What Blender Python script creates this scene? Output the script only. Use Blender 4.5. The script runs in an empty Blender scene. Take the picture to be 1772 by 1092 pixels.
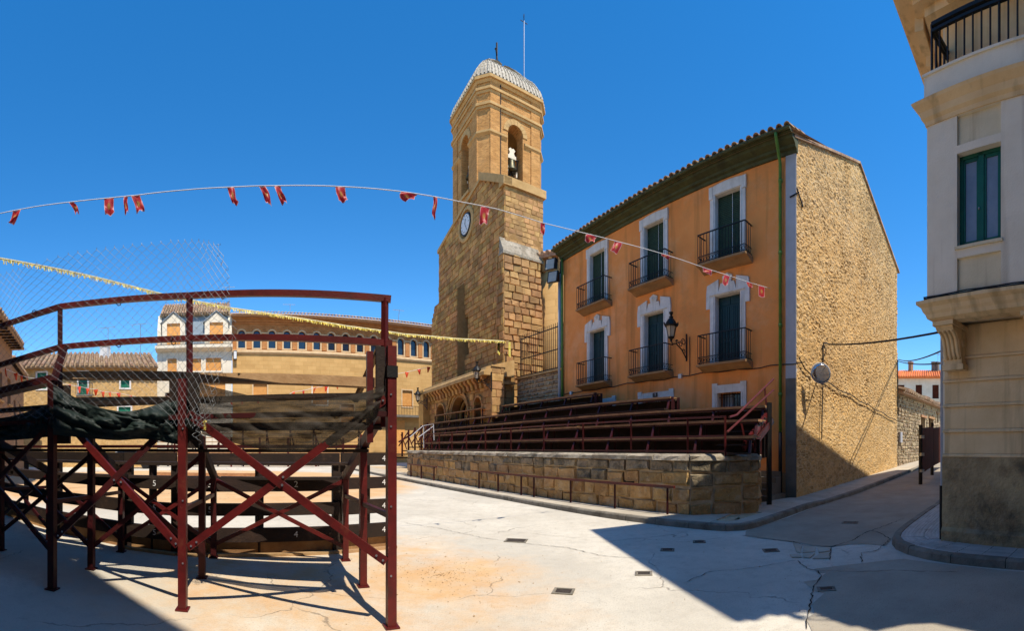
import bpy, bmesh, math, random
from math import sin, cos, tan, atan2, pi, radians, sqrt
from mathutils import Vector, Matrix, noise
random.seed(7)
sc = bpy.context.scene
COL = sc.collection

# ------------------------------------------------------------------ camera, sky, sun, exposure
FPX, HOR, CX, EYE = 750.0, 775.0, 886.0, 1.7      # the photograph is a stitched cylindrical panorama
cd = bpy.data.cameras.new('camera')
cam = bpy.data.objects.new('camera', cd)
COL.objects.link(cam)
sc.camera = cam
cd.type = 'PANO'
cd.panorama_type = 'CENTRAL_CYLINDRICAL'
cd.central_cylindrical_range_u_min = -CX / FPX
cd.central_cylindrical_range_u_max = CX / FPX
cd.central_cylindrical_range_v_min = -(1092 - HOR) / FPX
cd.central_cylindrical_range_v_max = HOR / FPX
cd.central_cylindrical_radius = 1
cd.clip_start = 0.05
cd.clip_end = 3000
cam.location = (0, 0, EYE)
cam.rotation_euler = (pi / 2, 0, 0)

SUN_AZ, SUN_EL = radians(137.5), radians(59)
world = bpy.data.worlds.new('World')
sc.world = world
world.use_nodes = True
wn = world.node_tree
sky = wn.nodes.new('ShaderNodeTexSky')
sky.sky_type = 'NISHITA'
sky.sun_disc = False
sky.sun_elevation = SUN_EL
sky.sun_rotation = SUN_AZ
sky.altitude = 400
sky.air_density = 1.0
sky.dust_density = 0.0
sky.ozone_density = 2.0
hsv = wn.nodes.new('ShaderNodeHueSaturation')
hsv.inputs['Saturation'].default_value = 1.38
wn.links.new(sky.outputs[0], hsv.inputs['Color'])
wn.links.new(hsv.outputs[0], wn.nodes['Background'].inputs[0])
wn.nodes["Background"].inputs[1].default_value = 0.13
sd = bpy.data.lights.new('sun', 'SUN')
sd.energy = 3.35
sd.angle = radians(0.53)
sd.color = (1.0, 0.91, 0.77)
so = bpy.data.objects.new('sun', sd)
COL.objects.link(so)
so.rotation_euler = Vector((sin(SUN_AZ) * cos(SUN_EL), cos(SUN_AZ) * cos(SUN_EL), sin(SUN_EL))).to_track_quat('Z', 'Y').to_euler()
so.location = (20, -20, 40)
sc.view_settings.view_transform = 'Standard'
sc.view_settings.look = 'None'
sc.view_settings.exposure = 0.85
sc.view_settings.gamma = 1.0
sc.view_settings.use_curve_mapping = False
sc.cycles.diffuse_bounces = 6

# ------------------------------------------------------------------ measuring helpers
def W(x, y, r):
    """point at bearing x, row y of the photograph, r metres away on plan"""
    a = (x - CX) / FPX
    return Vector((r * sin(a), r * cos(a), EYE + (HOR - y) / FPX * r))

def gz(x, y):
    """ground height: the side street climbs away from the square"""
    u = x * 0.9135 + y * 0.4067
    return 0.048 * max(0.0, min(u - 12.0, 60.0)) if x > 0 else 0.0

class Frame:
    """s along a wall to the right, q away from the viewer, z up"""
    def __init__(self, px=None, az=None, o=(0, 0)):
        a = (px - CX) / FPX if az is None else az
        self.a = a
        self.t = Vector((cos(a), -sin(a), 0))
        self.n = Vector((sin(a), cos(a), 0))
        self.o = Vector((o[0], o[1], 0))
        self.px = px
    def __call__(self, s, q, z):
        return self.o + self.t * s + self.n * q + Vector((0, 0, z))
    def side(self):
        return Frame(az=self.a - pi / 2, o=self.o)      # wall facing +s: its s is our q, its q is our -s
    def sx(self, x, q):
        return q * tan((x - CX) / FPX - self.a)
    def zy(self, x, y, q):
        return EYE + (HOR - y) / FPX * q / cos((x - CX) / FPX - self.a)

# ------------------------------------------------------------------ mesh builder
ORG = {}
class MB:
    def __init__(self):
        self.v, self.f = [], []
    def add(self, vs, fs):
        b = len(self.v)
        self.v += [Vector(p) for p in vs]
        self.f += [tuple(b + i for i in f) for f in fs]
        return self
    def hexa(self, p):                      # 8 corners: bottom loop then top loop
        return self.add(p, [(3, 2, 1, 0), (4, 5, 6, 7), (0, 1, 5, 4), (1, 2, 6, 5), (2, 3, 7, 6), (3, 0, 4, 7)])
    def box(self, F, s0, s1, q0, q1, z0, z1):
        return self.hexa([F(s0, q0, z0), F(s1, q0, z0), F(s1, q1, z0), F(s0, q1, z0),
                          F(s0, q0, z1), F(s1, q0, z1), F(s1, q1, z1), F(s0, q1, z1)])
    def cbox(self, c, sx, sy, sz, az=0):
        F = Frame(az=az, o=(c[0], c[1]))
        return self.box(F, -sx / 2, sx / 2, -sy / 2, sy / 2, c[2] - sz / 2, c[2] + sz / 2)
    def bar(self, a, b, w, h=None, up=(0, 0, 1)):
        """square bar between two points"""
        h = w if h is None else h
        a, b = Vector(a), Vector(b)
        d = (b - a).normalized()
        u = Vector(up)
        if abs(d.dot(u)) > 0.98:
            u = Vector((0.3, 0.95, 0))
        x = d.cross(u).normalized() * (w / 2)
        y = x.cross(d).normalized() * (h / 2)
        return self.hexa([a - x - y, a + x - y, b + x - y, b - x - y, a - x + y, a + x + y, b + x + y, b - x + y])
    def tube(self, pts, r, n=8, caps=True):
        pts = [Vector(p) for p in pts]
        rs = r if isinstance(r, (list, tuple)) else [r] * len(pts)
        b = len(self.v)
        prev = None
        for i, p in enumerate(pts):
            d = (pts[min(i + 1, len(pts) - 1)] - pts[max(i - 1, 0)])
            d = d.normalized() if d.length > 1e-9 else Vector((0, 0, 1))
            if prev is None:
                u = Vector((0, 0, 1)) if abs(d.z) < 0.95 else Vector((1, 0, 0))
                x = d.cross(u).normalized()
            else:
                x = (prev - d * prev.dot(d)).normalized()
            prev = x
            y = d.cross(x)
            for k in range(n):
                t = 2 * pi * k / n
                self.v.append(p + (x * cos(t) + y * sin(t)) * rs[i])
        for i in range(len(pts) - 1):
            for k in range(n):
                k2 = (k + 1) % n
                self.f.append((b + i * n + k, b + i * n + k2, b + (i + 1) * n + k2, b + (i + 1) * n + k))
        if caps:
            self.f.append(tuple(b + k for k in range(n))[::-1])
            self.f.append(tuple(b + (len(pts) - 1) * n + k for k in range(n)))
        return self
    def lathe(self, c, prof, n=16, ax=None):
        """profile of (radius, height) around the vertical axis at c"""
        c = Vector(c)
        b = len(self.v)
        for r, z in prof:
            for k in range(n):
                t = 2 * pi * k / n
                p = Vector((r * cos(t), r * sin(t), z))
                if ax is not None:
                    p = ax @ p
                self.v.append(c + p)
        m = len(prof)
        for i in range(m - 1):
            for k in range(n):
                k2 = (k + 1) % n
                self.f.append((b + i * n + k, b + i * n + k2, b + (i + 1) * n + k2, b + (i + 1) * n + k))
        self.f.append(tuple(b + k for k in range(n))[::-1])
        self.f.append(tuple(b + (m - 1) * n + k for k in range(n)))
        return self
    def prism(self, F, poly, q0, q1):
        """polygon of (s,z) extruded from q0 to q1"""
        n = len(poly)
        b = len(self.v)
        self.v += [F(s, q0, z) for s, z in poly] + [F(s, q1, z) for s, z in poly]
        self.f.append(tuple(b + i for i in range(n)))
        self.f.append(tuple(b + n + i for i in range(n))[::-1])
        for i in range(n):
            j = (i + 1) % n
            self.f.append((b + j, b + i, b + n + i, b + n + j))
        return self
    def plan(self, poly, z0, z1):
        """plan polygon of (x,y) extruded upwards; z0,z1 numbers or functions"""
        f0 = z0 if callable(z0) else (lambda x, y: z0)
        f1 = z1 if callable(z1) else (lambda x, y: z1)
        n = len(poly)
        b = len(self.v)
        self.v += [Vector((x, y, f0(x, y))) for x, y in poly] + [Vector((x, y, f1(x, y))) for x, y in poly]
        self.f.append(tuple(b + i for i in range(n))[::-1])
        self.f.append(tuple(b + n + i for i in range(n)))
        for i in range(n):
            j = (i + 1) % n
            self.f.append((b + i, b + j, b + n + j, b + n + i))
        return self
    def moulding(self, F, prof, s0, s1):
        """profile of (q,z) run along s"""
        n = len(prof)
        b = len(self.v)
        self.v += [F(s0, q, z) for q, z in prof] + [F(s1, q, z) for q, z in prof]
        self.f.append(tuple(b + i for i in range(n)))
        self.f.append(tuple(b + n + i for i in range(n))[::-1])
        for i in range(n):
            j = (i + 1) % n
            self.f.append((b + j, b + i, b + n + i, b + n + j))
        return self
    def stone(self, F, s0, s1, z0, z1, q, depth, j=0.012, proud=0.02, inset=0.03):
        """one dressed stone: back on the wall core, softened uneven face"""
        R = random.uniform
        m = min(inset, (s1 - s0) * .3, (z1 - z0) * .3)
        d = R(0, proud)
        bk = [F(s0, q + depth, z0), F(s1, q + depth, z0), F(s1, q + depth, z1), F(s0, q + depth, z1)]
        md = [F(s0 + R(0, j), q + m * .8, z0 + R(0, j)), F(s1 - R(0, j), q + m * .8, z0 + R(0, j)), F(s1 - R(0, j), q + m * .8, z1 - R(0, j)), F(s0 + R(0, j), q + m * .8, z1 - R(0, j))]
        ft = [F(s0 + m + R(-j, j), q - d + R(-j, j), z0 + m + R(-j, j)), F(s1 - m + R(-j, j), q - d + R(-j, j), z0 + m + R(-j, j)),
              F(s1 - m + R(-j, j), q - d + R(-j, j), z1 - m + R(-j, j)), F(s0 + m + R(-j, j), q - d + R(-j, j), z1 - m + R(-j, j))]
        fs = [(8, 9, 10, 11)]
        for a in range(4):
            b = (a + 1) % 4
            fs += [(a, b, 4 + b, 4 + a), (4 + a, 4 + b, 8 + b, 8 + a)]
        return self.add(bk + md + ft, fs)
    def cells(self, F, s0, s1, z0, z1, q0, q1, holes):
        """wall slab with openings; holes = (s0,s1,z0,z1,arch) where arch is the rise of a round head inside the hole"""
        zs = sorted({z0, z1, *[h[2] for h in holes], *[h[3] for h in holes]})
        for za, zb in zip(zs, zs[1:]):
            if zb - za < 1e-6:
                continue
            row = sorted((h[0], h[1]) for h in holes if h[2] < zb - 1e-6 and h[3] > za + 1e-6)
            cur = s0
            for a, b in row + [(s1, s1)]:
                if a - cur > 1e-6:
                    self.box(F, cur, a, q0, q1, za, zb)
                cur = max(cur, b)
        for h in holes:
            if len(h) > 4 and h[4]:
                a, b, zt, rise = h[0], h[1], h[3], h[4]
                c, w, N = (a + b) / 2, (b - a) / 2, 7
                for sg in (-1, 1):
                    arc = [(c + sg * w * cos(pi / 2 * k / N), zt - rise + rise * sin(pi / 2 * k / N)) for k in range(N + 1)]
                    for k in range(N):
                        p = [arc[k], arc[k + 1], (arc[k + 1][0], zt), (arc[k][0], zt)]
                        if sg > 0:
                            p = p[::-1]
                        self.prism(F, p, q0 + .002, q1 - .002)
        return self
    def build(self, name, mat, parent=None, smooth=False, recalc=True):
        o0 = ORG.get(parent.name, Vector((0, 0, 0))) if parent is not None else Vector((0, 0, 0))
        me = bpy.data.meshes.new(name)
        me.from_pydata([p - o0 for p in self.v], [], self.f)
        if recalc:
            bm = bmesh.new()
            bm.from_mesh(me)
            bmesh.ops.recalc_face_normals(bm, faces=bm.faces)
            bm.to_mesh(me)
            bm.free()
        if mat:
            me.materials.append(mat)
        if smooth:
            me.polygons.foreach_set('use_smooth', [True] * len(me.polygons))
        ob = bpy.data.objects.new(name, me)
        COL.objects.link(ob)
        if parent is not None:
            ob.parent = parent
            ORG[ob.name] = o0
        return ob

def thing(name, label, cat, loc=(0, 0, 0), group=None):
    o = bpy.data.objects.new(name, None)
    o.empty_display_size = .3
    COL.objects.link(o)
    o.location = loc
    ORG[o.name] = Vector(loc)
    return tag(o, label, cat, group)

def tag(o, label, cat, group=None):
    o['label'] = label
    o['category'] = cat
    if group:
        o['group'] = group
    return o

def struct(o, kind='structure'):
    o['kind'] = kind
    return o

def copy_tree(o, loc, label, parent=None):
    c = o.copy()
    COL.objects.link(c)
    if parent is None:
        c.location = loc
        c['label'] = label
    else:
        c.parent = parent
    for ch in list(o.children):
        copy_tree(ch, None, None, c)
    return c

def text_mesh(name, body, size, M, mat, parent, extrude=0.001):
    cu = bpy.data.curves.new(name, 'FONT')
    cu.body = body
    cu.size = size
    cu.align_x = 'CENTER'
    cu.align_y = 'CENTER'
    cu.extrude = extrude
    to = bpy.data.objects.new(name, cu)
    COL.objects.link(to)
    dg = bpy.context.evaluated_depsgraph_get()
    me = bpy.data.meshes.new_from_object(to.evaluated_get(dg))
    bpy.data.objects.remove(to)
    o0 = ORG.get(parent.name, Vector())
    me.transform(Matrix.Translation(-o0) @ M)
    me.materials.clear()
    me.materials.append(mat)
    ob = bpy.data.objects.new(name, me)
    COL.objects.link(ob)
    ob.parent = parent
    ORG[ob.name] = o0
    return ob

# ------------------------------------------------------------------ materials
def mk(name, c1, c2=None, scale=2.0, bump=0.0, bscale=20.0, rough=0.85, island=0.0, metal=0.0, spots=None, streak=None, brick=None, spec=0.3, bdist=0.02):
    """procedural surface: two tones by noise, optional per-piece variation, stains, streaks, bricks"""
    m = bpy.data.materials.new(name)
    m.use_nodes = True
    nt = m.node_tree
    N, L = nt.nodes, nt.links
    bs = N['Principled BSDF']
    bs.inputs['Roughness'].default_value = rough
    bs.inputs['Metallic'].default_value = metal
    bs.inputs['Specular IOR Level'].default_value = spec
    geo = N.new('ShaderNodeNewGeometry')
    pos = geo.outputs['Position']
    c2 = c2 or tuple(v * 0.75 for v in c1)
    nz = N.new('ShaderNodeTexNoise')
    nz.inputs['Scale'].default_value = scale
    nz.inputs['Detail'].default_value = 6
    nz.inputs['Roughness'].default_value = 0.65
    L.new(pos, nz.inputs['Vector'])
    rp = N.new('ShaderNodeMapRange')
    rp.inputs['From Min'].default_value = 0.36
    rp.inputs['From Max'].default_value = 0.64
    L.new(nz.outputs['Fac'], rp.inputs['Value'])
    mx = N.new('ShaderNodeMix')
    mx.data_type = 'RGBA'
    mx.inputs['A'].default_value = (*c1, 1)
    mx.inputs['B'].default_value = (*c2, 1)
    L.new(rp.outputs[0], mx.inputs['Factor'])
    col = mx.outputs['Result']
    hgt = None
    if brick:
        az, bw, bh, mort, bc1, bc2, mc = brick
        t = N.new('ShaderNodeVectorMath'); t.operation = 'DOT_PRODUCT'
        t.inputs[1].default_value = (cos(az) + sin(az), -sin(az) + cos(az), 0)
        L.new(pos, t.inputs[0])
        sp = N.new('ShaderNodeSeparateXYZ'); L.new(pos, sp.inputs[0])
        cb = N.new('ShaderNodeCombineXYZ')
        L.new(t.outputs['Value'], cb.inputs[0]); L.new(sp.outputs['Z'], cb.inputs[1])
        br = N.new('ShaderNodeTexBrick')
        br.inputs['Scale'].default_value = 1.0
        br.inputs['Brick Width'].default_value = bw
        br.inputs['Row Height'].default_value = bh
        br.inputs['Mortar Size'].default_value = mort
        br.inputs['Mortar Smooth'].default_value = 0.3
        br.inputs['Color1'].default_value = (*bc1, 1)
        br.inputs['Color2'].default_value = (*bc2, 1)
        br.inputs['Mortar'].default_value = (*mc, 1)
        L.new(cb.outputs[0], br.inputs['Vector'])
        m2 = N.new('ShaderNodeMix'); m2.data_type = 'RGBA'; m2.blend_type = 'MULTIPLY'
        m2.inputs['Factor'].default_value = 1
        L.new(col, m2.inputs['A']); L.new(br.outputs['Color'], m2.inputs['B'])
        col = m2.outputs['Result']
        hgt = br.outputs['Fac']
    if island:
        oi = N.new('ShaderNodeObjectInfo')
        ad = N.new('ShaderNodeMath'); ad.operation = 'ADD'
        L.new(geo.outputs['Random Per Island'], ad.inputs[0]); L.new(oi.outputs['Random'], ad.inputs[1])
        fr = N.new('ShaderNodeMath'); fr.operation = 'FRACT'; L.new(ad.outputs[0], fr.inputs[0])
        mr = N.new('ShaderNodeMapRange')
        mr.inputs['To Min'].default_value = 1 - island; mr.inputs['To Max'].default_value = 1 + island * .8
        L.new(fr.outputs[0], mr.inputs['Value'])
        h2 = N.new('ShaderNodeHueSaturation')
        L.new(mr.outputs[0], h2.inputs['Value']); L.new(col, h2.inputs['Color'])
        wn_ = N.new('ShaderNodeTexWhiteNoise'); wn_.noise_dimensions = '1D'; L.new(fr.outputs[0], wn_.inputs['W'])
        hr = N.new('ShaderNodeMapRange'); hr.inputs['To Min'].default_value = .5 - island * .045; hr.inputs['To Max'].default_value = .5 + island * .03
        L.new(wn_.outputs['Value'], hr.inputs['Value']); L.new(hr.outputs[0], h2.inputs['Hue'])
        col = h2.outputs['Color']
    for sp_ in (spots or []):                       # (colour, scale, lo, hi, amount)
        c, s_, lo, hi, am = sp_
        n2 = N.new('ShaderNodeTexNoise'); n2.inputs['Scale'].default_value = s_; n2.inputs['Detail'].default_value = 8; n2.inputs['Roughness'].default_value = .7
        L.new(pos, n2.inputs['Vector'])
        r2 = N.new('ShaderNodeMapRange'); r2.inputs['From Min'].default_value = lo; r2.inputs['From Max'].default_value = hi; r2.inputs['To Max'].default_value = am
        L.new(n2.outputs['Fac'], r2.inputs['Value'])
        m3 = N.new('ShaderNodeMix'); m3.data_type = 'RGBA'
        L.new(r2.outputs[0], m3.inputs['Factor']); L.new(col, m3.inputs['A']); m3.inputs['B'].default_value = (*c, 1)
        col = m3.outputs['Result']
    if streak:                                      # rain streaks: noise stretched down the wall
        c, s_, lo, hi, am = streak
        mp = N.new('ShaderNodeMapping'); mp.inputs['Scale'].default_value = (s_, s_, s_ * .07)
        L.new(pos, mp.inputs['Vector'])
        n2 = N.new('ShaderNodeTexNoise'); n2.inputs['Scale'].default_value = 1; n2.inputs['Detail'].default_value = 5
        L.new(mp.outputs[0], n2.inputs['Vector'])
        r2 = N.new('ShaderNodeMapRange'); r2.inputs['From Min'].default_value = lo; r2.inputs['From Max'].default_value = hi; r2.inputs['To Max'].default_value = am
        L.new(n2.outputs['Fac'], r2.inputs['Value'])
        m3 = N.new('ShaderNodeMix'); m3.data_type = 'RGBA'
        L.new(r2.outputs[0], m3.inputs['Factor']); L.new(col, m3.inputs['A']); m3.inputs['B'].default_value = (*c, 1)
        col = m3.outputs['Result']
    L.new(col, bs.inputs['Base Color'])
    if bump or hgt is not None:
        nb = N.new('ShaderNodeTexNoise'); nb.inputs['Scale'].default_value = bscale; nb.inputs['Detail'].default_value = 8; nb.inputs['Roughness'].default_value = .6
        L.new(pos, nb.inputs['Vector'])
        h = nb.outputs['Fac']
        if hgt is not None:
            sb = N.new('ShaderNodeMath'); sb.operation = 'SUBTRACT'; L.new(h, sb.inputs[0]); L.new(hgt, sb.inputs[1]); h = sb.outputs[0]
        bp = N.new('ShaderNodeBump'); bp.inputs['Strength'].default_value = bump or .5; bp.inputs['Distance'].default_value = bdist
        L.new(h, bp.inputs['Height']); L.new(bp.outputs[0], bs.inputs['Normal'])
    return m

HA = (1690 - CX) / FPX
CA = (1650 - CX) / FPX
M = {}
M['ashlar'] = mk('ashlar', (.56, .31, .10), (.36, .185, .055), 1.3, .55, 14, .9, island=.32, spots=[((.17, .11, .055), .5, .50, .70, .6), ((.12, .085, .05), 5, .60, .70, .55), ((.62, .42, .2), 3.2, .60, .72, .5)])
M['ashlar_core'] = mk('ashlar_core', (.36, .205, .075), (.27, .15, .05), 3, .5, 20, .95)
M['ashlar_lit'] = mk('ashlar_lit', (.52, .31, .125), (.38, .21, .075), 1.6, .7, 14, .9, island=.26, spots=[((.22, .14, .075), .8, .50, .70, .6), ((.14, .10, .06), 7, .60, .70, .5)])
M['terrace'] = mk('terrace_stone', (.58, .365, .15), (.38, .225, .085), 2.4, .8, 12, .95, island=.17, spots=[((.60, .48, .32), 2.2, .52, .66, .6), ((.10, .08, .055), 3.1, .60, .74, .6), ((.68, .56, .38), 10, .58, .68, .5), ((.13, .095, .055), 12, .58, .68, .6)], bdist=.07)
M['coping'] = mk('coping_stone', (.42, .36, .27), (.24, .20, .14), 2.2, .9, 10, .95, island=.15, spots=[((.10, .09, .065), 3.5, .5, .66, .75)], bdist=.04)
M['mossy'] = mk('mossy_stone', (.42, .32, .19), (.22, .175, .11), 2.6, .9, 11, .95, island=.16, spots=[((.06, .055, .04), 2.8, .47, .63, .8), ((.44, .38, .28), 4.5, .58, .72, .5), ((.10, .085, .06), 13, .57, .67, .6)], bdist=.07)
M['rubble'] = mk('rubble_stone', (.42, .32, .19), (.29, .21, .12), 3, .7, 15, .95, island=.25)
M['mortar'] = mk('mortar', (.56, .43, .27), (.42, .31, .18), 6, .5, 30, .95)
M['brick'] = mk('belfry_brick', (.62, .37, .15), (.50, .275, .095), 1.2, .6, 30, .9, brick=(CA, .27, .075, .012, (1, .85, .68), (.60, .47, .36), (1, .98, .9)), spots=[((.26, .18, .1), .9, .58, .75, .5)])
M['trim'] = mk('sandstone_trim', (.54, .345, .145), (.42, .255, .095), 2, .4, 20, .9, spots=[((.2, .14, .08), 1.5, .56, .72, .55)])
M['belfry_tile'] = mk('glazed_tile', (.46, .42, .34), (.30, .26, .19), 6, .3, 30, .55, island=.2, spots=[((.2, .16, .1), 4, .58, .7, .6)])
M['dark'] = mk('dark_interior', (.012, .011, .010), (.008, .007, .006), 3, 0, 1, .95)  # near black colour stands in for the shade of rooms and openings
M['iron'] = mk('black_iron', (.012, .012, .013), (.02, .018, .016), 8, .2, 60, .5, metal=.3)
M['bell'] = mk('bronze_bell', (.10, .085, .05), (.05, .06, .045), 5, .2, 30, .45, metal=.8)
M['white_paint'] = mk('white_paint', (.72, .70, .66), (.60, .58, .53), 3, .15, 40, .7, streak=((.38, .34, .28), 5, .56, .72, .6))
M['orange_wall'] = mk('ochre_render', (.88, .325, .085), (.80, .28, .07), .8, .25, 45, .92, spots=[((.50, .235, .085), .55, .52, .70, .6), ((.80, .40, .14), 1.4, .58, .72, .5), ((.42, .24, .12), 6, .66, .74, .4), ((.86, .46, .23), .38, .50, .68, .55), ((.34, .17, .08), 2.6, .66, .78, .6)], streak=((.44, .17, .045), 3, .52, .70, .6))
M['lower_wall'] = mk('ochre_render_worn', (.42, .24, .11), (.30, .18, .09), 1.5, .4, 30, .95)
M['green_wood'] = mk('green_cornice', (.075, .085, .035), (.05, .055, .022), 3, .2, 30, .75, streak=((.03, .03, .015), 3, .55, .7, .6))
M['green_metal'] = mk('green_downpipe', (.10, .24, .04), (.07, .17, .03), 4, .1, 40, .4, spots=[((.10, .06, .03), 3, .6, .7, .5)])
M['door_green'] = mk('dark_green_door', (.008, .035, .036), (.006, .026, .028), 3, .1, 30, .5)
M['blind'] = mk('green_blind', (.030, .062, .034), (.020, .042, .025), 6, .3, 60, .75)
M['sill'] = mk('balcony_slab', (.36, .205, .09), (.25, .15, .07), 2, .4, 25, .9)
M['gable'] = mk('gable_roughcast', (.66, .42, .165), (.50, .295, .10), 2.6, .8, 26, .95, spots=[((.68, .53, .33), 3.2, .54, .68, .6), ((.34, .22, .11), 5, .56, .70, .6), ((.17, .095, .035), 8.5, .61, .68, .8), ((.74, .60, .40), 7.3, .60, .68, .7)], bdist=.04)
M['grey_render'] = mk('grey_render', (.44, .44, .46), (.38, .38, .39), 2, .2, 40, .9)
M['grey_cement'] = mk('grey_cement', (.20, .18, .15), (.14, .125, .10), 2, .4, 30, .95)
M['roof_tile'] = mk('clay_tile', (.46, .31, .19), (.30, .19, .11), 5, .4, 30, .9, island=.3, spots=[((.55, .47, .36), 6, .56, .7, .6)])
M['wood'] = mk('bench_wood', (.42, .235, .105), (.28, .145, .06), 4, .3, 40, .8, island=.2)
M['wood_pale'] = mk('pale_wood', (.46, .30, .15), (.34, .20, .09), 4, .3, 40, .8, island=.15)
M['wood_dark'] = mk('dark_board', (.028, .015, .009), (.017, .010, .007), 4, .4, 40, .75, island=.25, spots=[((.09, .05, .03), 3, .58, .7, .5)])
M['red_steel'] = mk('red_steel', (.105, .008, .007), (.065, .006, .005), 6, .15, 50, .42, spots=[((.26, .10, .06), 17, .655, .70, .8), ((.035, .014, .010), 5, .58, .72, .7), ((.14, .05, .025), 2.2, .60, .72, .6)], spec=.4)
M['red_dark'] = mk('dark_red_steel', (.055, .006, .006), (.032, .005, .005), 6, .15, 50, .5, spots=[((.05, .02, .015), 5, .6, .72, .6)])  # darker copy of red_steel; also carries the shade of the stand's left bays
M['galv'] = mk('galvanised', (.48, .50, .52), (.36, .38, .40), 10, .1, 50, .35, metal=.85)
M['wire'] = mk('chain_link_wire', (.25, .26, .27), (.17, .18, .19), 10, 0, 50, .55, metal=.25)
M['num_white'] = mk('painted_number', (.75, .73, .70), (.6, .58, .55), 20, 0, 10, .8)
M['yellow'] = mk('yellow_foil', (.80, .60, .03), (.85, .74, .25), 9, 0, 10, .5, island=.3)
M['flag_orange'] = mk('orange_flag', (.75, .09, .02), (.62, .05, .01), 6, 0, 10, .6, island=.2)
M['string'] = mk('string', (.75, .76, .78), (.65, .66, .68), 9, 0, 10, .7)
M['beige'] = mk('cream_render', (.86, .78, .63), (.77, .69, .54), 1.2, .25, 35, .9, streak=((.40, .34, .25), 4, .55, .74, .6), spots=[((.66, .62, .55), 1.8, .56, .7, .5)])
M['beige_warm'] = mk('warm_cream_render', (.84, .63, .36), (.74, .53, .28), 1.6, .3, 30, .9, streak=((.35, .24, .12), 5, .53, .70, .6))
M['beige_panel'] = mk('yellow_cream_panel', (.76, .66, .46), (.67, .58, .39), 2, .2, 40, .9, streak=((.38, .28, .15), 5, .55, .7, .6))
M['plinth'] = mk('stained_plinth', (.50, .375, .20), (.28, .20, .105), 1.7, .8, 18, .95, spots=[((.075, .06, .04), 1.3, .5, .66, .75), ((.36, .31, .23), 2.5, .56, .7, .5)], bdist=.03)
M['green_frame'] = mk('green_window_frame', (.012, .11, .065), (.010, .085, .05), 4, .1, 30, .4)
M['curtain'] = mk('grey_curtain', (.20, .23, .29), (.16, .19, .245), 3, .1, 20, .25, spec=.6)
M['asphalt'] = mk('asphalt', (.37, .32, .245), (.29, .245, .185), 1.1, .5, 70, .95, spots=[((.38, .33, .25), .7, .50, .66, .6), ((.12, .10, .08), 45, .60, .68, .5)])
M['kerb'] = mk('kerb_stone', (.25, .225, .18), (.16, .14, .105), 3, .5, 25, .95, island=.15, spots=[((.07, .06, .05), 3, .56, .7, .6)])
M['pave'] = mk('pavement', (.52, .46, .36), (.42, .36, .27), 1.6, .4, 40, .95, island=.06, spots=[((.25, .2, .14), 2.2, .58, .72, .5)])
M['pave_tile'] = mk('pavement_tile', (.50, .48, .44), (.40, .38, .34), 3, .3, 40, .9, island=.12, spots=[((.2, .17, .13), 3, .58, .7, .5)])
M['cover'] = mk('iron_cover', (.07, .055, .045), (.045, .036, .03), 8, .5, 60, .7, metal=.2)
M['far_ashlar'] = mk('pale_ashlar', (.64, .41, .165), (.56, .345, .13), .7, .3, 20, .9, brick=(-.6373, .95, .42, .018, (1, .97, .93), (.86, .82, .76), (.80, .74, .66)))
M['far_brick'] = mk('arcade_brick', (.56, .29, .12), (.44, .215, .08), 1.5, .4, 25, .9, brick=(-.6373, .32, .09, .016, (1, .82, .66), (.76, .58, .44), (1, .95, .85)))
M['far_trim'] = mk('arcade_trim', (.66, .48, .28), (.56, .39, .21), 2, .2, 20, .9)
M['blue_glass'] = mk('window_glass', (.012, .028, .055), (.010, .022, .045), 2, 0, 10, .08, spec=.6)
M['shutter_orange'] = mk('orange_shutter', (.74, .36, .10), (.64, .29, .075), 3, .2, 40, .7)
M['slate'] = mk('slate_blue_mansard', (.21, .26, .30), (.17, .21, .25), 3, .3, 30, .7, island=.1)
M['far_white'] = mk('cream_white_render', (.76, .68, .54), (.66, .58, .44), 1.2, .15, 30, .9, streak=((.42, .37, .28), 2.5, .56, .72, .5))
M['far_stone'] = mk('rubble_facade', (.58, .375, .155), (.44, .27, .10), 3.2, .9, 5, .95, spots=[((.28, .19, .10), 3.6, .55, .66, .6), ((.62, .48, .29), 2.5, .56, .68, .5)], bdist=.06)
M['shutter_green'] = mk('green_shutter', (.01, .19, .11), (.008, .15, .085), 3, .1, 40, .6)
M['brown_wall'] = mk('brown_render', (.36, .225, .13), (.29, .175, .10), 1.2, .3, 30, .9)
M['orange_roof'] = mk('bright_tile', (.72, .22, .06), (.60, .17, .045), 3, .2, 30, .85, island=.12)
M['rust_sheet'] = mk('brown_sheet', (.085, .024, .013), (.06, .018, .010), 2, .1, 30, .95, spec=.05)
M['mirror'] = mk('convex_mirror', (.55, .56, .55), (.5, .5, .5), 2, 0, 10, .12, metal=1)
M['lamp_glass'] = mk('lamp_glass', (.42, .36, .27), (.36, .31, .23), 4, 0, 10, .2, spec=.6)
M['cable'] = mk('black_cable', (.02, .019, .018), (.03, .028, .026), 5, 0, 10, .7)
M['tarp'] = mk('dark_tarp', (.008, .015, .013), (.014, .024, .021), 2.5, .6, 6, .55, spec=.25, bdist=.05)
M['clock'] = mk('clock_dial', (.66, .68, .70), (.6, .62, .64), 4, 0, 10, .5)
M['flood'] = mk('flood_lens', (.45, .43, .36), (.38, .36, .3), 4, 0, 10, .2)
M['sand_crumb'] = mk('sand_crumb', (.45, .29, .15), (.28, .18, .09), 9, 0, 10, .95)
M['car'] = mk('white_car', (.70, .72, .75), (.66, .68, .71), 2, 0, 10, .3)

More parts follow.
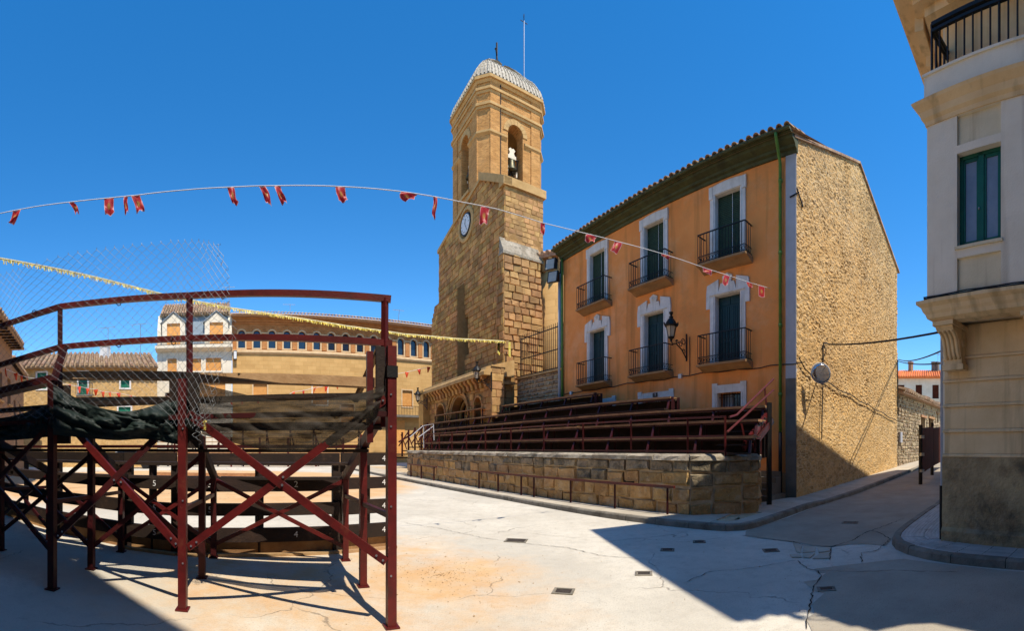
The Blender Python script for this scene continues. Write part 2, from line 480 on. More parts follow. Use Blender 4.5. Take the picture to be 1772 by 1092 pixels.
def gable_material():
    """rough render half covering rubble: stones of differing tone in paler mortar, damp and repairs"""
    m = M['gable']
    N, L = m.node_tree.nodes, m.node_tree.links
    bs = N['Principled BSDF']
    col = bs.inputs['Base Color'].links[0].from_socket
    geo = [n for n in N if n.bl_idname == 'ShaderNodeNewGeometry'][0]
    nz = N.new('ShaderNodeTexNoise'); nz.inputs['Scale'].default_value = 3.0; nz.inputs['Detail'].default_value = 4
    L.new(geo.outputs['Position'], nz.inputs['Vector'])
    sc_ = N.new('ShaderNodeVectorMath'); sc_.operation = 'SCALE'; sc_.inputs['Scale'].default_value = .16
    L.new(nz.outputs['Color'], sc_.inputs[0])
    ad = N.new('ShaderNodeVectorMath'); ad.operation = 'ADD'
    L.new(geo.outputs['Position'], ad.inputs[0]); L.new(sc_.outputs[0], ad.inputs[1])
    mp = N.new('ShaderNodeMapping'); mp.inputs['Scale'].default_value = (4.2, 4.2, 7.5)
    L.new(ad.outputs[0], mp.inputs['Vector'])
    vo = N.new('ShaderNodeTexVoronoi'); vo.feature = 'F1'; vo.inputs['Scale'].default_value = 1
    ve = N.new('ShaderNodeTexVoronoi'); ve.feature = 'DISTANCE_TO_EDGE'; ve.inputs['Scale'].default_value = 1
    L.new(mp.outputs[0], vo.inputs['Vector']); L.new(mp.outputs[0], ve.inputs['Vector'])
    sp = N.new('ShaderNodeSeparateColor'); L.new(vo.outputs['Color'], sp.inputs[0])
    mr = N.new('ShaderNodeMapRange'); mr.inputs['To Min'].default_value = .68; mr.inputs['To Max'].default_value = 1.22
    L.new(sp.outputs[0], mr.inputs['Value'])
    hs = N.new('ShaderNodeHueSaturation'); L.new(mr.outputs[0], hs.inputs['Value']); L.new(col, hs.inputs['Color'])
    ed = N.new('ShaderNodeMapRange'); ed.inputs['From Min'].default_value = .10; ed.inputs['From Max'].default_value = .03
    L.new(ve.outputs['Distance'], ed.inputs['Value'])
    x = N.new('ShaderNodeMix'); x.data_type = 'RGBA'; x.inputs['B'].default_value = (.66, .47, .24, 1)
    L.new(ed.outputs[0], x.inputs['Factor']); L.new(hs.outputs[0], x.inputs['A'])
    # patches where render still hides the stones
    pn = N.new('ShaderNodeTexNoise'); pn.inputs['Scale'].default_value = .55; pn.inputs['Detail'].default_value = 7; pn.inputs['Roughness'].default_value = .65
    L.new(geo.outputs['Position'], pn.inputs['Vector'])
    pr = N.new('ShaderNodeMapRange'); pr.inputs['From Min'].default_value = .50; pr.inputs['From Max'].default_value = .64; pr.inputs['To Max'].default_value = .75
    L.new(pn.outputs['Fac'], pr.inputs['Value'])
    y = N.new('ShaderNodeMix'); y.data_type = 'RGBA'
    L.new(pr.outputs[0], y.inputs['Factor']); L.new(x.outputs['Result'], y.inputs['A']); L.new(col, y.inputs['B'])
    dn = N.new('ShaderNodeTexNoise'); dn.inputs['Scale'].default_value = .32; dn.inputs['Detail'].default_value = 6
    L.new(geo.outputs['Position'], dn.inputs['Vector'])
    dr = N.new('ShaderNodeMapRange'); dr.inputs['From Min'].default_value = .54; dr.inputs['From Max'].default_value = .70; dr.inputs['To Max'].default_value = .55
    L.new(dn.outputs['Fac'], dr.inputs['Value'])
    z = N.new('ShaderNodeMix'); z.data_type = 'RGBA'; z.inputs['B'].default_value = (.38, .235, .095, 1)
    L.new(dr.outputs[0], z.inputs['Factor']); L.new(y.outputs['Result'], z.inputs['A'])
    L.new(z.outputs['Result'], bs.inputs['Base Color'])
gable_material()
M['worn_asphalt'] = mk('worn_asphalt', (.45, .40, .315), (.36, .315, .245), .9, .5, 70, .95, spots=[((.16, .14, .11), 42, .58, .66, .6), ((.54, .49, .40), 60, .62, .70, .6), ((.28, .245, .19), 1.3, .56, .72, .5)])
# ------------------------------------------------------------------ ground, road, pavements
def ground_material():
    m = bpy.data.materials.new('square_ground')
    m.use_nodes = True
    nt = m.node_tree
    N, L = nt.nodes, nt.links
    bs = N['Principled BSDF']
    bs.inputs['Roughness'].default_value = .95
    bs.inputs['Specular IOR Level'].default_value = .2
    geo = N.new('ShaderNodeNewGeometry')
    pos = geo.outputs['Position']
    def nz(scale, detail=6, rough=.6):
        n = N.new('ShaderNodeTexNoise')
        n.inputs['Scale'].default_value = scale; n.inputs['Detail'].default_value = detail; n.inputs['Roughness'].default_value = rough
        L.new(pos, n.inputs['Vector'])
        return n.outputs['Fac']
    def mr(v, a, b, c=0, d=1):
        r = N.new('ShaderNodeMapRange')
        for k, x in (('From Min', a), ('From Max', b), ('To Min', c), ('To Max', d)):
            r.inputs[k].default_value = x
        L.new(v, r.inputs['Value'])
        return r.outputs[0]
    def mix(f, a, b, mode='MIX'):
        x = N.new('ShaderNodeMix'); x.data_type = 'RGBA'; x.blend_type = mode
        if isinstance(f, float): x.inputs['Factor'].default_value = f
        else: L.new(f, x.inputs['Factor'])
        for k, v in (('A', a), ('B', b)):
            if isinstance(v, tuple): x.inputs[k].default_value = (*v, 1)
            else: L.new(v, x.inputs[k])
        return x.outputs['Result']
    def math_(op, a, b=None):
        x = N.new('ShaderNodeMath'); x.operation = op
        for i, v in enumerate((a, b)):
            if v is None: continue
            if isinstance(v, (int, float)): x.inputs[i].default_value = v
            else: L.new(v, x.inputs[i])
        return x.outputs[0]
    conc = mix(mr(nz(.45), .38, .62), (.64, .595, .50), (.53, .485, .40))
    conc = mix(mr(nz(5, 8, .75), .48, .70, 0, .5), conc, (.38, .345, .28))
    conc = mix(mr(nz(55, 3), .58, .66, 0, .6), conc, (.28, .25, .20))
    conc = mix(mr(nz(1.7, 9, .8), .54, .70, 0, .5), conc, (.40, .36, .28))
    conc = mix(mr(nz(.25, 3), .50, .55, 0, .4), conc, (.46, .425, .355))
    sand = mix(mr(nz(1.1, 8, .7), .38, .64), (.58, .35, .165), (.62, .43, .24))
    sand = mix(mr(nz(30, 4), .58, .7, 0, .5), sand, (.30, .19, .10))
    # where the bullring sand lies and has been trodden out between the posts
    def disc(c, r, soft, wob):
        d = N.new('ShaderNodeVectorMath'); d.operation = 'DISTANCE'
        L.new(pos, d.inputs[0]); d.inputs[1].default_value = (*c, 0)
        w = math_('ADD', d.outputs['Value'], mr(nz(.9, 7, .65), .3, .7, -wob, wob))
        return mr(w, r, r - soft)
    ring = disc((-14.8, 16.5), 11.2, 1.2, .5)
    spill = math_('MULTIPLY', disc((-2.2, 5.2), 3.2, 1.6, .9), mr(nz(1.6, 8, .7), .34, .62, .1, .85))
    spill2 = disc((-.95, 5.6), 1.5, 1.0, .6)
    f = math_('MAXIMUM', ring, math_('MAXIMUM', spill, math_('MULTIPLY', spill2, mr(nz(3.1, 8, .75), .3, .55, .6, 1))))
    col = mix(f, conc, sand)
    # slab joints and cracks
    vo = N.new('ShaderNodeTexVoronoi'); vo.feature = 'DISTANCE_TO_EDGE'; vo.inputs['Scale'].default_value = .33
    wv = N.new('ShaderNodeVectorMath'); wv.operation = 'ADD'
    nn = N.new('ShaderNodeTexNoise'); nn.inputs['Scale'].default_value = 1.5; nn.inputs['Detail'].default_value = 6
    L.new(pos, nn.inputs['Vector'])
    sc_ = N.new('ShaderNodeVectorMath'); sc_.operation = 'SCALE'; sc_.inputs['Scale'].default_value = .7
    L.new(nn.outputs['Color'], sc_.inputs[0]); L.new(pos, wv.inputs[0]); L.new(sc_.outputs[0], wv.inputs[1])
    L.new(wv.outputs[0], vo.inputs['Vector'])
    crack = math_('MULTIPLY', mr(vo.outputs['Distance'], .0045, .001), mr(nz(.7), .46, .56))
    col = mix(math_('MULTIPLY', crack, .55), col, (.12, .10, .08))
    L.new(col, bs.inputs['Base Color'])
    bp = N.new('ShaderNodeBump'); bp.inputs['Strength'].default_value = .45; bp.inputs['Distance'].default_value = .02
    hh = math_('SUBTRACT', math_('ADD', nz(26, 8, .7), math_('MULTIPLY', nz(2.5), .8)), crack)
    L.new(hh, bp.inputs['Height']); L.new(bp.outputs[0], bs.inputs['Normal'])
    return m
M['ground'] = ground_material()

def grid_ground():
    xs = [-1500, -400, -120, -60, -30, -15, -6, 0, .001, 4, 8, 12, 16, 20, 25, 30, 40, 60, 120, 400, 1500]
    m = MB()
    ys = [-1500, -400, -120, -60, -30, -15, -8, -4, 0, 4, 8, 12, 16, 20, 25, 30, 40, 60, 120, 400, 1500]
    for y in ys:
        for x in xs:
            m.v.append(Vector((x, y, gz(x, y))))
    n = len(xs)
    for j in range(len(ys) - 1):
        for i in range(n - 1):
            m.f.append((j * n + i, j * n + i + 1, (j + 1) * n + i + 1, (j + 1) * n + i))
    return m
# flat square sheet plus the climbing street; the sheet dips a little under the street so that the road lies on top
gm = MB()
xs = [-1500, -300, -80, -30, -10, 0, 5, 10, 15, 20, 30, 45, 80, 300, 1500]
ys = [-1500, -300, -80, -30, -10, 0, 5, 10, 15, 20, 30, 45, 80, 300, 1500]
for y in ys:
    for x in xs:
        gm.v.append(Vector((x, y, 0)))
for j in range(len(ys) - 1):
    for i in range(len(xs) - 1):
        n = len(xs)
        gm.f.append((j * n + i, j * n + i + 1, (j + 1) * n + i + 1, (j + 1) * n + i))
struct(gm.build('ground', M['ground'], recalc=False))

GD = Vector((.923, .384, 0))                    # direction of the gable wall up the street
C0 = Vector((8.33, 10.84, 0))                   # near corner of the ochre house
KL = [(-14, 34), (-5.97, 22.2), (-3.1, 18.1), (-.2, 14.0), (2.27, 10.2), (3.09, 9.08), (4.07, 7.83), (4.35, 7.66), (4.7, 7.66), (5.23, 7.95), (7.76, 9.42)]
for w in (2, 5, 8, 11, 15, 20, 30, 45):
    KL.append((8.72 + .923 * w, 9.66 + .384 * w))
KR = [(52, 25.2), (24, 12.75), (16, 9.35), (11.2, 7.33), (8.43, 6.17), (6.75, 5.42), (6.05, 5.05), (5.7, 4.75), (5.48, 4.35), (5.38, 3.9), (5.38, 3.42), (5.5, 2.6), (5.62, 1.9), (5.8, -.5), (6.1, -9)]

def strip(m, A, B, za, zb):
    for i in range(len(A) - 1):
        a0, a1, b0, b1 = A[i], A[i + 1], B[i], B[i + 1]
        m.add([(a0[0], a0[1], za(*a0)), (a1[0], a1[1], za(*a1)), (b1[0], b1[1], zb(*b1)), (b0[0], b0[1], zb(*b0))], [(0, 1, 2, 3)])

# asphalt street between the two kerbs
LS = [(5.3, 8.0), (6.4, 8.55), (7.76, 9.38), (10.5, 10.45), (13.3, 11.6), (16.1, 12.75), (18.9, 13.9), (22.5, 15.4), (27, 17.3), (36.4, 21.2), (50, 26.8)]
RS = [(5.75, 4.9), (6.75, 5.47), (8.43, 6.2), (11.2, 7.36), (13.6, 8.4), (16, 9.4), (20, 11.05), (24, 12.8), (28, 14.6), (38, 19.0), (52, 25.2)]
rm = MB()
lift = lambda x, y: gz(x, y) + .006
rows = []
for k in range(9):
    f = k / 8
    rows.append([(l[0] + (r[0] - l[0]) * f, l[1] + (r[1] - l[1]) * f) for l, r in zip(LS, RS)])
for k in range(8):
    strip(rm, rows[k], rows[k + 1], lift, lift)
# ragged near edge of the asphalt
jag = [(4.55, 7.6), (4.3, 7.2), (4.44, 6.8), (4.72, 6.24), (4.85, 5.7), (5.02, 5.48), (5.35, 5.42), (5.58, 5.2), (5.68, 4.9)]
e0 = [rows[k][0] for k in range(9)]
strip(rm, jag, e0, lift, lift)
road = struct(rm.build('street_road', M['asphalt'], recalc=False))
pm = MB()
P2 = [(4.9, 4.28), (4.4, 4.5), (3.9, 4.66), (3.82, 4.5), (3.9, 4.4), (3.6, 4.25), (3.42, 4.3), (3.3, 3.95), (3.34, 3.8), (3.0, 3.62), (2.85, 3.4), (2.7, 3.35), (2.54, 3.05), (2.2, 2.7), (1.7, 1.9), (.8, .2), (0, -3), (0, -9), (6.1, -9), (5.75, -.5), (5.5, 2.0), (5.36, 3.2), (5.2, 4.1)]
pm.add([(x, y, .005) for x, y in P2], [tuple(range(len(P2)))])
patch = struct(pm.build('road_patch', M['worn_asphalt'], recalc=False))
# open cracks across the worn street mouth, and the broken slabs beside them
ORG[road.name] = Vector()
M['crack'] = mk('crack_dirt', (.035, .03, .024), (.02, .017, .014), 9, 0, 10, 1)
def gpt(x, y):
    r = FPX * EYE / (y - HOR)
    p = W(x, y, r)
    return Vector((p.x, p.y, 0))
def crack(px, w):
    pts = []
    for (x0, y0), (x1, y1) in zip(px, px[1:]):
        a, b = gpt(x0, y0), gpt(x1, y1)
        n = max(2, int((b - a).length / .06))
        for k in range(n):
            pts.append(a.lerp(b, k / n) + Vector((random.uniform(-.018, .018), random.uniform(-.018, .018), 0)))
    pts.append(gpt(*px[-1]))
    m = MB()
    z = Vector((0, 0, .0105))
    for i, p in enumerate(pts):
        d = (pts[min(i + 1, len(pts) - 1)] - pts[max(i - 1, 0)]).normalized()
        n_ = Vector((-d.y, d.x, 0)) * (w * random.uniform(.25, 1.3) * (1 if 0 < i < len(pts) - 1 else .1))
        m.v += [p + n_ + z, p - n_ + z]
    for i in range(len(pts) - 1):
        m.f.append((2 * i, 2 * i + 1, 2 * i + 3, 2 * i + 2))
    m.build('crack', M['crack'], road, recalc=False)
crack([(1283, 927), (1316, 932), (1372, 938), (1390, 944), (1415, 946), (1439, 947), (1456, 942), (1478, 935), (1496, 923), (1507, 919), (1524, 923), (1541, 934)], .011)
crack([(1507, 919), (1536, 909), (1565, 897)], .009)
crack([(1540, 934), (1518, 953), (1490, 958), (1490, 974)], .010)
crack([(1439, 947), (1436, 970)], .009)
crack([(1379, 970), (1397, 985), (1414, 988), (1421, 999), (1407, 1016), (1405, 1040), (1398, 1066), (1396, 1091)], .008)
crack([(1414, 988), (1470, 990), (1560, 988), (1660, 991)], .006)
crack([(1040, 940), (1100, 932), (1180, 939), (1250, 931)], .005)
crack([(700, 905), (760, 915), (840, 932), (900, 940), (980, 948), (1040, 962), (1110, 968)], .006)
crack([(1180, 1010), (1230, 990), (1290, 985), (1379, 970)], .005)
for q in ([(1372, 940), (1388, 946), (1384, 958), (1378, 956)], [(1390, 946), (1412, 948), (1411, 956), (1388, 958)], [(1414, 948), (1437, 948), (1437, 955), (1416, 958)], [(1366, 961), (1385, 960), (1388, 966), (1370, 966)], [(1389, 960), (1411, 959), (1402, 967), (1390, 966)], [(1417, 960), (1436, 957), (1435, 968), (1405, 968)], [(1380, 951), (1386, 949), (1386, 958), (1379, 957)]):
    c = [gpt(*p) for p in q]
    g = sum(c, Vector()) / 4
    MB().hexa([v + Vector((0, 0, -.02)) for v in c] + [v.lerp(g, .07) + Vector((0, 0, .016 + random.uniform(0, .008))) for v in c]).build('broken_slab', M['pave'], road)
# pebbles and crumbs of sand trodden out of the ring
peb = MB()
for k in range(700):
    a, rr0 = random.uniform(0, 2 * pi), abs(random.gauss(0, 1)) * .9
    x, y = -.95 + cos(a) * rr0 * 1.1, 5.7 + sin(a) * rr0
    if k > 520:
        x, y = random.uniform(-3, 4.5), random.uniform(3.2, 12)
    s = random.uniform(.003, .009) * (1.6 if random.random() < .08 else 1)
    c = Vector((x, y, s * .4))
    peb.add([c + Vector((s, 0, 0)), c + Vector((0, s * .8, 0)), c + Vector((-s, .2 * s, 0)), c + Vector((0, -s, 0)), c + Vector((.1 * s, 0, s * .7)), c - Vector((0, 0, s * .4))],
            [(0, 1, 4), (1, 2, 4), (2, 3, 4), (3, 0, 4), (1, 0, 5), (2, 1, 5), (3, 2, 5), (0, 3, 5)])
pebo = peb.build('gravel', M['sand_crumb'] if 'sand_crumb' in M else M['pave'], recalc=False)
pebo['kind'] = 'stuff'
pebo['label'] = 'loose sand crumbs and pebbles scattered beside the near red post'
pebo['category'] = 'gravel'

def resample(path, step):
    out = [Vector((*path[0], 0))]
    carry = 0
    for a, b in zip(path, path[1:]):
        a, b = Vector((*a, 0)), Vector((*b, 0))
        d = (b - a).length
        t = step - carry
        while t <= d:
            out.append(a.lerp(b, t / d))
            t += step
        carry = d - (t - step)
    return out

def kerb_run(path, side, name, inner, slab_mat, near_only):
    """kerb stones along the path, paving slabs from the kerb to an inner line"""
    pts = resample(path, .42)
    base = struct(MB().build(name, None))
    dense = [(p.x, p.y) for p in pts]
    norm = []
    for i, p in enumerate(pts):
        d = pts[min(i + 1, len(pts) - 1)] - pts[max(i - 1, 0)]
        norm.append(Vector((-d.y, d.x, 0)).normalized() * side)
    # kerb stones, two resampled steps each
    i = 0
    far = MB()
    while i + 2 < len(pts):
        a, b, c = pts[i], pts[i + 1], pts[i + 2]
        m = MB()
        g = .006
        ring_o = [a.lerp(b, g / .42), b, c.lerp(b, g / .42)]
        ws = .15
        zz = .135 + random.uniform(-.006, .006)
        lo, hi, ri, li = [], [], [], []
        for k, p in enumerate(ring_o):
            nn = norm[i + k]
            z = gz(p.x, p.y)
            lo.append(p + Vector((0, 0, z - .05)))
            ri.append(p + nn * .012 + Vector((0, 0, z + zz - .03)))
            hi.append(p + nn * .035 + Vector((0, 0, z + zz)))
            li.append(p + nn * ws + Vector((0, 0, z + zz)))
        bb = [q + norm[i + k] * ws + Vector((0, 0, gz(q.x, q.y) - .05)) for k, q in enumerate(ring_o)]
        cols = [lo, ri, hi, li, bb]
        vs = [v for cl in cols for v in cl]
        fs = []
        for r in range(5):
            r2 = (r + 1) % 5
            for k in range(2):
                fs.append((r * 3 + k, r * 3 + k + 1, r2 * 3 + k + 1, r2 * 3 + k))
        fs.append(tuple(r * 3 for r in range(5)))
        fs.append(tuple(r * 3 + 2 for r in range(5))[::-1])
        if near_only(b):
            m.add(vs, fs)
            m.build('kerb_stone', M['kerb'], base)
        else:
            far.add(vs, fs)
        i += 2
    if far.v:
        struct(far.build('distant_kerb', M['kerb'], base), 'stuff')
    return base, pts, norm

base, pts, norm = kerb_run(KL, 1, 'pavement', None, None, lambda p: p.y < 19 and p.x < 19)
# bed of the pavement reaching under the terrace and the houses
bed = MB()
wid = [5.5 if p.x < 4.2 else 2.6 for p in pts]
outer = [(p + n * .14) for p, n in zip(pts, norm)]
inner = [p + n * w for p, n, w in zip(pts, norm, wid)]
zt = lambda p, d: Vector((p.x, p.y, gz(p.x, p.y) + d))
for i in range(len(pts) - 1):
    bed.add([zt(outer[i], .104), zt(outer[i + 1], .104), zt(inner[i + 1], .104), zt(inner[i], .104)], [(0, 1, 2, 3)])
bed.build('slab_bed', M['mortar'], base, recalc=False)
i = 0
farslab = MB()
while i + 3 < len(pts):
    m = MB()
    a, b, c, d = [pts[i + k] + norm[i + k] * .158 for k in range(4)]
    wd = 1.75 if pts[i].x < 3.6 else (.34 if pts[i].x < 5.3 else 1.2)
    o = [p + norm[i + k] * wd for k, p in enumerate((a, b, c, d))]
    dz = .128 + random.uniform(-.003, .003)
    g = .008
    a, d = a.lerp(b, g / .42), d.lerp(c, g / .42)
    vs = [zt(p, .09) for p in (a, b, c, d)] + [zt(p, .09) for p in o] + [zt(p, dz) for p in (a, b, c, d)] + [zt(p, dz) for p in o]
    fs = []
    for k in range(3):
        fs += [(8 + k, 9 + k, 13 + k, 12 + k), (k, k + 1, 9 + k, 8 + k), (4 + k, 12 + k, 13 + k, 5 + k)]
    fs += [(0, 8, 12, 4), (3, 7, 15, 11)]
    if b.y < 19 and b.x < 19:
        m.add(vs, fs)
        m.build('paving_slab', M['pave'], base)
    else:
        farslab.add(vs, fs)
    i += 3
struct(farslab.build('distant_paving', M['pave'], base), 'stuff')

base2, pts2, norm2 = kerb_run(KR, 1, 'corner_pavement', None, None, lambda p: p.x < 12 and p.y > -1)
bed = MB()
for i in range(len(pts2) - 1):
    w = 1.9
    bed.add([zt(pts2[i] + norm2[i] * .14, .105), zt(pts2[i + 1] + norm2[i + 1] * .14, .105), zt(pts2[i + 1] + norm2[i + 1] * w, .105), zt(pts2[i] + norm2[i] * w, .105)], [(0, 1, 2, 3)])
bed.build('slab_bed', M['kerb'], base2, recalc=False)
for i in range(len(pts2) - 1):
    p, p1 = pts2[i], pts2[i + 1]
    if not (p.x < 12 and p.y > -1):
        continue
    curved = p.x < 6.4 and p.y > 3.8
    for k in range(2 if not curved else 2):
        w0, w1 = .16 + k * .42, .57 + k * .42
        A, B = norm2[i], norm2[i + 1]
        e = .012
        c = [p.lerp(p1, e) + A.lerp(B, e) * w0, p.lerp(p1, 1 - e) + A.lerp(B, 1 - e) * w0, p.lerp(p1, 1 - e) + A.lerp(B, 1 - e) * w1, p.lerp(p1, e) + A.lerp(B, e) * w1]
        m = MB()
        dz = .121 + random.uniform(-.002, .002)
        m.hexa([zt(q, .09) for q in c] + [zt(q, dz) for q in c])
        for r in range(6):                      # ribbed paving tile
            f0, f1 = (r + .15) / 6, (r + .72) / 6
            q = [c[0].lerp(c[3], f0), c[1].lerp(c[2], f0), c[1].lerp(c[2], f1), c[0].lerp(c[3], f1)]
            m.hexa([zt(v, dz - .002) for v in q] + [zt(v, dz + .007) for v in q])
        m.build('ribbed_tile', M['pave_tile'], base2)

# iron covers let into the ground
def cover(x, y, w, d, label, az=.5, z0=0.0):
    r = FPX * EYE / (y - HOR)
    p = W(x, y, r)
    z = gz(p.x, p.y) + z0
    t = thing('inspection_cover', label, 'cover', (p.x, p.y, z))
    F = Frame(az=az, o=(p.x, p.y))
    fr = MB()
    for a in ((-w / 2 - .03, w / 2 + .03, -d / 2 - .03, -d / 2), (-w / 2 - .03, w / 2 + .03, d / 2, d / 2 + .03), (-w / 2 - .03, -w / 2, -d / 2, d / 2), (w / 2, w / 2 + .03, -d / 2, d / 2)):
        fr.box(F, a[0], a[1], a[2], a[3], z - .02, z + .013)
    fr.build('rim', M['kerb'], t)
    lid = MB().box(F, -w / 2 + .006, w / 2 - .006, -d / 2 + .006, d / 2 - .006, z - .02, z + .009)
    for k in range(4):
        a = -w / 2 + w * (k + .3) / 4
        lid.box(F, a, a + w * .1, -d / 2 + .03, d / 2 - .03, z, z + .012)
    lid.build('lid', M['cover'], t)
cover(893, 936, .34, .24, 'square iron cover in sunlit concrete, nearest to the sandy patch', .2)
cover(1114, 993, .17, .13, 'small iron cover in sunlight just left of the big shadow edge', .3)
cover(975, 1024, .19, .15, 'small rusty cover on sunlit concrete, lowest left in the square', .3)
cover(1155, 952, .17, .13, 'small dark cover inside the shadow near its pointed tip', .4)
cover(1210, 938, .17, .13, 'small dark cover in shade close to the kerb corner', .4)
cover(1334, 953, .20, .16, 'small dark cover in shade beside the broken paving patch', .4)
cover(1430, 1020, .16, .10, 'narrow dark cover at the asphalt seam in the shade', .6)
cover(1471, 905, .3, .2, 'iron cover in the asphalt at the mouth of the side street', .9, .006)
# ------------------------------------------------------------------ ochre house
H = Frame(1690)
QF = 12.5
S0, S1 = -17.6, -5.52
house = thing('ochre_house', 'three storey ochre rendered house with white surrounds and green cornice', 'house', H(-11.5, QF, .1))
cols = (-8.08, -11.5, -14.95)
holes, gh = [], []
for c in cols:
    for z0, z1 in ((8.1, 10.52), (4.62, 7.0)):
        holes.append((c - .53, c + .53, z0, z1))
for c, w, z0 in ((-8.02, .5, 2.2), (-11.42, .75, 1.4), (-14.4, .5, 2.2)):
    holes.append((c - w, c + w, z0, 3.6))
MB().cells(H, S0, S1 - .36, .9, 11.1, QF, QF + .45, holes).build('facade_wall', M['orange_wall'], house)
MB().cells(H, S0, S1 - .36, 0, .9, QF - .01, QF + .45, []).build('base_course', M['lower_wall'], house)
pil = MB().box(H, S1 - .36, S1, QF - .03, QF + .42, 3.9, 11.08)
pil.build('corner_strip', M['grey_render'], house)
MB().box(H, S1 - .36, S1 + .0, QF - .035, QF + .42, 0, 3.9).build('corner_strip_base', M['grey_cement'], house)
# near black sheet standing in for the shade of the rooms behind
MB().box(H, S0 + .1, S1 - .45, QF + .9, QF + 1.0, .2, 11).build('dark_backing', M['dark'], house)

def surround(c, w, zb, zt, style):
    m = MB()
    q0, q1 = QF - .05, QF + .004
    jw = .19
    hw = w / 2
    for sg in (-1, 1):
        a, b = sorted((c + sg * hw, c + sg * (hw + jw)))
        m.box(H, a, b, q0, q1, zb, zt)
        # reveal painted white
        a, b = sorted((c + sg * (hw - .02), c + sg * hw))
        m.box(H, a, b, QF - .04, QF + .2, zb, zt)
        a, b = sorted((c + sg * (hw + .03), c + sg * (hw + .06)))
        m.box(H, a, b, q0 - .02, q0, zb, zt - .05)
    if style == 'top':
        N = 8
        top = [(c - hw - jw - .02 + (w + 2 * jw + .04) * k / N, zt + .28 + .07 * (1 - (2 * k / N - 1) ** 2)) for k in range(N + 1)]
        bot = [(c - hw - jw - .02 + (w + 2 * jw + .04) * k / N, zt - (.0 if 0 < k < N else 0)) for k in range(N + 1)]
        for k in range(N):
            m.prism(H, [bot[k], bot[k + 1], top[k + 1], top[k]], q0 - .015, q1)
        m.box(H, c - hw, c + hw, QF - .03, QF + .2, zt - .02, zt + .01)
        for sg in (-1, 1):
            a, b = sorted((c + sg * (hw + jw - .12), c + sg * (hw + jw + .03)))
            m.box(H, a, b, q0 - .03, q1, zt - .12, zt + .30)
    elif style == 'mid':
        e = hw + jw
        out = [(-e - .16, zt - .42), (-e, zt - .42), (-e, zt), (e, zt), (e, zt - .42), (e + .16, zt - .42), (e + .16, zt + .10), (e + .10, zt + .16), (e + .02, zt + .50),
               (.36, zt + .60), (.30, zt + .46), (.2, zt + .44), (.17, zt + .62), (.0, zt + .72), (-.17, zt + .62), (-.2, zt + .44), (-.30, zt + .46), (-.36, zt + .60), (-e - .02, zt + .50), (-e - .10, zt + .16), (-e - .16, zt + .10)]
        # build as convex strips
        m.prism(H, [(c - e - .16, zt - .42), (c - e, zt - .42), (c - e, zt), (c - e - .16, zt + .1)], q0 - .012, q1)
        m.prism(H, [(c + e, zt - .42), (c + e + .16, zt - .42), (c + e + .16, zt + .1), (c + e, zt)], q0 - .012, q1)
        m.prism(H, [(c - e, zt), (c + e, zt), (c + e + .16, zt + .1), (c - e - .16, zt + .1)], q0 - .012, q1)
        m.prism(H, [(c - e - .16, zt + .1), (c - .36, zt + .1), (c - .36, zt + .54), (c - e - .12, zt + .40)], q0 - .012, q1)
        m.prism(H, [(c + .36, zt + .1), (c + e + .16, zt + .1), (c + e + .12, zt + .40), (c + .36, zt + .54)], q0 - .012, q1)
        m.prism(H, [(c - .36, zt + .1), (c + .36, zt + .1), (c + .27, zt + .38), (c - .27, zt + .38)], q0 - .012, q1)
        m.prism(H, [(c - .15, zt + .38), (c + .15, zt + .38), (c + .2, zt + .6), (c, zt + .70), (c - .2, zt + .6)], q0 - .012, q1)
        m.lathe(H(c, q0 - .02, zt + .52), [(.02, -.03), (.09, 0), (.02, .03)], 10, Matrix.Rotation(pi / 2, 3, H.t))
        m.box(H, c - e, c + e, q0 - .04, q0, zt + .02, zt + .06)
        m.box(H, c - hw, c + hw, QF - .03, QF + .2, zt - .02, zt + .01)
    else:
        m.box(H, c - hw - jw, c + hw + jw, q0, q1, zt, zt + .27)
        for sg in (-1, 1):
            a, b = sorted((c + sg * (hw + jw - .22), c + sg * (hw + jw)))
            m.box(H, a, b, q0 - .012, q1, zt + .18, zt + .34)
    return m.build('window_surround', M['white_paint'], house)

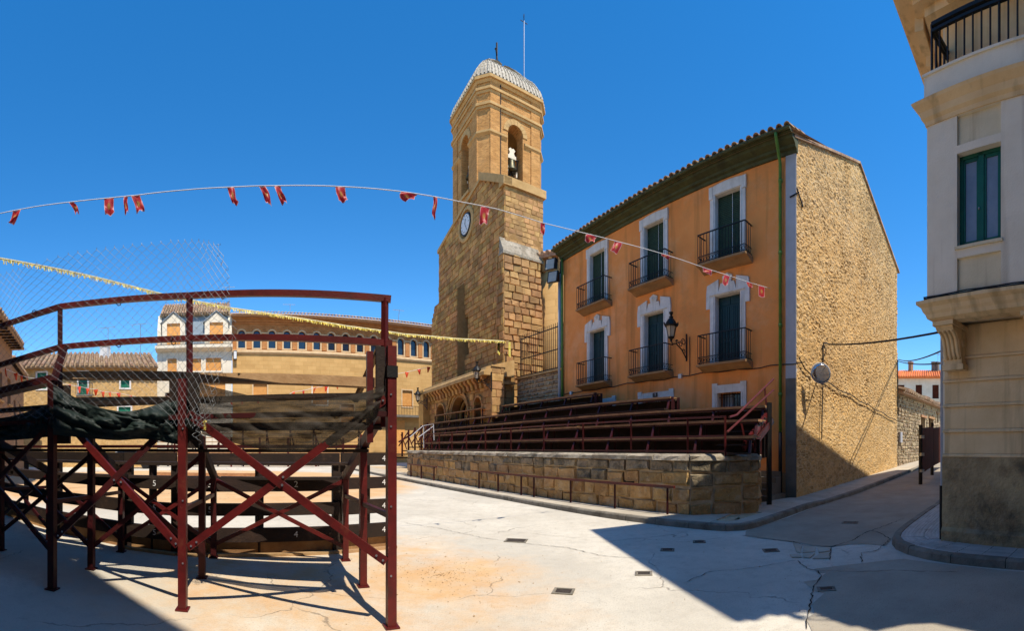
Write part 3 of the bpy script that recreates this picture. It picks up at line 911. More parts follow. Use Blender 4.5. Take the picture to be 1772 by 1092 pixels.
def balcony(c, zf, w=1.98):
    """slab on a sloped soffit, wrought iron railing with scrolls"""
    pr = [(QF + .01, zf - .24), (QF - .12, zf - .21), (QF - .30, zf - .12), (QF - .50, zf - .08), (QF - .50, zf - .01), (QF + .01, zf - .01)]
    sl = MB().moulding(H, pr, c - w / 2, c + w / 2).build('balcony_slab', M['sill'], house)
    q = QF - .46
    e = w / 2 - .04
    ra = MB()
    loop = [H(c - e, QF - .01, 0), H(c - e, q, 0), H(c + e, q, 0), H(c + e, QF - .01, 0)]
    for z, t in ((zf + .04, .022), (zf + .24, .016), (zf + 1.0, .034)):
        for a, b in zip(loop, loop[1:]):
            ra.bar(a + Vector((0, 0, z)), b + Vector((0, 0, z)), t)
    rail = ra.build('balcony_railing', M['iron'], house)
    n = 15
    for k in range(n + 1):
        s = c - e + 2 * e * k / n
        MB().bar(H(s, q, zf + .02), H(s, q, zf + 1.0), .017).build('baluster', M['iron'], rail)
    for sg in (-1, 1):
        for k in (1, 2, 3):
            qq = q + (QF - q) * k / 4
            MB().bar(H(c + sg * e, qq, zf + .02), H(c + sg * e, qq, zf + 1.0), .017).build('baluster', M['iron'], rail)
    scr = MB()
    for k in range(n):
        s = c - e + 2 * e * (k + .5) / n
        for r0, dz in ((.048, .085), (.038, .185)):
            pts = [H(s + r0 * cos(a_) * (1 - .25 * (dz > .1)), q, zf + .04 + dz + r0 * sin(a_)) for a_ in [2 * pi * j / 9 for j in range(10)]]
            scr.tube(pts, .007, 4, caps=False)
    for sg in (-1, 1):
        for k in range(3):
            qq = q + (QF - q) * (k + .7) / 4
            scr.tube([H(c + sg * e, qq + .045 * cos(2 * pi * j / 9), zf + .14 + .07 * sin(2 * pi * j / 9)) for j in range(10)], .007, 4, caps=False)
    scr.build('scrollwork', M['iron'], rail)

for c in cols:
    surround(c, 1.06, 8.05, 10.52, 'top')
    surround(c, 1.06, 4.57, 7.0, 'mid')
    balcony(c, 8.06)
    balcony(c, 4.58)
    # rolled slatted blind over the upper door
    b = MB()
    z = 8.1
    while z < 10.5:
        b.box(H, c - .52, c + .52, QF + .16, QF + .19, z, z + .05)
        z += .062
    bl = b.build('roller_blind', M['blind'], house)
    MB().tube([H(c + .1, QF + .14, 8.3), H(c + .1, QF + .14, 10.5)], .008, 5).build('blind_cord', M['string'], bl)
    MB().box(H, c - .53, c + .53, QF + .24, QF + .3, 8.0, 10.55).build('door_leaf', M['door_green'], house)
    # panelled double door on the first floor
    d = MB().box(H, c - .53, c + .53, QF + .2, QF + .26, 4.6, 7.0)
    for sg in (-1, 1):
        for z0, z1 in ((4.75, 5.4), (5.5, 6.6)):
            for t in range(6):
                s0 = c + sg * (.06 + .43 * t / 6) if sg > 0 else c - .06 - .43 * (t + 1) / 6
                d.box(H, s0 + .006, s0 + .43 / 6 - .006, QF + .18, QF + .205, z0, z1)
        d.box(H, *(sorted((c + sg * .02, c + sg * .5))), QF + .185, QF + .205, 6.68, 6.95)
    d.build('shutter_door', M['door_green'], house)
for c, w, z0 in ((-8.02, 1.0, 2.2), (-11.42, 1.5, 1.4), (-14.4, 1.0, 2.2)):
    surround(c, w, z0, 3.6, 'low')
    g = MB()
    n = int(w / .11)
    for k in range(1, n):
        s = c - w / 2 + w * k / n
        g.bar(H(s, QF + .1, z0), H(s, QF + .1, 3.6), .018)
    for z in (z0 + .25, z0 + .75, 3.45):
        g.bar(H(c - w / 2, QF + .1, z), H(c + w / 2, QF + .1, z), .02)
    g.build('window_grille', M['iron'], house)
    MB().box(H, c - w / 2 + .02, c - .03, QF + .3, QF + .32, z0 + .1, 3.55).build('curtain', M['curtain'], house)
    MB().box(H, c - w / 2, c + w / 2, QF + .34, QF + .36, z0, 3.6).build('window_pane', M['blue_glass'], house)
# house number plate over the door
np_ = MB().box(H, -11.52, -11.28, QF - .075, QF - .063, 3.68, 3.84).build('number_plate', M['iron'], house)
Rm = Matrix((H.t, Vector((0, 0, 1)), -H.n)).transposed().to_4x4()
text_mesh('number', '15', .15, Matrix.Translation(H(-11.4, QF - .077, 3.76)) @ Rm, M['num_white'], np_)
# timber cornice
cor = [(q_c, 10.98 + (z_c - 10.98) * .74) for q_c, z_c in [(QF + .02, 10.98), (QF - .06, 10.98), (QF - .09, 11.10), (QF - .18, 11.14), (QF - .20, 11.24), (QF - .40, 11.34), (QF - .42, 11.44), (QF - .55, 11.47), (QF - .57, 11.58), (QF + .02, 11.58)]]
MB().moulding(H, cor, S0 - .1, S1 + .05).build('cornice', M['green_wood'], house)
gut = [(QF - .57 - .14 * sin(a_), 11.56 - .10 * (1 - abs(cos(a_))) * 1.2 + 0 * a_) for a_ in [pi * k / 6 for k in range(7)]]
gm_ = MB().tube([H(S0 - .1, QF - .62, 11.40), H(S1 + .05, QF - .62, 11.40)], .06, 10)
gm_.build('gutter', M['green_wood'], house)
# downpipes
dp = MB()
sp = S1 - .52
dp.tube([H(sp + .1, QF - .62, 11.36), H(sp + .1, QF - .6, 11.25), H(sp + .04, QF - .3, 10.95), H(sp, QF - .1, 10.75), H(sp, QF - .09, 2.2)], .052, 10)
for z in (10.2, 7.9, 5.6, 3.4):
    dp.tube([H(sp, QF - .09, z - .05), H(sp, QF - .09, z + .05)], .068, 10)
dpo = dp.build('downpipe', M['green_metal'], house, smooth=True)
MB().tube([H(sp, QF - .09, 2.2), H(sp, QF - .09, .15)], .062, 10).build('downpipe_foot', M['iron'], house, smooth=True)
MB().tube([H(S0 + .02, QF - .1, 11.3), H(S0 + .02, QF - .09, 2.2)], .055, 8).build('downpipe', M['green_metal'], house, smooth=True)
MB().tube([H(S0 - .16, QF - .12, 10.4), H(S0 - .16, QF - .12, 2.0)], .085, 10).build('downpipe', M['grey_render'], house, smooth=True)
# roof: front slope with clay tiles, cap tiles along the eave one by one
ridge_q, ridge_z = QF + 5.2, 13.7
roof = MB()
PR = C0 + GD * 5.3
PE = C0 + GD * 11.05
A0, A1 = H(S0 - .1, QF - .5, 11.44), H(S1 + .1, QF - .5, 11.44)
R0, R1 = H(S0 - .1, QF + 5.0, 13.72), Vector((PR.x, PR.y, 13.72)) + Vector((.1, -.2, 0)) * 0
E0, E1 = H(S0 - .1, QF + 10.5, 11.5), Vector((PE.x, PE.y, 11.55))
roof.add([A0, A1, R1, R0, E0, E1], [(0, 1, 2, 3), (3, 2, 5, 4)])
roof.add([p - Vector((0, 0, .12)) for p in (A0, A1, R1, R0, E0, E1)], [(3, 2, 1, 0), (4, 5, 2, 3)])
ro = roof.build('roof', M['roof_tile'], house, recalc=False)
tl = MB()
N = 6
L_, rr = .55, .105
vs, fs = [], []
for j, (q, rad) in enumerate(((0, rr), (L_, rr * .8))):
    for k in range(N + 1):
        a = pi * k / N
        vs.append((rad * cos(a), q, rad * sin(a) * .95))
    for k in range(N + 1):
        a = pi * k / N
        vs.append(((rad - .016) * cos(a), q, (rad - .016) * sin(a) * .95))
n1 = N + 1
for k in range(N):
    fs += [(k, k + 1, 2 * n1 + k + 1, 2 * n1 + k), (n1 + k + 1, n1 + k, 3 * n1 + k, 3 * n1 + k + 1), (k + 1, k, n1 + k, n1 + k + 1)]
tile_me = bpy.data.meshes.new('clay_tile')
tile_me.from_pydata(vs, [], fs)
tile_me.materials.append(M['roof_tile'])
tile_me.polygons.foreach_set('use_smooth', [True] * len(tile_me.polygons))
nt_ = 46
for r_ in range(3):
    for k in range(nt_):
        s = S0 + (S1 + .1 - S0) * (k + .5) / nt_
        o = bpy.data.objects.new('clay_tile', tile_me)
        COL.objects.link(o)
        o.parent = ro
        q = QF - .68 + r_ * .45 + random.uniform(-.02, .02)
        p = H(s + random.uniform(-.012, .012), q, 11.44 + r_ * .185 + random.uniform(-.008, .008)) - ORG[house.name]
        o.matrix_local = Matrix.Translation(p) @ Matrix.Rotation(-H.a + random.uniform(-.03, .03), 4, 'Z') @ Matrix.Rotation(radians(22), 4, 'X')
# gable wall: rough render over rubble, real relief
def gable():
    L1 = 11.05
    nu, nv = 430, 480
    nrm = Vector((GD.y, -GD.x, 0))
    def top(w):
        return 11.42 + (13.78 - 11.42) * w / 5.3 if w < 5.3 else 13.78 - (13.78 - 11.5) * (w - 5.3) / (L1 - 5.3)
    m = MB()
    for j in range(nv + 1):
        for i in range(nu + 1):
            w = L1 * i / nu
            z0 = gz(C0.x + GD.x * w, C0.y + GD.y * w) - .1
            z = z0 + (top(w) - z0) * j / nv
            wz = noise.noise(Vector((w * 1.1, z * 1.1, 5))) * .5
            p = Vector((w * 5.2 + wz, z * 8.5 + w * 1.2 + wz, 1.7))
            c = noise.voronoi(p)[0]
            stone_ = min(1.0, (c[1] - c[0]) * 2.2)
            d = .030 * stone_ * (.55 + .9 * noise.noise(Vector((w * .9, z * .9, 31)))) + .024 * noise.fractal(Vector((w * 8, z * 10, 3)), .7, 2.1, 4) + .03 * noise.noise(Vector((w * .6, z * .6, 9)))
            smooth_zone = max(0, min(1, (3.6 - z) / 1.2))
            d *= 1 - .45 * smooth_zone
            if i == 0:
                d *= .2
            m.v.append(C0 + GD * w + nrm * (d + .02) + Vector((0, 0, z)))
    n = nu + 1
    for j in range(nv):
        for i in range(nu):
            m.f.append((j * n + i, j * n + i + 1, (j + 1) * n + i + 1, (j + 1) * n + i))
    g = m.build('gable_wall', M['gable'], house, recalc=False)
    # body of the house behind
    core = MB()
    P = [(0, 0), (0, 11.36), (5.3, 13.7), (L1, 11.45), (L1, 0)]
    a = [C0 + GD * w + Vector((0, 0, z)) - nrm * .03 for w, z in P]
    b = [p - nrm * .4 for p in a]
    core.add(a + b, [(0, 1, 2, 3, 4), (9, 8, 7, 6, 5)] + [(i, (i + 1) % 5, 5 + (i + 1) % 5, 5 + i) for i in range(5)])
    core.build('gable_core', M['mortar'], house)
    # brick coping along both slopes
    for (wa, wb) in ((-.25, 5.3), (5.3, L1 + .25)):
        npc = 14 if wa < 0 else 22
        for k in range(npc):
            w0, w1 = wa + (wb - wa) * k / npc, wa + (wb - wa) * (k + 1) / npc - .012
            t0 = top(max(0, min(L1, w0))) + (.0)
            t1 = top(max(0, min(L1, w1)))
            if w0 < 0:
                t0 -= .1
            if w1 > L1:
                t1 -= .1
            q = []
            for w, t in ((w0, t0), (w1, t1)):
                q.append([C0 + GD * w + nrm * e + Vector((0, 0, t + dz)) for e, dz in ((.11, .0), (-.2, .0), (-.2, .10), (.11, .09))])
            vs = q[0] + q[1]
            MB().add(vs, [(0, 1, 2, 3), (7, 6, 5, 4)] + [(i, (i + 1) % 4, 4 + (i + 1) % 4, 4 + i) for i in range(4)]).build('coping_tile', M['roof_tile'], house)
    return nrm
GN = gable()
# rear and left walls so that the house is closed from the side
bk = MB()
pts_ = [H(S0, QF + .4, 0), H(S0, QF + 10.4, 0), C0 + GD * 11.0 - GN * .3]
for a, b in zip(pts_, pts_[1:]):
    bk.add([a, b, b + Vector((0, 0, 11.4)), a + Vector((0, 0, 11.4))], [(0, 1, 2, 3)])
lt = [H(S0, QF + .4, 11.4), H(S0, QF + 5.1, 13.6), H(S0, QF + 10.4, 11.4)]
bk.add(lt, [(0, 1, 2)])
bk.build('rear_wall', M['lower_wall'], house, recalc=False)
# iron tie on the corner
MB().bar(H(S1 - .2, QF - .06, 9.62), H(S1 + .12, QF - .06, 9.7), .03).bar(Vector((C0.x, C0.y, 9.85)) + GN * .06 - GD * .05, Vector((C0.x, C0.y, 9.45)) + GN * .06 + GD * .35, .035).build('tie_anchor', M['iron'], house)
# steps beside the house corner
stp = thing('stone_steps', 'worn stone steps between the terrace end and the ochre house corner', 'steps', H(-6.6, 11.6, .1))
for k in range(5):
    MB().box(H, -7.55, -6.0 + .12 * (k == 0), 11.25 + k * .26, 12.46, .10 + k * .17 * (k > 0), .10 + .17 * (k + 1)).build('step', M['grey_cement'], stp)
# cables along the facade
cb = thing('facade_cable', 'thin black cable along the ochre facade below the first floor balconies', 'cable', H(-11.5, QF - .05, 4.4))
pt = []
n = 30
for k in range(n + 1):
    s = S0 + .1 + (S1 + .2 - S0) * k / n
    pt.append(H(s, QF - .04, 4.34 + .025 * sin(k * 1.9) + .02 * sin(k * .7)))
MB().tube(pt, .018, 5).build('wire', M['cable'], cb)
for s in (-16.9, -10.15):
    MB().box(H, s - .07, s + .07, QF - .09, QF + .0, 4.27, 4.43).build('junction_box', M['white_paint'], cb)
MB().tube([H(-9.72, QF - .03, 4.36), H(-9.72, QF - .03, 5.75)], .014, 5).build('wire', M['cable'], cb)
# ------------------------------------------------------------------ church with bell tower
C = Frame(1650)
CS = C.side()
church = thing('stone_church', 'golden stone church with square bell tower, clock and arched porch', 'church', C(-28, 15, 0))
QC = 13.28

def courses(F, lim, z0, z1, q, depth, h, wmin, wmax, holes, out, proud=.02, top=None):
    """courses of dressed stones between lim(z) = (s0,s1); collected in out as argument tuples"""
    z = z0
    while z < z1 - .1:
        hh = h * random.uniform(.86, 1.14)
        zt_ = min(z + hh, z1)
        a, b = lim((z + zt_) / 2)
        s = a
        first = True
        while s < b - .05:
            w = random.uniform(wmin, wmax) * (.6 if first and random.random() < .5 else 1)
            first = False
            e = min(s + w, b)
            if b - e < .2:
                e = b
            blocked = [hl for hl in holes if hl[0] < e and hl[1] > s and hl[2] < zt_ and hl[3] > z]
            if not blocked:
                out.append((F, s + .006, e - .006, z + .005, zt_ - .005, q, depth))
            else:
                hl = blocked[0]
                if hl[0] - s > .12:
                    out.append((F, s + .006, hl[0] - .004, z + .005, zt_ - .005, q, depth))
                if e - hl[1] > .12:
                    out.append((F, hl[1] + .004, e - .006, z + .005, zt_ - .005, q, depth))
            s = e
        z = zt_

def ftop(s):                                    # top of the west wall
    if s < -25.4:
        return 17.7 + (19.45 - 17.7) * (s + 32.95) / 7.55
    return 19.45 - (19.45 - 17.5) * (s + 25.4) / 3.05
S_L, S_R = -32.95, -22.35
def flim(z):
    if z <= 17.5:
        return (S_L, S_R)
    if z >= 19.4:
        return (-25.5, -25.3)
    a = S_L + max(0, (z - 17.7)) / 1.75 * 7.55
    b = -25.4 + (19.45 - z) / 1.95 * 3.05
    return (a, b)
clock_c = (-27.75, 17.55)
slit = (-28.05, -27.45, 8.3, 11.0)
holes = [slit, (clock_c[0] - .95, clock_c[0] + .95, clock_c[1] - 1.05, clock_c[1] + 1.05)]
st = []
courses(C, flim, 1.4, 19.45, QC, .1, .36, .45, .85, holes, st, .03)
fm = MB()
for a in st:
    fm.stone(*a, j=.014, proud=.035, inset=.025)
struct(fm.build('front_masonry', M['ashlar'], church), 'stuff')
core = MB()
core.cells(C, S_L, S_R, 0, 17.5, QC + .06, QC + 2.8, [slit])
core.prism(C, [(S_L, 17.5), (S_R, 17.5), (-25.4, 19.4), (S_L, 17.65)], QC + .06, QC + 2.8)
core.build('front_core', M['ashlar_core'], church)
MB().box(C, slit[0], slit[1], QC + .5, QC + .6, slit[2], slit[3]).build('slit_window', M['dark'], church)
# thick left pier
st = []
courses(C, lambda z: (-33.0 + max(0, z - 11.8) * .5, -28.0), 1.4, 13.0, QC - .6, .1, .36, .45, .85, [], st)
pm_ = MB()
for a in st:
    pm_.stone(*a, j=.014, proud=.035, inset=.025)
struct(pm_.build('pier_masonry', M['ashlar'], church), 'stuff')
pc = MB().prism(C, [(-33.0, 0), (-28.0, 0), (-28.0, 12.98), (-32.4, 12.98), (-33.0, 11.8)], QC - .54, QC + 1.5)
pc.build('pier_core', M['ashlar_core'], church)
MB().moulding(C, [(QC - .62, 13.0), (QC + .05, 13.0), (QC + .05, 13.55)], -32.4, -28.0).build('pier_cap', M['ashlar_core'], church)
# lit side of the front block, stone by stone
st = []
courses(CS, lambda z: (QC, QC + 2.82), 1.4, 17.5, -S_R, .1, .33, .32, .62, [], st)
for a in st:
    MB().stone(*a, j=.014, proud=.03, inset=.025).build('ashlar_stone', M['ashlar_lit'], church)
MB().box(C, S_R - 1, S_R - .06, QC + .05, QC + 2.8, 0, 17.5).build('side_core', M['ashlar_core'], church)
# raking slab coping round the top of the block
cp = MB()
cp.prism(C, [(-25.5, 19.42), (-22.2, 17.45), (-22.2, 17.95), (-25.5, 19.95)], QC - .18, QC + .4)
cp.box(C, S_R - .5, S_R + .15, QC - .15, QC + 2.95, 17.48, 17.98)
cp.prism(C, [(S_L - .1, 17.62), (-25.5, 19.40), (-25.5, 19.62), (S_L - .1, 17.9)], QC - .1, QC + .5)
cp.build('slab_coping', M['trim'], church)
# corner buttress with a weathered sloping cap
st = []
courses(CS, lambda z: (QC - .35, QC + 2.5 - max(0, z - 9) * .05), 1.4, 13.2, -S_R - .42, .1, .42, .45, .85, [], st)
bt = MB()
for a in st:
    MB().stone(*a, j=.03, proud=.06, inset=.04).build('buttress_stone', M['ashlar_lit'], church)
st = []
courses(C, lambda z: (S_R - .45, S_R + .42), 1.4, 13.2, QC - .36, .1, .42, .3, .6, [], st)
for a in st:
    bt.stone(*a, j=.02, proud=.04, inset=.03)
struct(bt.build('buttress_masonry', M['ashlar'], church), 'stuff')
b2 = MB().box(C, S_R - .45, S_R + .36, QC - .30, QC + 2.3, 0, 13.2)
b2.build('buttress_core', M['ashlar_core'], church)
MB().prism(CS, [(QC - .4, 13.15), (QC + 2.5, 13.15), (QC + 2.5, 13.3), (QC - .4, 13.3)], -S_R - .46, -S_R + .1).prism(C, [(S_R - .05, 13.3), (S_R + .46, 13.3), (S_R - .05, 14.3)], QC - .38, QC + 2.4).build('buttress_cap', M['coping'], church)
# nave behind
MB().box(C, -34, -24.2, QC + 2.8, 44, 0, 14.5).prism(C, [(-34.3, 14.5), (-23.9, 14.5), (-29, 16.5)], QC + 3, 44).build('nave', M['ashlar_core'], church)

# belfry: square with chamfered corners
LB, CB = 5.6, .62
bs0, bs1, bq0, bq1 = -31.33, -26.0, 13.62, 18.98
def octa(g):
    """plan of the belfry grown by g, as (s,q)"""
    a, b, c, d, k = bs0 - g, bs1 + g, bq0 - g, bq1 + g, CB + g * .59
    return [(a + k, c), (b - k, c), (b, c + k), (b, d - k), (b - k, d), (a + k, d), (a, d - k), (a, c + k)]
def slab(m, g0, z0, g1, z1):
    P, Q = octa(g0), octa(g1)
    n = 8
    b = len(m.v)
    m.v += [C(s, q, z0) for s, q in P] + [C(s, q, z1) for s, q in Q]
    m.f += [tuple(b + i for i in range(n)), tuple(b + n + i for i in range(n))[::-1]]
    for i in range(n):
        j = (i + 1) % n
        m.f.append((b + i, b + j, b + n + j, b + n + i))
zb0, zb1 = 17.0, 27.0
op = (20.2, 24.5)
bw = MB()
cs_, cq_ = (bs0 + bs1) / 2, (bq0 + bq1) / 2
bw.cells(C, bs0 + CB, bs1 - CB, zb0, zb1, bq0, bq0 + .8, [(cs_ - .62, cs_ + .62, op[0], op[1], .62)])
bw.cells(C, bs0 + CB, bs1 - CB, zb0, zb1, bq1 - .8, bq1, [(cs_ - .62, cs_ + .62, op[0], op[1], .62)])
bw.cells(CS, bq0 + CB, bq1 - CB, zb0, zb1, -bs1, -bs1 + .8, [(cq_ - .62, cq_ + .62, op[0], op[1], .62)])
bw.cells(CS, bq0 + CB, bq1 - CB, zb0, zb1, -bs0 - .8, -bs0, [(cq_ - .62, cq_ + .62, op[0], op[1], .62)])
for (sa, qa, sb, qb, si, qi) in ((bs1 - CB, bq0, bs1, bq0 + CB, bs1 - .8, bq0 + .8), (bs0 + CB, bq0, bs0, bq0 + CB, bs0 + .8, bq0 + .8), (bs1 - CB, bq1, bs1, bq1 - CB, bs1 - .8, bq1 - .8), (bs0 + CB, bq1, bs0, bq1 - CB, bs0 + .8, bq1 - .8)):
    P = [C(sa, qa, 0), C(sb, qb, 0), C(si, qb, 0), C(si, qi, 0), C(sa, qi, 0)]
    bw.plan([(p.x, p.y) for p in P], zb0, zb1)
bw.build('belfry_wall', M['brick'], church)
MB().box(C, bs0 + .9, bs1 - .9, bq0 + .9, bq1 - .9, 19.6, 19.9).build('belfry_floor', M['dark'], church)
# flat corner strips either side of each face
ps = MB()
for s in (bs0 + CB, bs1 - CB - .75):
    ps.box(C, s, s + .75, bq0 - .07, bq0 + .02, 17.4, 26.9)
for q in (bq0 + CB, bq1 - CB - .75):
    ps.box(CS, q, q + .75, -bs1 - .07, -bs1 + .02, 17.4, 26.9)
ps.build('corner_strip', M['brick'], church)
MB().tube([C(bs1 + .1, bq0 + CB + .8, 17.9), C(bs1 + .1, bq0 + CB + .8, 26.9)], .035, 6).build('lightning_cable', M['cable'], church)
for z, g, h in ((23.35, .15, .14), (25.2, .20, .17), (26.25, .20, .17), (26.95, .30, .2)):
    m = MB()
    if z > 24:
        slab(m, .08, z - .22, g * .6, z - .06)
        slab(m, g, z - .05, g, z + h - .05)
        slab(m, g, z + h - .05, .05, z + h + .08)
    else:                                       # this one stops either side of the bell openings
        O, I = octa(g), octa(-.02)
        for i in range(8):
            j = (i + 1) % 8
            for f0, f1 in (((0, .33), (.67, 1)) if i % 2 == 0 else ((0, 1),)):
                def at_(P, f):
                    return (P[i][0] + (P[j][0] - P[i][0]) * f, P[i][1] + (P[j][1] - P[i][1]) * f)
                a, b, c, d = at_(O, f0), at_(O, f1), at_(I, f1), at_(I, f0)
                m.hexa([C(*p, z - .12) for p in (d, c, c, d)][:0] + [C(*a, z - .05), C(*b, z - .05), C(*c, z - .2), C(*d, z - .2), C(*a, z + h - .05), C(*b, z + h - .05), C(*c, z + h + .05), C(*d, z + h + .05)])
    struct(m.build('string_course', M['trim'], church), 'stuff') if z < 24 else m.build('string_course', M['trim'], church)
# arch rings round the openings
for F, c, q in ((C, cs_, bq0), (CS, cq_, -bs1)):
    for k in range(9):
        a0, a1 = pi * k / 9, pi * (k + 1) / 9 - .02
        P = [(c + r_ * cos(a_), op[1] - .62 + r_ * sin(a_)) for r_, a_ in ((.63, a0), (1.0, a0), (1.0, a1), (.63, a1))]
        MB().prism(F, P, q - .05, q + .3).build('voussoir', M['trim'], church)
    MB().box(F, c - .8, c + .8, q - .12, q + .6, op[0] - .22, op[0] - .004).build('belfry_sill', M['trim'], church)
# tiled pavilion roof, rolls of glazed tile up every slope
rprof = [(27.16, .26), (27.8, .06), (28.6, -.42), (29.3, -1.1), (29.8, -1.8), (30.05, -2.3), (30.1, -2.6)]
rf = MB()
for (z0, g0), (z1, g1) in zip(rprof, rprof[1:]):
    P, Q = octa(g0), octa(g1)
    b = len(rf.v)
    rf.v += [C(s, q, z0) for s, q in P] + [C(s, q, z1) for s, q in Q]
    for i in range(8):
        j = (i + 1) % 8
        rf.f.append((b + i, b + j, b + 8 + j, b + 8 + i))
roof_o = rf.build('belfry_roof', M['belfry_tile'], church)
rib = MB()
for side in range(8):
    nr = 15 if side % 2 == 0 else 4
    for k in range(nr):
        f = (k + .5) / nr
        pts_ = []
        for z, g in rprof[:-1]:
            P = octa(g)
            a, b = P[side], P[(side + 1) % 8]
            pts_.append(C(a[0] + (b[0] - a[0]) * f, a[1] + (b[1] - a[1]) * f, z + .03))
        for p0, p1 in zip(pts_, pts_[1:]):
            nseg = max(2, int((p1 - p0).length / .32))
            for t in range(nseg):
                u, v = p0.lerp(p1, t / nseg), p0.lerp(p1, (t + 1.06) / nseg)
                wd = .06 * (1 - .75 * min(1, max(0, (u.z - 27.2) / 3.8)))
                rib.tube([u + Vector((0, 0, .02)), v], [wd, wd * .82], 6, caps=False)
struct(rib.build('roll_tiles', M['belfry_tile'], roof_o, smooth=True), 'stuff')
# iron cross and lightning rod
cx_ = C(cs_, cq_, 30.0)
ic = MB().tube([cx_, cx_ + Vector((0, 0, 2.5))], .075, 6)
u = (C.t * .8 - C.n * .6).normalized()
ic.bar(cx_ + Vector((0, 0, 1.55)) - u * .55, cx_ + Vector((0, 0, 1.55)) + u * .55, .09)
ic.bar(cx_ + Vector((0, 0, .7)) - C.t * .3, cx_ + Vector((0, 0, .7)) + C.t * .3, .05)
for a in range(4):
    d = Vector((cos(a * pi / 2), sin(a * pi / 2), 0)) * .3
    ic.tube([cx_ + Vector((0, 0, .1)) + d, cx_ + Vector((0, 0, .5)) + d * .3, cx_ + Vector((0, 0, .9)) + d * .9, cx_ + Vector((0, 0, 1.1)) + d * .5], .05, 5)
for e in (-.55, .55):
    ic.lathe(cx_ + Vector((0, 0, 1.55)) + u * e, [(.02, -.1), (.1, 0), (.02, .1)], 8)
ic.build('iron_cross', M['iron'], church)
rp_ = C(bs1 - 1.0, bq1 - 1.3, 28.3)
MB().tube([rp_, rp_ + Vector((0, 0, 5.2))], .045, 6).build('lightning_rod', M['galv'], church)
lt_ = rp_ + Vector((0, 0, 5.1))
MB().tube([lt_, lt_ + Vector((0, 0, .6))], .03, 5).bar(lt_ - u * .35, lt_ + u * .35 + Vector((0, 0, .15)), .035).bar(lt_ - C.n * .3, lt_ + C.n * .3, .035).build('rod_tip', M['iron'], church)
# bells with yokes
def bell(F, c, q, label):
    b = thing('church_bell', label, 'bell', F(c, q, 20.2))
    p = F(c, q, 21.6)
    MB().lathe(p, [(.44, -.05), (.42, .03), (.33, .22), (.27, .5), (.25, .68), (.16, .78), (.04, .82)], 18).build('bell_body', M['bell'], b, smooth=True)
    y = MB()
    y.box(F, c - .34, c + .34, q - .11, q + .11, 22.42, 22.66)
    y.prism(F, [(c - .26, 22.66), (c + .26, 22.66), (c + .16, 22.85), (c + .28, 23.05), (c + .12, 23.2), (c, 23.1), (c - .12, 23.2), (c - .28, 23.05), (c - .16, 22.85)], q - .09, q + .09)
    y.build('yoke', M['far_white'], b)
    MB().bar(F(c - .6, q, 22.5), F(c + .6, q, 22.5), .07).build('axle', M['iron'], b)
    fr = MB()
    for sg in (-1, 1):
        fr.bar(F(c + sg * .48, q, 20.2), F(c + sg * .48, q, 22.5), .08)
        fr.bar(F(c + sg * .48, q, 20.3), F(c + sg * .1, q - .05, 21.3), .06)
    fr.build('bell_frame', M['iron'], b)
    for e in ((.36, .44, 20.5, 21.0), (-.46, -.36, 21.4, 21.8), (.3, .4, 21.15, 21.55)):
        MB().box(F, c + e[0], c + e[1], q - .16, q - .1, e[2], e[3]).build('striker', M['far_white'], b)
    MB().tube([F(c, q, 21.75), F(c + .04, q, 21.4)], [.03, .07], 8).build('clapper', M['iron'], b)
bell(CS, cq_, -bs1 + .55, 'dark bronze bell with pale yoke in the sunlit tower opening')
bell(C, cs_, bq0 + .55, 'dark bell in the shaded narrow tower opening above the clock')
# clock
ck = MB()
rot = Matrix.Rotation(pi / 2, 3, C.t)
cc = C(clock_c[0], QC, clock_c[1])
MB().lathe(cc, [(1.22, -.1), (1.22, .05), (1.12, .09), (.96, .09), (.96, -.1)], 32, rot).build('clock_surround', M['trim'], church)
co = MB().lathe(cc, [(.80, -.2), (.80, .04), (.78, .06)], 32, rot).build('clock_rim', M['iron'], church)
MB().lathe(cc, [(.68, 0), (.68, .085), (.66, .09)], 32, rot).build('clock_dial', M['clock'], church)
MB().box(C, clock_c[0] - .97, clock_c[0] + .97, QC + .04, QC + .1, clock_c[1] - 1.07, clock_c[1] + 1.07).build('clock_backing', M['ashlar_core'], church)
hd = MB()
for a, l, w in ((radians(12), .36, .05), (radians(150), .52, .035)):
    p0 = C(clock_c[0], QC - .10, clock_c[1])
    p1 = C(clock_c[0] + sin(a) * l, QC - .10, clock_c[1] + cos(a) * l)
    hd.bar(p0, p1, w, .012)
hd.build('clock_hands', M['iron'], church)
for k in range(12):
    nm = MB()
    a = k * pi / 6
    p0 = C(clock_c[0] + sin(a) * .5, QC - .094, clock_c[1] + cos(a) * .5)
    p1 = C(clock_c[0] + sin(a) * .62, QC - .094, clock_c[1] + cos(a) * .62)
    nm.bar(p0, p1, .05, .006)
    nm.build('hour_mark', M['iron'], church)

# porch
QP = 11.35
pl, pr_ = C.sx(737.5, QP), C.sx(851, QP)
porch = MB()
arch = [(C.sx(756, QP), C.sx(770, QP), 1.3, 4.7, .74), (C.sx(779, QP), C.sx(807, QP), 1.3, 4.9, 1.25), (C.sx(821.5, QP), C.sx(833.5, QP), 1.3, 4.6, .42)]
porch.cells(C, pl, pr_, 0, 5.3, QP + .05, QP + .6, arch)
porch.build('porch_wall', M['ashlar_core'], church)
st = []
courses(C, lambda z: (pl + .75, pr_), 1.4, 5.3, QP, .08, .34, .4, .8, [(a[0] - .35 * (i == 1) - .12, a[1] + .35 * (i == 1) + .12, 0, a[3] + .12 + .2 * (i == 1)) for i, a in enumerate(arch)], st)
pmn = MB()
for a in st:
    pmn.stone(*a, j=.01, proud=.025, inset=.02)
struct(pmn.build('porch_masonry', M['ashlar'], church), 'stuff')
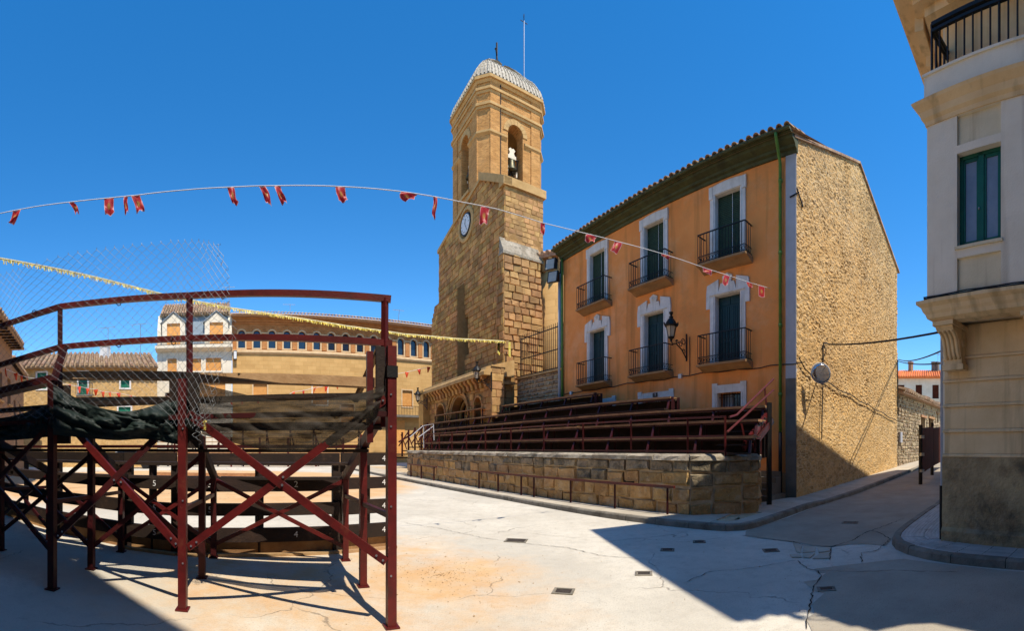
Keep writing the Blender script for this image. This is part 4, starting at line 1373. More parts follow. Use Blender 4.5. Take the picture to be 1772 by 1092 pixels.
for i, a in enumerate(arch):
    c, w = (a[0] + a[1]) / 2, (a[1] - a[0]) / 2
    rings = ((0, .14, -.06), ) if i != 1 else ((0, .16, .10), (.16, .17, .02), (.33, .16, -.08))
    for off, th, q in rings:
        n = 9 if i == 1 else 7
        for k in range(n):
            a0, a1 = pi * k / n, pi * (k + 1) / n - .015
            P = [(c + (w + r_) * cos(a_), a[3] - a[4] + (a[4] + r_) * sin(a_)) for r_, a_ in ((off, a0), (off + th - .01, a0), (off + th - .01, a1), (off, a1))]
            MB().prism(C, P, QP + q, QP + .5).build('voussoir', M['ashlar'], church)
    for sg in (-1, 1):
        s_ = c + sg * (w + .1)
        MB().box(C, s_ - .1, s_ + .1, QP - .05, QP + .4, 1.4, a[3] - a[4]).build('jamb', M['ashlar'], church)
    if i == 1:
        # stepped inner orders of the doorway
        for k in range(3):
            r_ = w - .14 * (k + 1)
            pts_ = [C(c + r_ * cos(t_), QP + .7 + k * .3, a[3] - a[4] + (a[4] - .14 * (k + 1)) * sin(t_)) for t_ in [pi * j / 12 for j in range(13)]]
            MB().tube([C(c + r_, QP + .7 + k * .3, 1.4)] + pts_ + [C(c - r_, QP + .7 + k * .3, 1.4)], .11, 8).build('archivolt', M['ashlar'], church, smooth=True)
MB().box(C, pl, pr_ - 1.1, QP + 1.7, QP + 1.9, 0, 5.3).build('porch_shade_back', M['dark'], church)  # shade inside the porch is painted as a near black sheet
MB().box(C, pl - .1, pr_ + .1, QP + .6, QC - .5, 5.2, 5.35).build('porch_ceiling', M['ashlar_core'], church)
# corbel table and lean-to roof
nco = 17
for k in range(nco):
    s = pl + .9 + (pr_ - 1.0 - pl) * (k + .3) / nco
    MB().prism(CS, [(QP + .02, 5.02), (QP + .02, 5.62), (QP - .42, 5.62), (QP - .42, 5.5), (QP - .22, 5.3), (QP - .16, 5.05)][::-1], -s - .13, -s + .13).build('corbel', M['ashlar'], church)
MB().box(C, pl + .5, pr_, QP - .02, QP + .6, 5.3, 5.64).build('corbel_frieze', M['ashlar_core'], church)
MB().moulding(C, [(QP - .5, 5.63), (QP - .5, 5.82), (QP - .4, 5.92), (QP - .35, 6.06), (QC - .5, 6.6), (QC - .5, 5.63)], pl - .05, pr_ + .02).build('porch_eave', M['trim'], church)
MB().box(C, pl - .25, pl + .72, QP - .5, QP + .6, 0, 5.95).build('porch_pier', M['ashlar'], church)
# lit end pier of the porch, stone by stone
st = []
courses(CS, lambda z: (QP - .02, QP + .78), 1.4, 6.1, -pr_ - .03, .1, .42, .4, .8, [], st)
for a in st:
    MB().stone(*a, j=.01, proud=.02, inset=.02).build('pier_stone', M['ashlar_lit'], church)
MB().box(C, pr_ - .55, pr_ - .04, QP + .02, QP + .76, 0, 6.1).build('pier_core', M['ashlar_core'], church)
MB().box(C, pr_ - .6, pr_ + .08, QP - .06, QP + .84, 6.1, 6.2).build('pier_cap', M['trim'], church)
st = []
courses(CS, lambda z: (QP + 1.0, QP + 1.38), 1.4, 6.2, -pr_ - .05 + .3, .1, .42, .4, .8, [], st)
for a in st:
    MB().stone(*a, j=.01, proud=.02, inset=.02).build('pier_stone', M['ashlar_lit'], church)
MB().box(C, pr_ - 1.0, pr_ - .32, QP + .9, QC - .3, 0, 6.2).build('porch_end_wall', M['ashlar_core'], church)

# round stair turret between church and house
tc = W(985, 775, 29.5)
tur = thing('round_turret', 'rounded pale stone turret with tiled eave between church and ochre house', 'turret', (tc.x, tc.y, 0))
MB().lathe((tc.x, tc.y, 0), [(2.75, 0), (2.75, 13.2)], 40).build('turret_wall', M['far_ashlar'], tur, smooth=True)
ev = MB().lathe((tc.x, tc.y, 13.45), [(2.8, 0), (3.15, .02), (3.2, .22), (3.05, .3), (.2, 1.6)], 40)
ev.build('turret_roof', M['roof_tile'], tur)
for k in range(30):
    a = 2 * pi * k / 30
    d = Vector((cos(a), sin(a), 0))
    p = Vector((tc.x, tc.y, 0))
    MB().hexa([p + d * 2.7 + Vector((-d.y, d.x, 0)) * e + Vector((0, 0, z)) for z, e in ((12.75, -.12), (12.75, .12))] + [p + d * 2.85 + Vector((-d.y, d.x, 0)) * e + Vector((0, 0, 12.75)) for e in (.12, -.12)]
              + [p + d * 2.7 + Vector((-d.y, d.x, 0)) * e + Vector((0, 0, 13.45)) for e in (-.12, .12)] + [p + d * 3.1 + Vector((-d.y, d.x, 0)) * e + Vector((0, 0, 13.45)) for e in (.12, -.12)]).build('corbel', M['trim'], tur)
for k in range(56):
    a = 2 * pi * k / 56
    d = Vector((cos(a), sin(a), 0))
    p = Vector((tc.x, tc.y, 13.72))
    MB().tube([p + d * 3.25, p + d * 2.6 + Vector((0, 0, .28))], [.13, .1], 7).build('clay_tile', M['roof_tile'], tur)

# rubble wall with a railing on top, between church and house
A_ = W(897, 775, 24.6); B_ = H(S0 - .02, QF - .1, 0)
dv = Vector((B_.x - A_.x, B_.y - A_.y, 0))
RW = Frame(az=atan2(-dv.y, dv.x), o=(A_.x, A_.y))
LW = dv.length
rw = thing('rubble_wall', 'rough rubble stone wall below the iron railing beside the church', 'wall', (A_.x, A_.y, 0))
MB().box(RW, -.2, LW, .06, .6, 0, 5.55).build('wall_core', M['mortar'], rw)
z = 1.5
while z < 5.5:
    h = random.uniform(.16, .32)
    s = -.15
    while s < LW - .05:
        w = random.uniform(.22, .6)
        MB().stone(RW, s + .012, min(s + w, LW) - .012, z + .012, min(z + h, 5.58) - .012, .02, .12, j=.03, proud=.05, inset=.05).build('rubble_stone', M['rubble'], rw)
        s += w
    z += h
MB().box(RW, -.25, LW + .05, -.06, .65, 5.57, 5.68).build('wall_coping', M['trim'], rw)
rl = thing('iron_fence', 'tall black iron railing on top of the rubble wall', 'fence', (A_.x, A_.y, 5.68))
rr_ = MB()
for z in (5.8, 6.75, 7.9):
    rr_.bar(RW(-.1, .25, z), RW(LW, .25, z + (.0)), .045)
rr_.build('rail', M['iron'], rl)
n = int(LW / .17)
for k in range(n + 1):
    s = -.1 + LW * k / n
    MB().bar(RW(s, .25, 5.68), RW(s, .25, 8.12), .026).build('bar', M['iron'], rl)
for s in (-.1, LW - .1):
    MB().bar(RW(s, .25, 5.68), RW(s, .25, 8.0), .07).build('post', M['iron'], rl)
# ------------------------------------------------------------------ stone terrace with tiered benches
T = Frame(az=.9765)
QT = 8.55
tA, tB = T(-18.3, QT, 0), T(-3.0, QT, 0)
def tseg(o, d):
    return Frame(az=atan2(-d.y, d.x), o=(o.x, o.y))
tC = Vector((5.75, 8.98, 0))
tD = Vector((6.62, 10.3, 0))
sA = T.t.dot(Vector((-5.9, 24.0, 0)))
sB = T.t.dot(Vector((4.05, 9.3, 0)))
terr = thing('stone_terrace', 'low weathered stone retaining wall in front of church and house', 'wall', T(sB - 5, QT + 1, 0))
pB = T(sB, QT, 0)
segs = [(T, sA, sB, QT)]
F2 = tseg(pB, tC - pB); segs.append((F2, .0, (tC - pB).length, 0))
F3 = tseg(tC, tD - tC); segs.append((F3, .0, (tD - tC).length + .5, 0))
zz = [(.06, .40), (.40, .78), (.78, 1.12), (1.12, 1.40)]
for si, (F, a, b, q) in enumerate(segs):
    for r_, (z0, z1) in enumerate(zz):
        s = a - (.0 if si == 0 else 0)
        while s < b - .02:
            w = random.uniform(.42, .85) * (1.15 if r_ == 2 else 1)
            e = min(s + w, b)
            if b - e < .22:
                e = b
            dz = random.uniform(-.03, .03) if 0 < r_ < 3 else 0
            mm = M['mossy'] if r_ == 3 else (M['terrace'] if random.random() < .8 or r_ < 2 else M['mossy'])
            if not (si == 0 and r_ == 2 and sB - 2.05 < s < sB - 1.6):
                wob = lambda zz_: zz_ + (.07 * noise.noise(Vector((s * 1.7 + si * 9, zz_ * 3, 2))) if .1 < zz_ < 1.3 else 0)
                MB().stone(F, s + .012, e - .012, wob(z0) + .01, wob(z1) - .01, q + random.uniform(-.02, .02), .16, j=.04, proud=.03, inset=.035).build('wall_stone', mm, terr)
            s = e
    # coping slabs with broken edges
    s = a
    while s < b - .02:
        w = random.uniform(.7, 1.3)
        e = min(s + w, b)
        if b - e < .3:
            e = b
        m = MB()
        n = 4
        R = random.uniform
        lo = [F(s + .006 + (e - s - .012) * k / n, q - .05 + R(-.03, .03), 1.40) for k in range(n + 1)]
        up = [F(s + .006 + (e - s - .012) * k / n, q - .03 + R(-.03, .03), 1.50 + R(-.015, .015)) for k in range(n + 1)]
        tp = [F(s + .006 + (e - s - .012) * k / n, q + .07, 1.555 + R(-.012, .012)) for k in range(n + 1)]
        bk_ = [F(s + .006 + (e - s - .012) * k / n, q + .55, 1.55) for k in range(n + 1)]
        bb = [F(s + .006 + (e - s - .012) * k / n, q + .55, 1.40) for k in range(n + 1)]
        vs = lo + up + tp + bk_ + bb
        fs = []
        for r in range(5):
            r2 = (r + 1) % 5
            for k in range(n):
                fs.append((r * 5 + k, r * 5 + k + 1, r2 * 5 + k + 1, r2 * 5 + k))
        fs += [tuple(r * 5 for r in range(5)), tuple(r * 5 + n for r in range(5))]
        m.add(vs, fs).build('coping_slab', M['coping'], terr)
        s = e
# mortar core and terrace floor
PT = [T(sA, QT + .045, 0), T(sB - .01, QT + .045, 0), tC + Vector((-.03, .05, 0)), tD + Vector((-.12, .0, 0)) , H(-7.75, 12.46, 0), H(S0, 12.46, 0), C(-20, QP + .1, 0), C(pl, QP + .1, 0), T(sA - 1.5, QT + 3, 0)]
tc_ = MB().plan([(p.x, p.y) for p in PT], 0, 1.42)
tc_.build('terrace_core', M['mortar'], terr)
MB().box(T, sB - 2.05, sB - 1.68, QT - .0, QT + .05, .80, 1.06).build('drain_hole', M['dark'], terr)

# handrails standing on the pavement against the wall
def wall_rail(x0, x1, posts, y_top0, label):
    q = QT - .22
    s0, s1 = T.sx(x0, q), T.sx(x1, q)
    zt_ = T.zy(x0, y_top0, q)
    t = thing('wall_handrail', label, 'handrail', T((s0 + s1) / 2, q, .12))
    m = MB().bar(T(s0, q, zt_), T(s1, q, zt_ - .0), .07, .06)
    m.build('rail', M['red_steel'], t)
    for x in posts:
        s = T.sx(x, q)
        MB().bar(T(s, q, .12), T(s, q, zt_ - .025), .05).build('post', M['red_dark'], t)
    return zt_
wall_rail(815, 1167, [829, 862, 902, 924, 987.5, 1064, 1155], 814.5, 'long low maroon handrail along the foot of the stone wall')
wall_rail(706, 755, [711, 729, 751], 803, 'short maroon handrail at the far end of the stone wall')

# tiered benches
bl_ = thing('tiered_benches', 'long dark red tiered wooden benches standing on the stone terrace', 'bleachers', T(-11, QT + 2.5, 1.42))
rowsB = [(9.5, 2.0, 735, 1303), (10.3, 2.45, 738, 1313), (11.1, 2.88, 735, 1324), (11.9, 3.42, 735, 1160), (12.7, 4.0, 868, 1027)]
for i, (q, z, xl, xr) in enumerate(rowsB):
    s0, s1 = T.sx(xl, q), T.sx(xr, q)
    if i == 3:
        s0 = T.sx(742, q)
    n = max(1, int((s1 - s0) / 3.2))
    for k in range(n):
        a, b = s0 + (s1 - s0) * k / n, s0 + (s1 - s0) * (k + 1) / n - .012
        dz = random.uniform(-.008, .008)
        MB().box(T, a, b, q, q + .26, z - .065 + dz, z + dz).build('seat_plank', M['wood'], bl_)
        MB().box(T, a, b, q + .28, q + .50, z - .035 + dz * .5, z - .005 + dz * .5).build('seat_plank', M['wood'], bl_)
        MB().box(T, a, b, q - .34, q - .10, z - .46, z - .42).build('foot_plank', M['wood_dark'], bl_)
    ns = int((s1 - s0) / 1.55)
    fr = MB()
    for k in range(ns + 1):
        s = s0 + .1 + (s1 - s0 - .2) * k / ns
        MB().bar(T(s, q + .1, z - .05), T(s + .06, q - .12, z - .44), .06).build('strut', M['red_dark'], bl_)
        MB().bar(T(s, q + .35, z - .03), T(s, q + .35, 1.42), .06).build('strut', M['red_dark'], bl_)
    MB().bar(T(s0, q + .08, z - .09), T(s1, q + .08, z - .09), .05).build('seat_beam', M['red_dark'], bl_)
# short upper bench in front of the porch
s0, s1 = T.sx(750, 12.0), T.sx(834, 12.0)
MB().box(T, s0, s1, 11.95, 12.2, 3.86, 3.91).build('seat_plank', M['wood'], bl_)
for k in range(5):
    s = s0 + .1 + (s1 - s0 - .2) * k / 4
    MB().bar(T(s, 12.1, 1.42), T(s, 12.1, 3.86), .06).build('strut', M['red_dark'], bl_)
# upright end boards
for q, z, x in ((11.9, 3.42, 1160), (12.7, 4.0, 1027)):
    s = T.sx(x, q)
    MB().bar(T(s + .02, q + .1, 1.42), T(s + .02, q + .1, z + .0), .09).bar(T(s + .02, q + .45, 1.42), T(s + .02, q + .45, z), .09).build('end_frame', M['red_dark'], bl_)
# dark sheets below the seats; the shade there is put into their colour
for q, z, xl, xr in rowsB:
    s0, s1 = T.sx(xl, q), T.sx(xr, q)
    MB().box(T, s0 + .05, s1 - .05, q + .52, q + .545, 1.42, z - .08).build('seat_shade_sheet', M['wood_dark'], bl_)
# front guard rail
gr = thing('red_guard_rail', 'thin red guard rail along the front of the tiered benches', 'railing', T(-10, QT + .42, 1.5))
q = QT + .42
px_ = [735, 747, 760, 782, 807, 840, 884, 941, 1009, 1092, 1190, 1255]
ss = [T.sx(x, q) for x in px_]
for z in (2.43, 1.98, 1.62):
    MB().bar(T(ss[0], q, z), T(ss[-1], q, z), .045).build('rail', M['red_steel'], gr)
for s in ss:
    MB().bar(T(s, q, 1.5), T(s, q, 2.45), .045).build('post', M['red_steel'], gr)
# stair with two sloping handrails at the right end
sr = thing('red_stair_rail', 'red steel stair with sloping handrails at the right end of the benches', 'stair rail', T(sB + .4, QT + 1.4, 1.5))
a0 = W(1258, 748, 10.35); a1 = W(1338, 675, 12.6)
b0 = W(1262, 722, 10.35); b1 = W(1338, 656, 12.6); bm = W(1275, 718, 10.8)
MB().tube([a0, a1], .03, 8).build('handrail', M['red_steel'], sr)
MB().tube([b0, bm, b1], .03, 8).build('handrail', M['red_steel'], sr)
MB().bar(W(1323, 670, 12.2), W(1328, 715, 12.2), .045).build('post', M['red_steel'], sr)
MB().bar(W(1283, 733, 10.95), W(1290, 765, 10.95), .045).build('post', M['red_steel'], sr)
MB().bar(W(1286, 775, 10.7), W(1330, 716, 12.1), .07, .2).build('stringer', M['red_steel'], sr)
MB().bar(W(1292, 777, 10.7) + Vector((.12, .06, -.05)), W(1333, 724, 12.1) + Vector((.12, .06, -.05)), .06, .16).build('stringer', M['red_dark'], sr)
e_ = W(1331, 700, 12.0)
MB().bar((e_.x, e_.y, .1), (e_.x, e_.y, 2.95), .12).build('end_post', M['iron'], sr)
for k in range(5):
    p = W(1288, 770, 10.75).lerp(W(1330, 720, 12.1), k / 4.5)
    MB().cbox((p.x - .25, p.y + .2, p.z), .7, .24, .04, T.a).build('tread', M['wood_dark'], sr)
# stair at the far left end
sl_ = thing('far_stair_rail', 'stair with criss-cross red rails and grey handrails at far end of benches', 'stair rail', W(720, 800, 25))
gh_ = MB()
for dx in (0, 15):
    gh_.tube([W(709 + dx, 757, 25), W(732 + dx * 1.25, 737, 25.5)], .028, 6)
gh_.tube([W(732, 737, 25.5), W(750, 734, 25.2), W(751, 762, 25.2)], .028, 6).tube([W(733, 737, 25.5), W(733, 775, 25.5)], .028, 6)
gh_.build('handrail', M['grey_render'], sl_)
for k in range(5):
    x = 690 + k * 11
    MB().bar(W(x, 772 - k * 2, 25.6), W(x + 16, 748 - k * 3, 25.6), .07).build('brace', M['red_dark'], sl_)
    MB().bar(W(x + 14, 778 - k * 2, 25.7), W(x + 4, 752 - k * 3, 25.7), .06).build('brace', M['red_steel'], sl_)
    MB().bar(W(x + 6, 790 - k * 3, 25.6), W(x + 6, 748 - k * 4, 25.6), .08).build('post', M['red_dark'], sl_)
for k in range(5):
    p = W(692 + k * 11, 792 - k * 6, 25.8)
    MB().cbox((p.x, p.y, p.z), .5, 1.2, .06, T.a).build('tread', M['wood_dark'], sl_)
MB().bar(W(690, 765, 25.5), W(735, 738, 26), .09).build('stringer', M['red_dark'], sl_)
# ------------------------------------------------------------------ buildings across the square
A = Frame(408)
QA = 46.0
arc = thing('arcade_building', 'long sandstone building with a row of small arched brick windows under its eave', 'building', A(10, QA, 0))
z_e = 1.7 + 225 / 750 * QA
aL, aR = A.sx(402, QA), A.sx(800, QA)
wx = [418.1, 444.2, 470.4, 496.5, 522.4, 547.9, 573.5, 597.7, 622.7, 647.1, 681.2 - 9, 693, 715.5, 737.5]
wx = [418.1 + 25.6 * k for k in range(7)]
cs2 = [A.sx(418.1, QA) + (A.sx(573.5, QA) - A.sx(418.1, QA)) / 6 * k for k in range(15)]
ww, zw0, zw1 = .37, A.zy(418, 602.2, QA), A.zy(418, 571.5, QA)
z_s = A.zy(412, 609.5, QA)
hol = [(c - ww, c + ww, zw0, zw1, ww) for c in cs2]
MB().cells(A, aL, aR, z_s, z_e, QA, QA + .6, hol).build('arcade_wall', M['far_brick'], arc)
low = []
for x0, x1, y0, y1 in ((438.5, 462, 664.5, 690), (541, 566, 661, 700), (696, 713, 676, 704), (590, 612, 700, 745)):
    low.append((A.sx(x0, QA), A.sx(x1, QA), A.zy((x0 + x1) / 2, y1, QA), A.zy((x0 + x1) / 2, y0, QA)))
MB().cells(A, aL, aR, 0, z_s, QA - .03, QA + .6, low).build('lower_wall', M['far_ashlar'], arc)
MB().moulding(A, [(QA - .25, z_s - .05), (QA - .25, z_s + .12), (QA - .12, z_s + .22), (QA + .05, z_s + .22), (QA + .05, z_s - .22), (QA - .1, z_s - .2)], aL, aR).build('string_course', M['far_trim'], arc)
for i, c in enumerate(cs2):
    w = MB()
    for sg in (-1, 1):
        a, b = sorted((c + sg * ww, c + sg * (ww + .16)))
        w.box(A, a, b, QA - .05, QA + .1, zw0, zw1 - ww)
    w.box(A, c - ww - .16, c + ww + .16, QA - .08, QA + .1, zw0 - .16, zw0 - .01)
    for k in range(8):
        a0, a1 = pi * k / 8, pi * (k + 1) / 8
        P = [(c + r_ * cos(t_), zw1 - ww + r_ * sin(t_)) for r_, t_ in ((ww, a0), (ww + .16, a0), (ww + .16, a1), (ww, a1))]
        w.prism(A, P, QA - .05, QA + .1)
    wo = w.build('window', M['far_trim'], arc)
    for k in range(9):
        a0, a1 = pi * k / 9, pi * (k + 1) / 9 - .02
        P = [(c + r_ * cos(t_), zw1 - ww + r_ * sin(t_)) for r_, t_ in ((ww + .17, a0), (ww + .42, a0), (ww + .42, a1), (ww + .17, a1))]
        MB().prism(A, P, QA - .09, QA + .1).build('arch_brick', M['far_brick'], wo)
    MB().box(A, c - ww, c + ww, QA + .25, QA + .29, zw0, zw1).build('pane', M['blue_glass'], wo)
    # brick pier between this window and the next, standing a little proud
    if i < len(cs2) - 1:
        m_ = (c + cs2[i + 1]) / 2
        MB().box(A, m_ - .24, m_ + .24, QA - .10, QA + .02, zw0 - .1, zw1 - ww).build('brick_pier', M['far_brick'], arc)
        MB().box(A, m_ - .30, m_ + .30, QA - .14, QA + .02, zw1 - ww, zw1 - ww + .14).build('pier_cap', M['far_trim'], arc)
for k in range(3):
    MB().box(A, aL, aR, QA - .12 - .12 * k, QA + .02, z_e - .66 + .22 * k, z_e - .47 + .22 * k).build('brick_corbel_course', M['far_brick'], arc)
MB().moulding(A, [(QA - 1.15, z_e), (QA - 1.15, z_e + .1), (QA + 6, z_e + 2.4), (QA + 6, z_e)], aL - .2, aR).build('roof', M['roof_tile'], arc)
nt2 = int((aR - aL) / .36)
me2 = None
for k in range(nt2):
    o = bpy.data.objects.new('clay_tile', tile_me)
    COL.objects.link(o)
    o.parent = arc
    p = A(aL + (aR - aL) * (k + .5) / nt2, QA - 1.3, z_e + .14) - ORG[arc.name]
    o.matrix_local = Matrix.Translation(p) @ Matrix.Rotation(-A.a, 4, 'Z') @ Matrix.Rotation(radians(23), 4, 'X') @ Matrix.Scale(1.6, 4)
for i, (a, b, z0, z1) in enumerate(low):
    fr = MB()
    e = .14
    for (p0, p1, q0_, q1_) in ((a - e, a, z0 - e, z1 + e), (b, b + e, z0 - e, z1 + e), (a, b, z1, z1 + e), (a, b, z0 - e, z0)):
        fr.box(A, p0, p1, QA - .08, QA + .05, q0_, q1_)
    wo = fr.build('window', M['far_white'] if i == 1 else M['far_trim'], arc)
    sh = MB()
    n = 22
    for k in range(n):
        sh.box(A, a, b, QA + .10, QA + .14 + .01 * (k % 2), z0 + (z1 - z0) * k / n, z0 + (z1 - z0) * (k + .86) / n)
    sh.box(A, a, b, QA + .16, QA + .2, z0, z1)
    sh.build('roller_shutter', M['shutter_orange'], wo)
# balcony by the church end
bx0, bx1 = A.sx(640, QA), A.sx(760, QA)
zb_ = A.zy(700, 719, QA)
bal = MB().box(A, bx0, bx1, QA - .9, QA, zb_ - .25, zb_).build('balcony_slab', M['grey_cement'], arc)
for k in range(46):
    s = bx0 + (bx1 - bx0) * k / 45
    MB().bar(A(s, QA - .85, zb_), A(s, QA - .85, zb_ + 1.0), .03).build('baluster', M['iron'], bal)
MB().bar(A(bx0, QA - .85, zb_ + 1.0), A(bx1, QA - .85, zb_ + 1.0), .05).build('top_rail', M['iron'], bal)
MB().box(A, A.sx(682, QA), A.sx(700, QA), QA - .06, QA - .02, .3, zb_ - .6).build('garage_door', M['shutter_orange'], arc)
MB().box(A, aL + .1, aR - .1, QA + .7, QA + .8, 0, z_e).build('dark_backing', M['dark'], arc)

def antenna(x, r, y0, y1, label, tilt=0.0):
    p0, p1 = W(x, y0, r), W(x + tilt, y1, r)
    t = thing('roof_antenna', label, 'antenna', p0)
    MB().tube([p0, p1], .035, 6).build('mast', M['galv'], t)
    u_ = Vector((.8, .5, 0)).normalized()
    m = MB().bar(p1 - u_ * .8, p1 + u_ * .6, .04)
    v_ = Vector((-.5, .8, .2)).normalized()
    for k in range(6):
        c = p1 - u_ * (.75 - k * .25)
        m.bar(c - v_ * (.35 - .03 * k), c + v_ * (.35 - .03 * k), .022)
    m.build('yagi_array', M['galv'], t)
antenna(502, 49, 553, 527, 'thin roof antenna above the middle of the arched window row')
antenna(688, 50, 566, 537, 'roof antenna with white dish arms, nearest to the church', 3)
antenna(397, 47, 545, 497, 'tall roof antenna beside the white dormer house')
antenna(187, 39, 618, 567, 'roof antenna behind the white chimney of the rubble house')
antenna(243, 39, 618, 561, 'tall thin antenna on the rubble house near the white house')

# white house with two dormers
QW = 45.2
wh = thing('white_dormer_house', 'cream white house with slate blue mansard and two pointed dormers', 'house', A(A.sx(336, QW), QW, 0))
wL, wR = A.sx(272, QW), A.sx(401, QW)
zy = lambda y: A.zy(336, y, QW)
lo_h = []
for x0, x1, y0, y1 in ((290, 306, 620, 643), (330, 348, 621, 642), (356, 383, 620, 642), (345, 390, 662, 690), (286, 312, 679, 700)):
    lo_h.append((A.sx(x0, QW), A.sx(x1, QW), zy(y1), zy(y0)))
MB().cells(A, wL, wR, 0, zy(601), QW, QW + .5, lo_h).build('wall', M['far_white'], wh)
for k, (a, b, z0, z1) in enumerate(lo_h):
    fr = MB()
    for (p0, p1, q0_, q1_) in ((a - .16, a, z0 - .16, z1 + .16), (b, b + .16, z0 - .16, z1 + .16), (a, b, z1, z1 + .16), (a, b, z0 - .16, z0)):
        fr.box(A, p0, p1, QW - .07, QW + .03, q0_, q1_)
    wo = fr.build('window', M['far_white'], wh)
    sh = MB()
    n = 16
    for j in range(n):
        sh.box(A, a, b, QW + .10, QW + .14 + .012 * (j % 2), z0 + (z1 - z0) * j / n, z0 + (z1 - z0) * (j + .86) / n)
    sh.box(A, a, b, QW + .16, QW + .2, z0, z1)
    sh.build('roller_shutter', M['shutter_orange'] if k < 4 else M['rust_sheet'], wo)
# curved balcony ledge and moulding
MB().moulding(A, [(QW - .75, zy(604)), (QW - .75, zy(599)), (QW, zy(599)), (QW, zy(609)), (QW - .4, zy(607))], wL - .1, wR + .1).build('balcony_ledge', M['far_white'], wh)
bl2 = MB()
for z in (zy(598), zy(587)):
    bl2.bar(A(wL, QW - .7, z), A(wR, QW - .7, z), .05)
blo = bl2.build('balcony_rail', M['iron'], wh)
for k in range(50):
    s = wL + (wR - wL) * k / 49
    MB().bar(A(s, QW - .7, zy(599)), A(s, QW - .7, zy(587)), .025).build('baluster', M['iron'], blo)
MB().moulding(A, [(QW + .05, zy(601)), (QW + .8, zy(543)), (QW + 7, zy(543)), (QW + 7, zy(601))], wL + .35, wR - .35).build('mansard', M['slate'], wh)
for s in (wL, wR - .4):
    MB().prism(A.side(), [(QW - .05, zy(601)), (QW + .1, zy(570)), (QW + .7, zy(541)), (QW + 7, zy(541)), (QW + 7, zy(601))], -s - .4, -s).build('mansard_pier', M['far_white'], wh)
zr0, zr1 = zy(542), A.zy(336, 526.5, QW + 3)
MB().moulding(A, [(QW + .4, zy(543.5)), (QW + .4, zr0), (QW + 3, zr1), (QW + 7, zr0), (QW + 7, zy(543.5))], wL + .2, wR - .2).build('roof', M['roof_tile'], wh)
for k in range(26):
    s = wL + .3 + (wR - wL - .6) * (k + .5) / 26
    m = MB()
    for j in range(5):
        u, v = j / 5, (j + 1.08) / 5
        m.tube([A(s, QW + .2 + 2.8 * u, zr0 + .1 + (zr1 - zr0) * u), A(s, QW + .2 + 2.8 * v, zr0 + .06 + (zr1 - zr0) * v)], [.12, .095], 6)
    m.build('tile_row', M['roof_tile'], wh)
for xc in (300.5, 374.5):
    c = A.sx(xc, QW)
    hw = .9
    dm = MB()
    dm.cells(A, c - hw - .32, c + hw + .32, zy(601), zy(557), QW - .12, QW + 1.2, [(c - hw + .2, c + hw - .2, zy(583 + 15), zy(559))])
    dm.prism(A, [(c - hw - .32, zy(557)), (c + hw + .32, zy(557)), (c, zy(541.5))], QW - .12, QW + 2.5)
    do = dm.build('dormer', M['far_white'], wh)
    for sg in (-1, 1):
        MB().hexa([A(c + sg * (hw + .5), QW - .25, zy(560)), A(c + sg * (hw + .5), QW + 2.6, zy(560)), A(c, QW + 2.6, zy(540)), A(c, QW - .25, zy(540)),
                   A(c + sg * (hw + .5), QW - .25, zy(558)), A(c + sg * (hw + .5), QW + 2.6, zy(558)), A(c, QW + 2.6, zy(538.4)), A(c, QW - .25, zy(538.4))]).build('dormer_roof', M['slate'], do)
    MB().box(A, c - hw + .2, c + hw - .2, QW + .05, QW + .1, zy(598), zy(559)).build('roller_shutter', M['shutter_orange'], do)
fl = thing('wall_floodlight', 'small white floodlight on the wall at the corner of the white house', 'floodlight', A(A.sx(407, QA), QA - .3, z_s))
MB().box(A, A.sx(404, QA), A.sx(410, QA), QA - .5, QA - .3, z_s - .9, z_s + .1).build('housing', M['iron'], fl)
MB().box(A, A.sx(404.6, QA), A.sx(409.4, QA), QA - .53, QA - .5, z_s - .8, z_s).build('lens', M['clock'], fl)

# rubble house with green shutters
G = Frame(170)
QG = 38
rh = thing('rubble_house', 'low rubble stone house with green shutters and a clay tile roof', 'house', G(0, QG, 0))
gL, gR = G.sx(38, QG), G.sx(272, QG)
zg = lambda y: G.zy(170, y, QG)
gw = []
for x0, x1, y0, y1 in ((64.5, 80, 644, 672), (136, 151, 644, 684), (209, 224, 644, 671), (136, 151, 706, 735), (205, 226, 704, 735)):
    gw.append((G.sx(x0, QG), G.sx(x1, QG), zg(y1), zg(y0)))
MB().cells(G, gL, gR, 0, zg(636), QG, QG + .5, gw).build('wall', M['far_stone'], rh)
for k, (a, b, z0, z1) in enumerate(gw):
    fr = MB()
    for (p0, p1, q0_, q1_) in ((a - .14, a, z0 - .14, z1 + .14), (b, b + .14, z0 - .14, z1 + .14), (a, b, z1, z1 + .14), (a, b, z0 - .14, z0)):
        fr.box(G, p0, p1, QG - .06, QG + .1, q0_, q1_)
    wo = fr.build('window', M['white_paint'], rh)
    sh = MB()
    n = 24
    for j in range(n):
        sh.box(G, a, b, QG + .08, QG + .12 + .015 * (j % 2), z0 + (z1 - z0) * j / n, z0 + (z1 - z0) * (j + .84) / n)
    sh.box(G, a, b, QG + .14, QG + .18, z0, z1)
    sh.build('roller_shutter', M['shutter_green'], wo)
MB().moulding(G, [(QG - .7, zg(637.5)), (QG - .7, zg(635.5)), (QG + 5, G.zy(170, 612, QG + 5)), (QG + 10, zg(635)), (QG + 10, zg(637.5))], gL - .4, gR).build('roof', M['roof_tile'], rh)
nrow = int((gR - gL + .4) / .42)
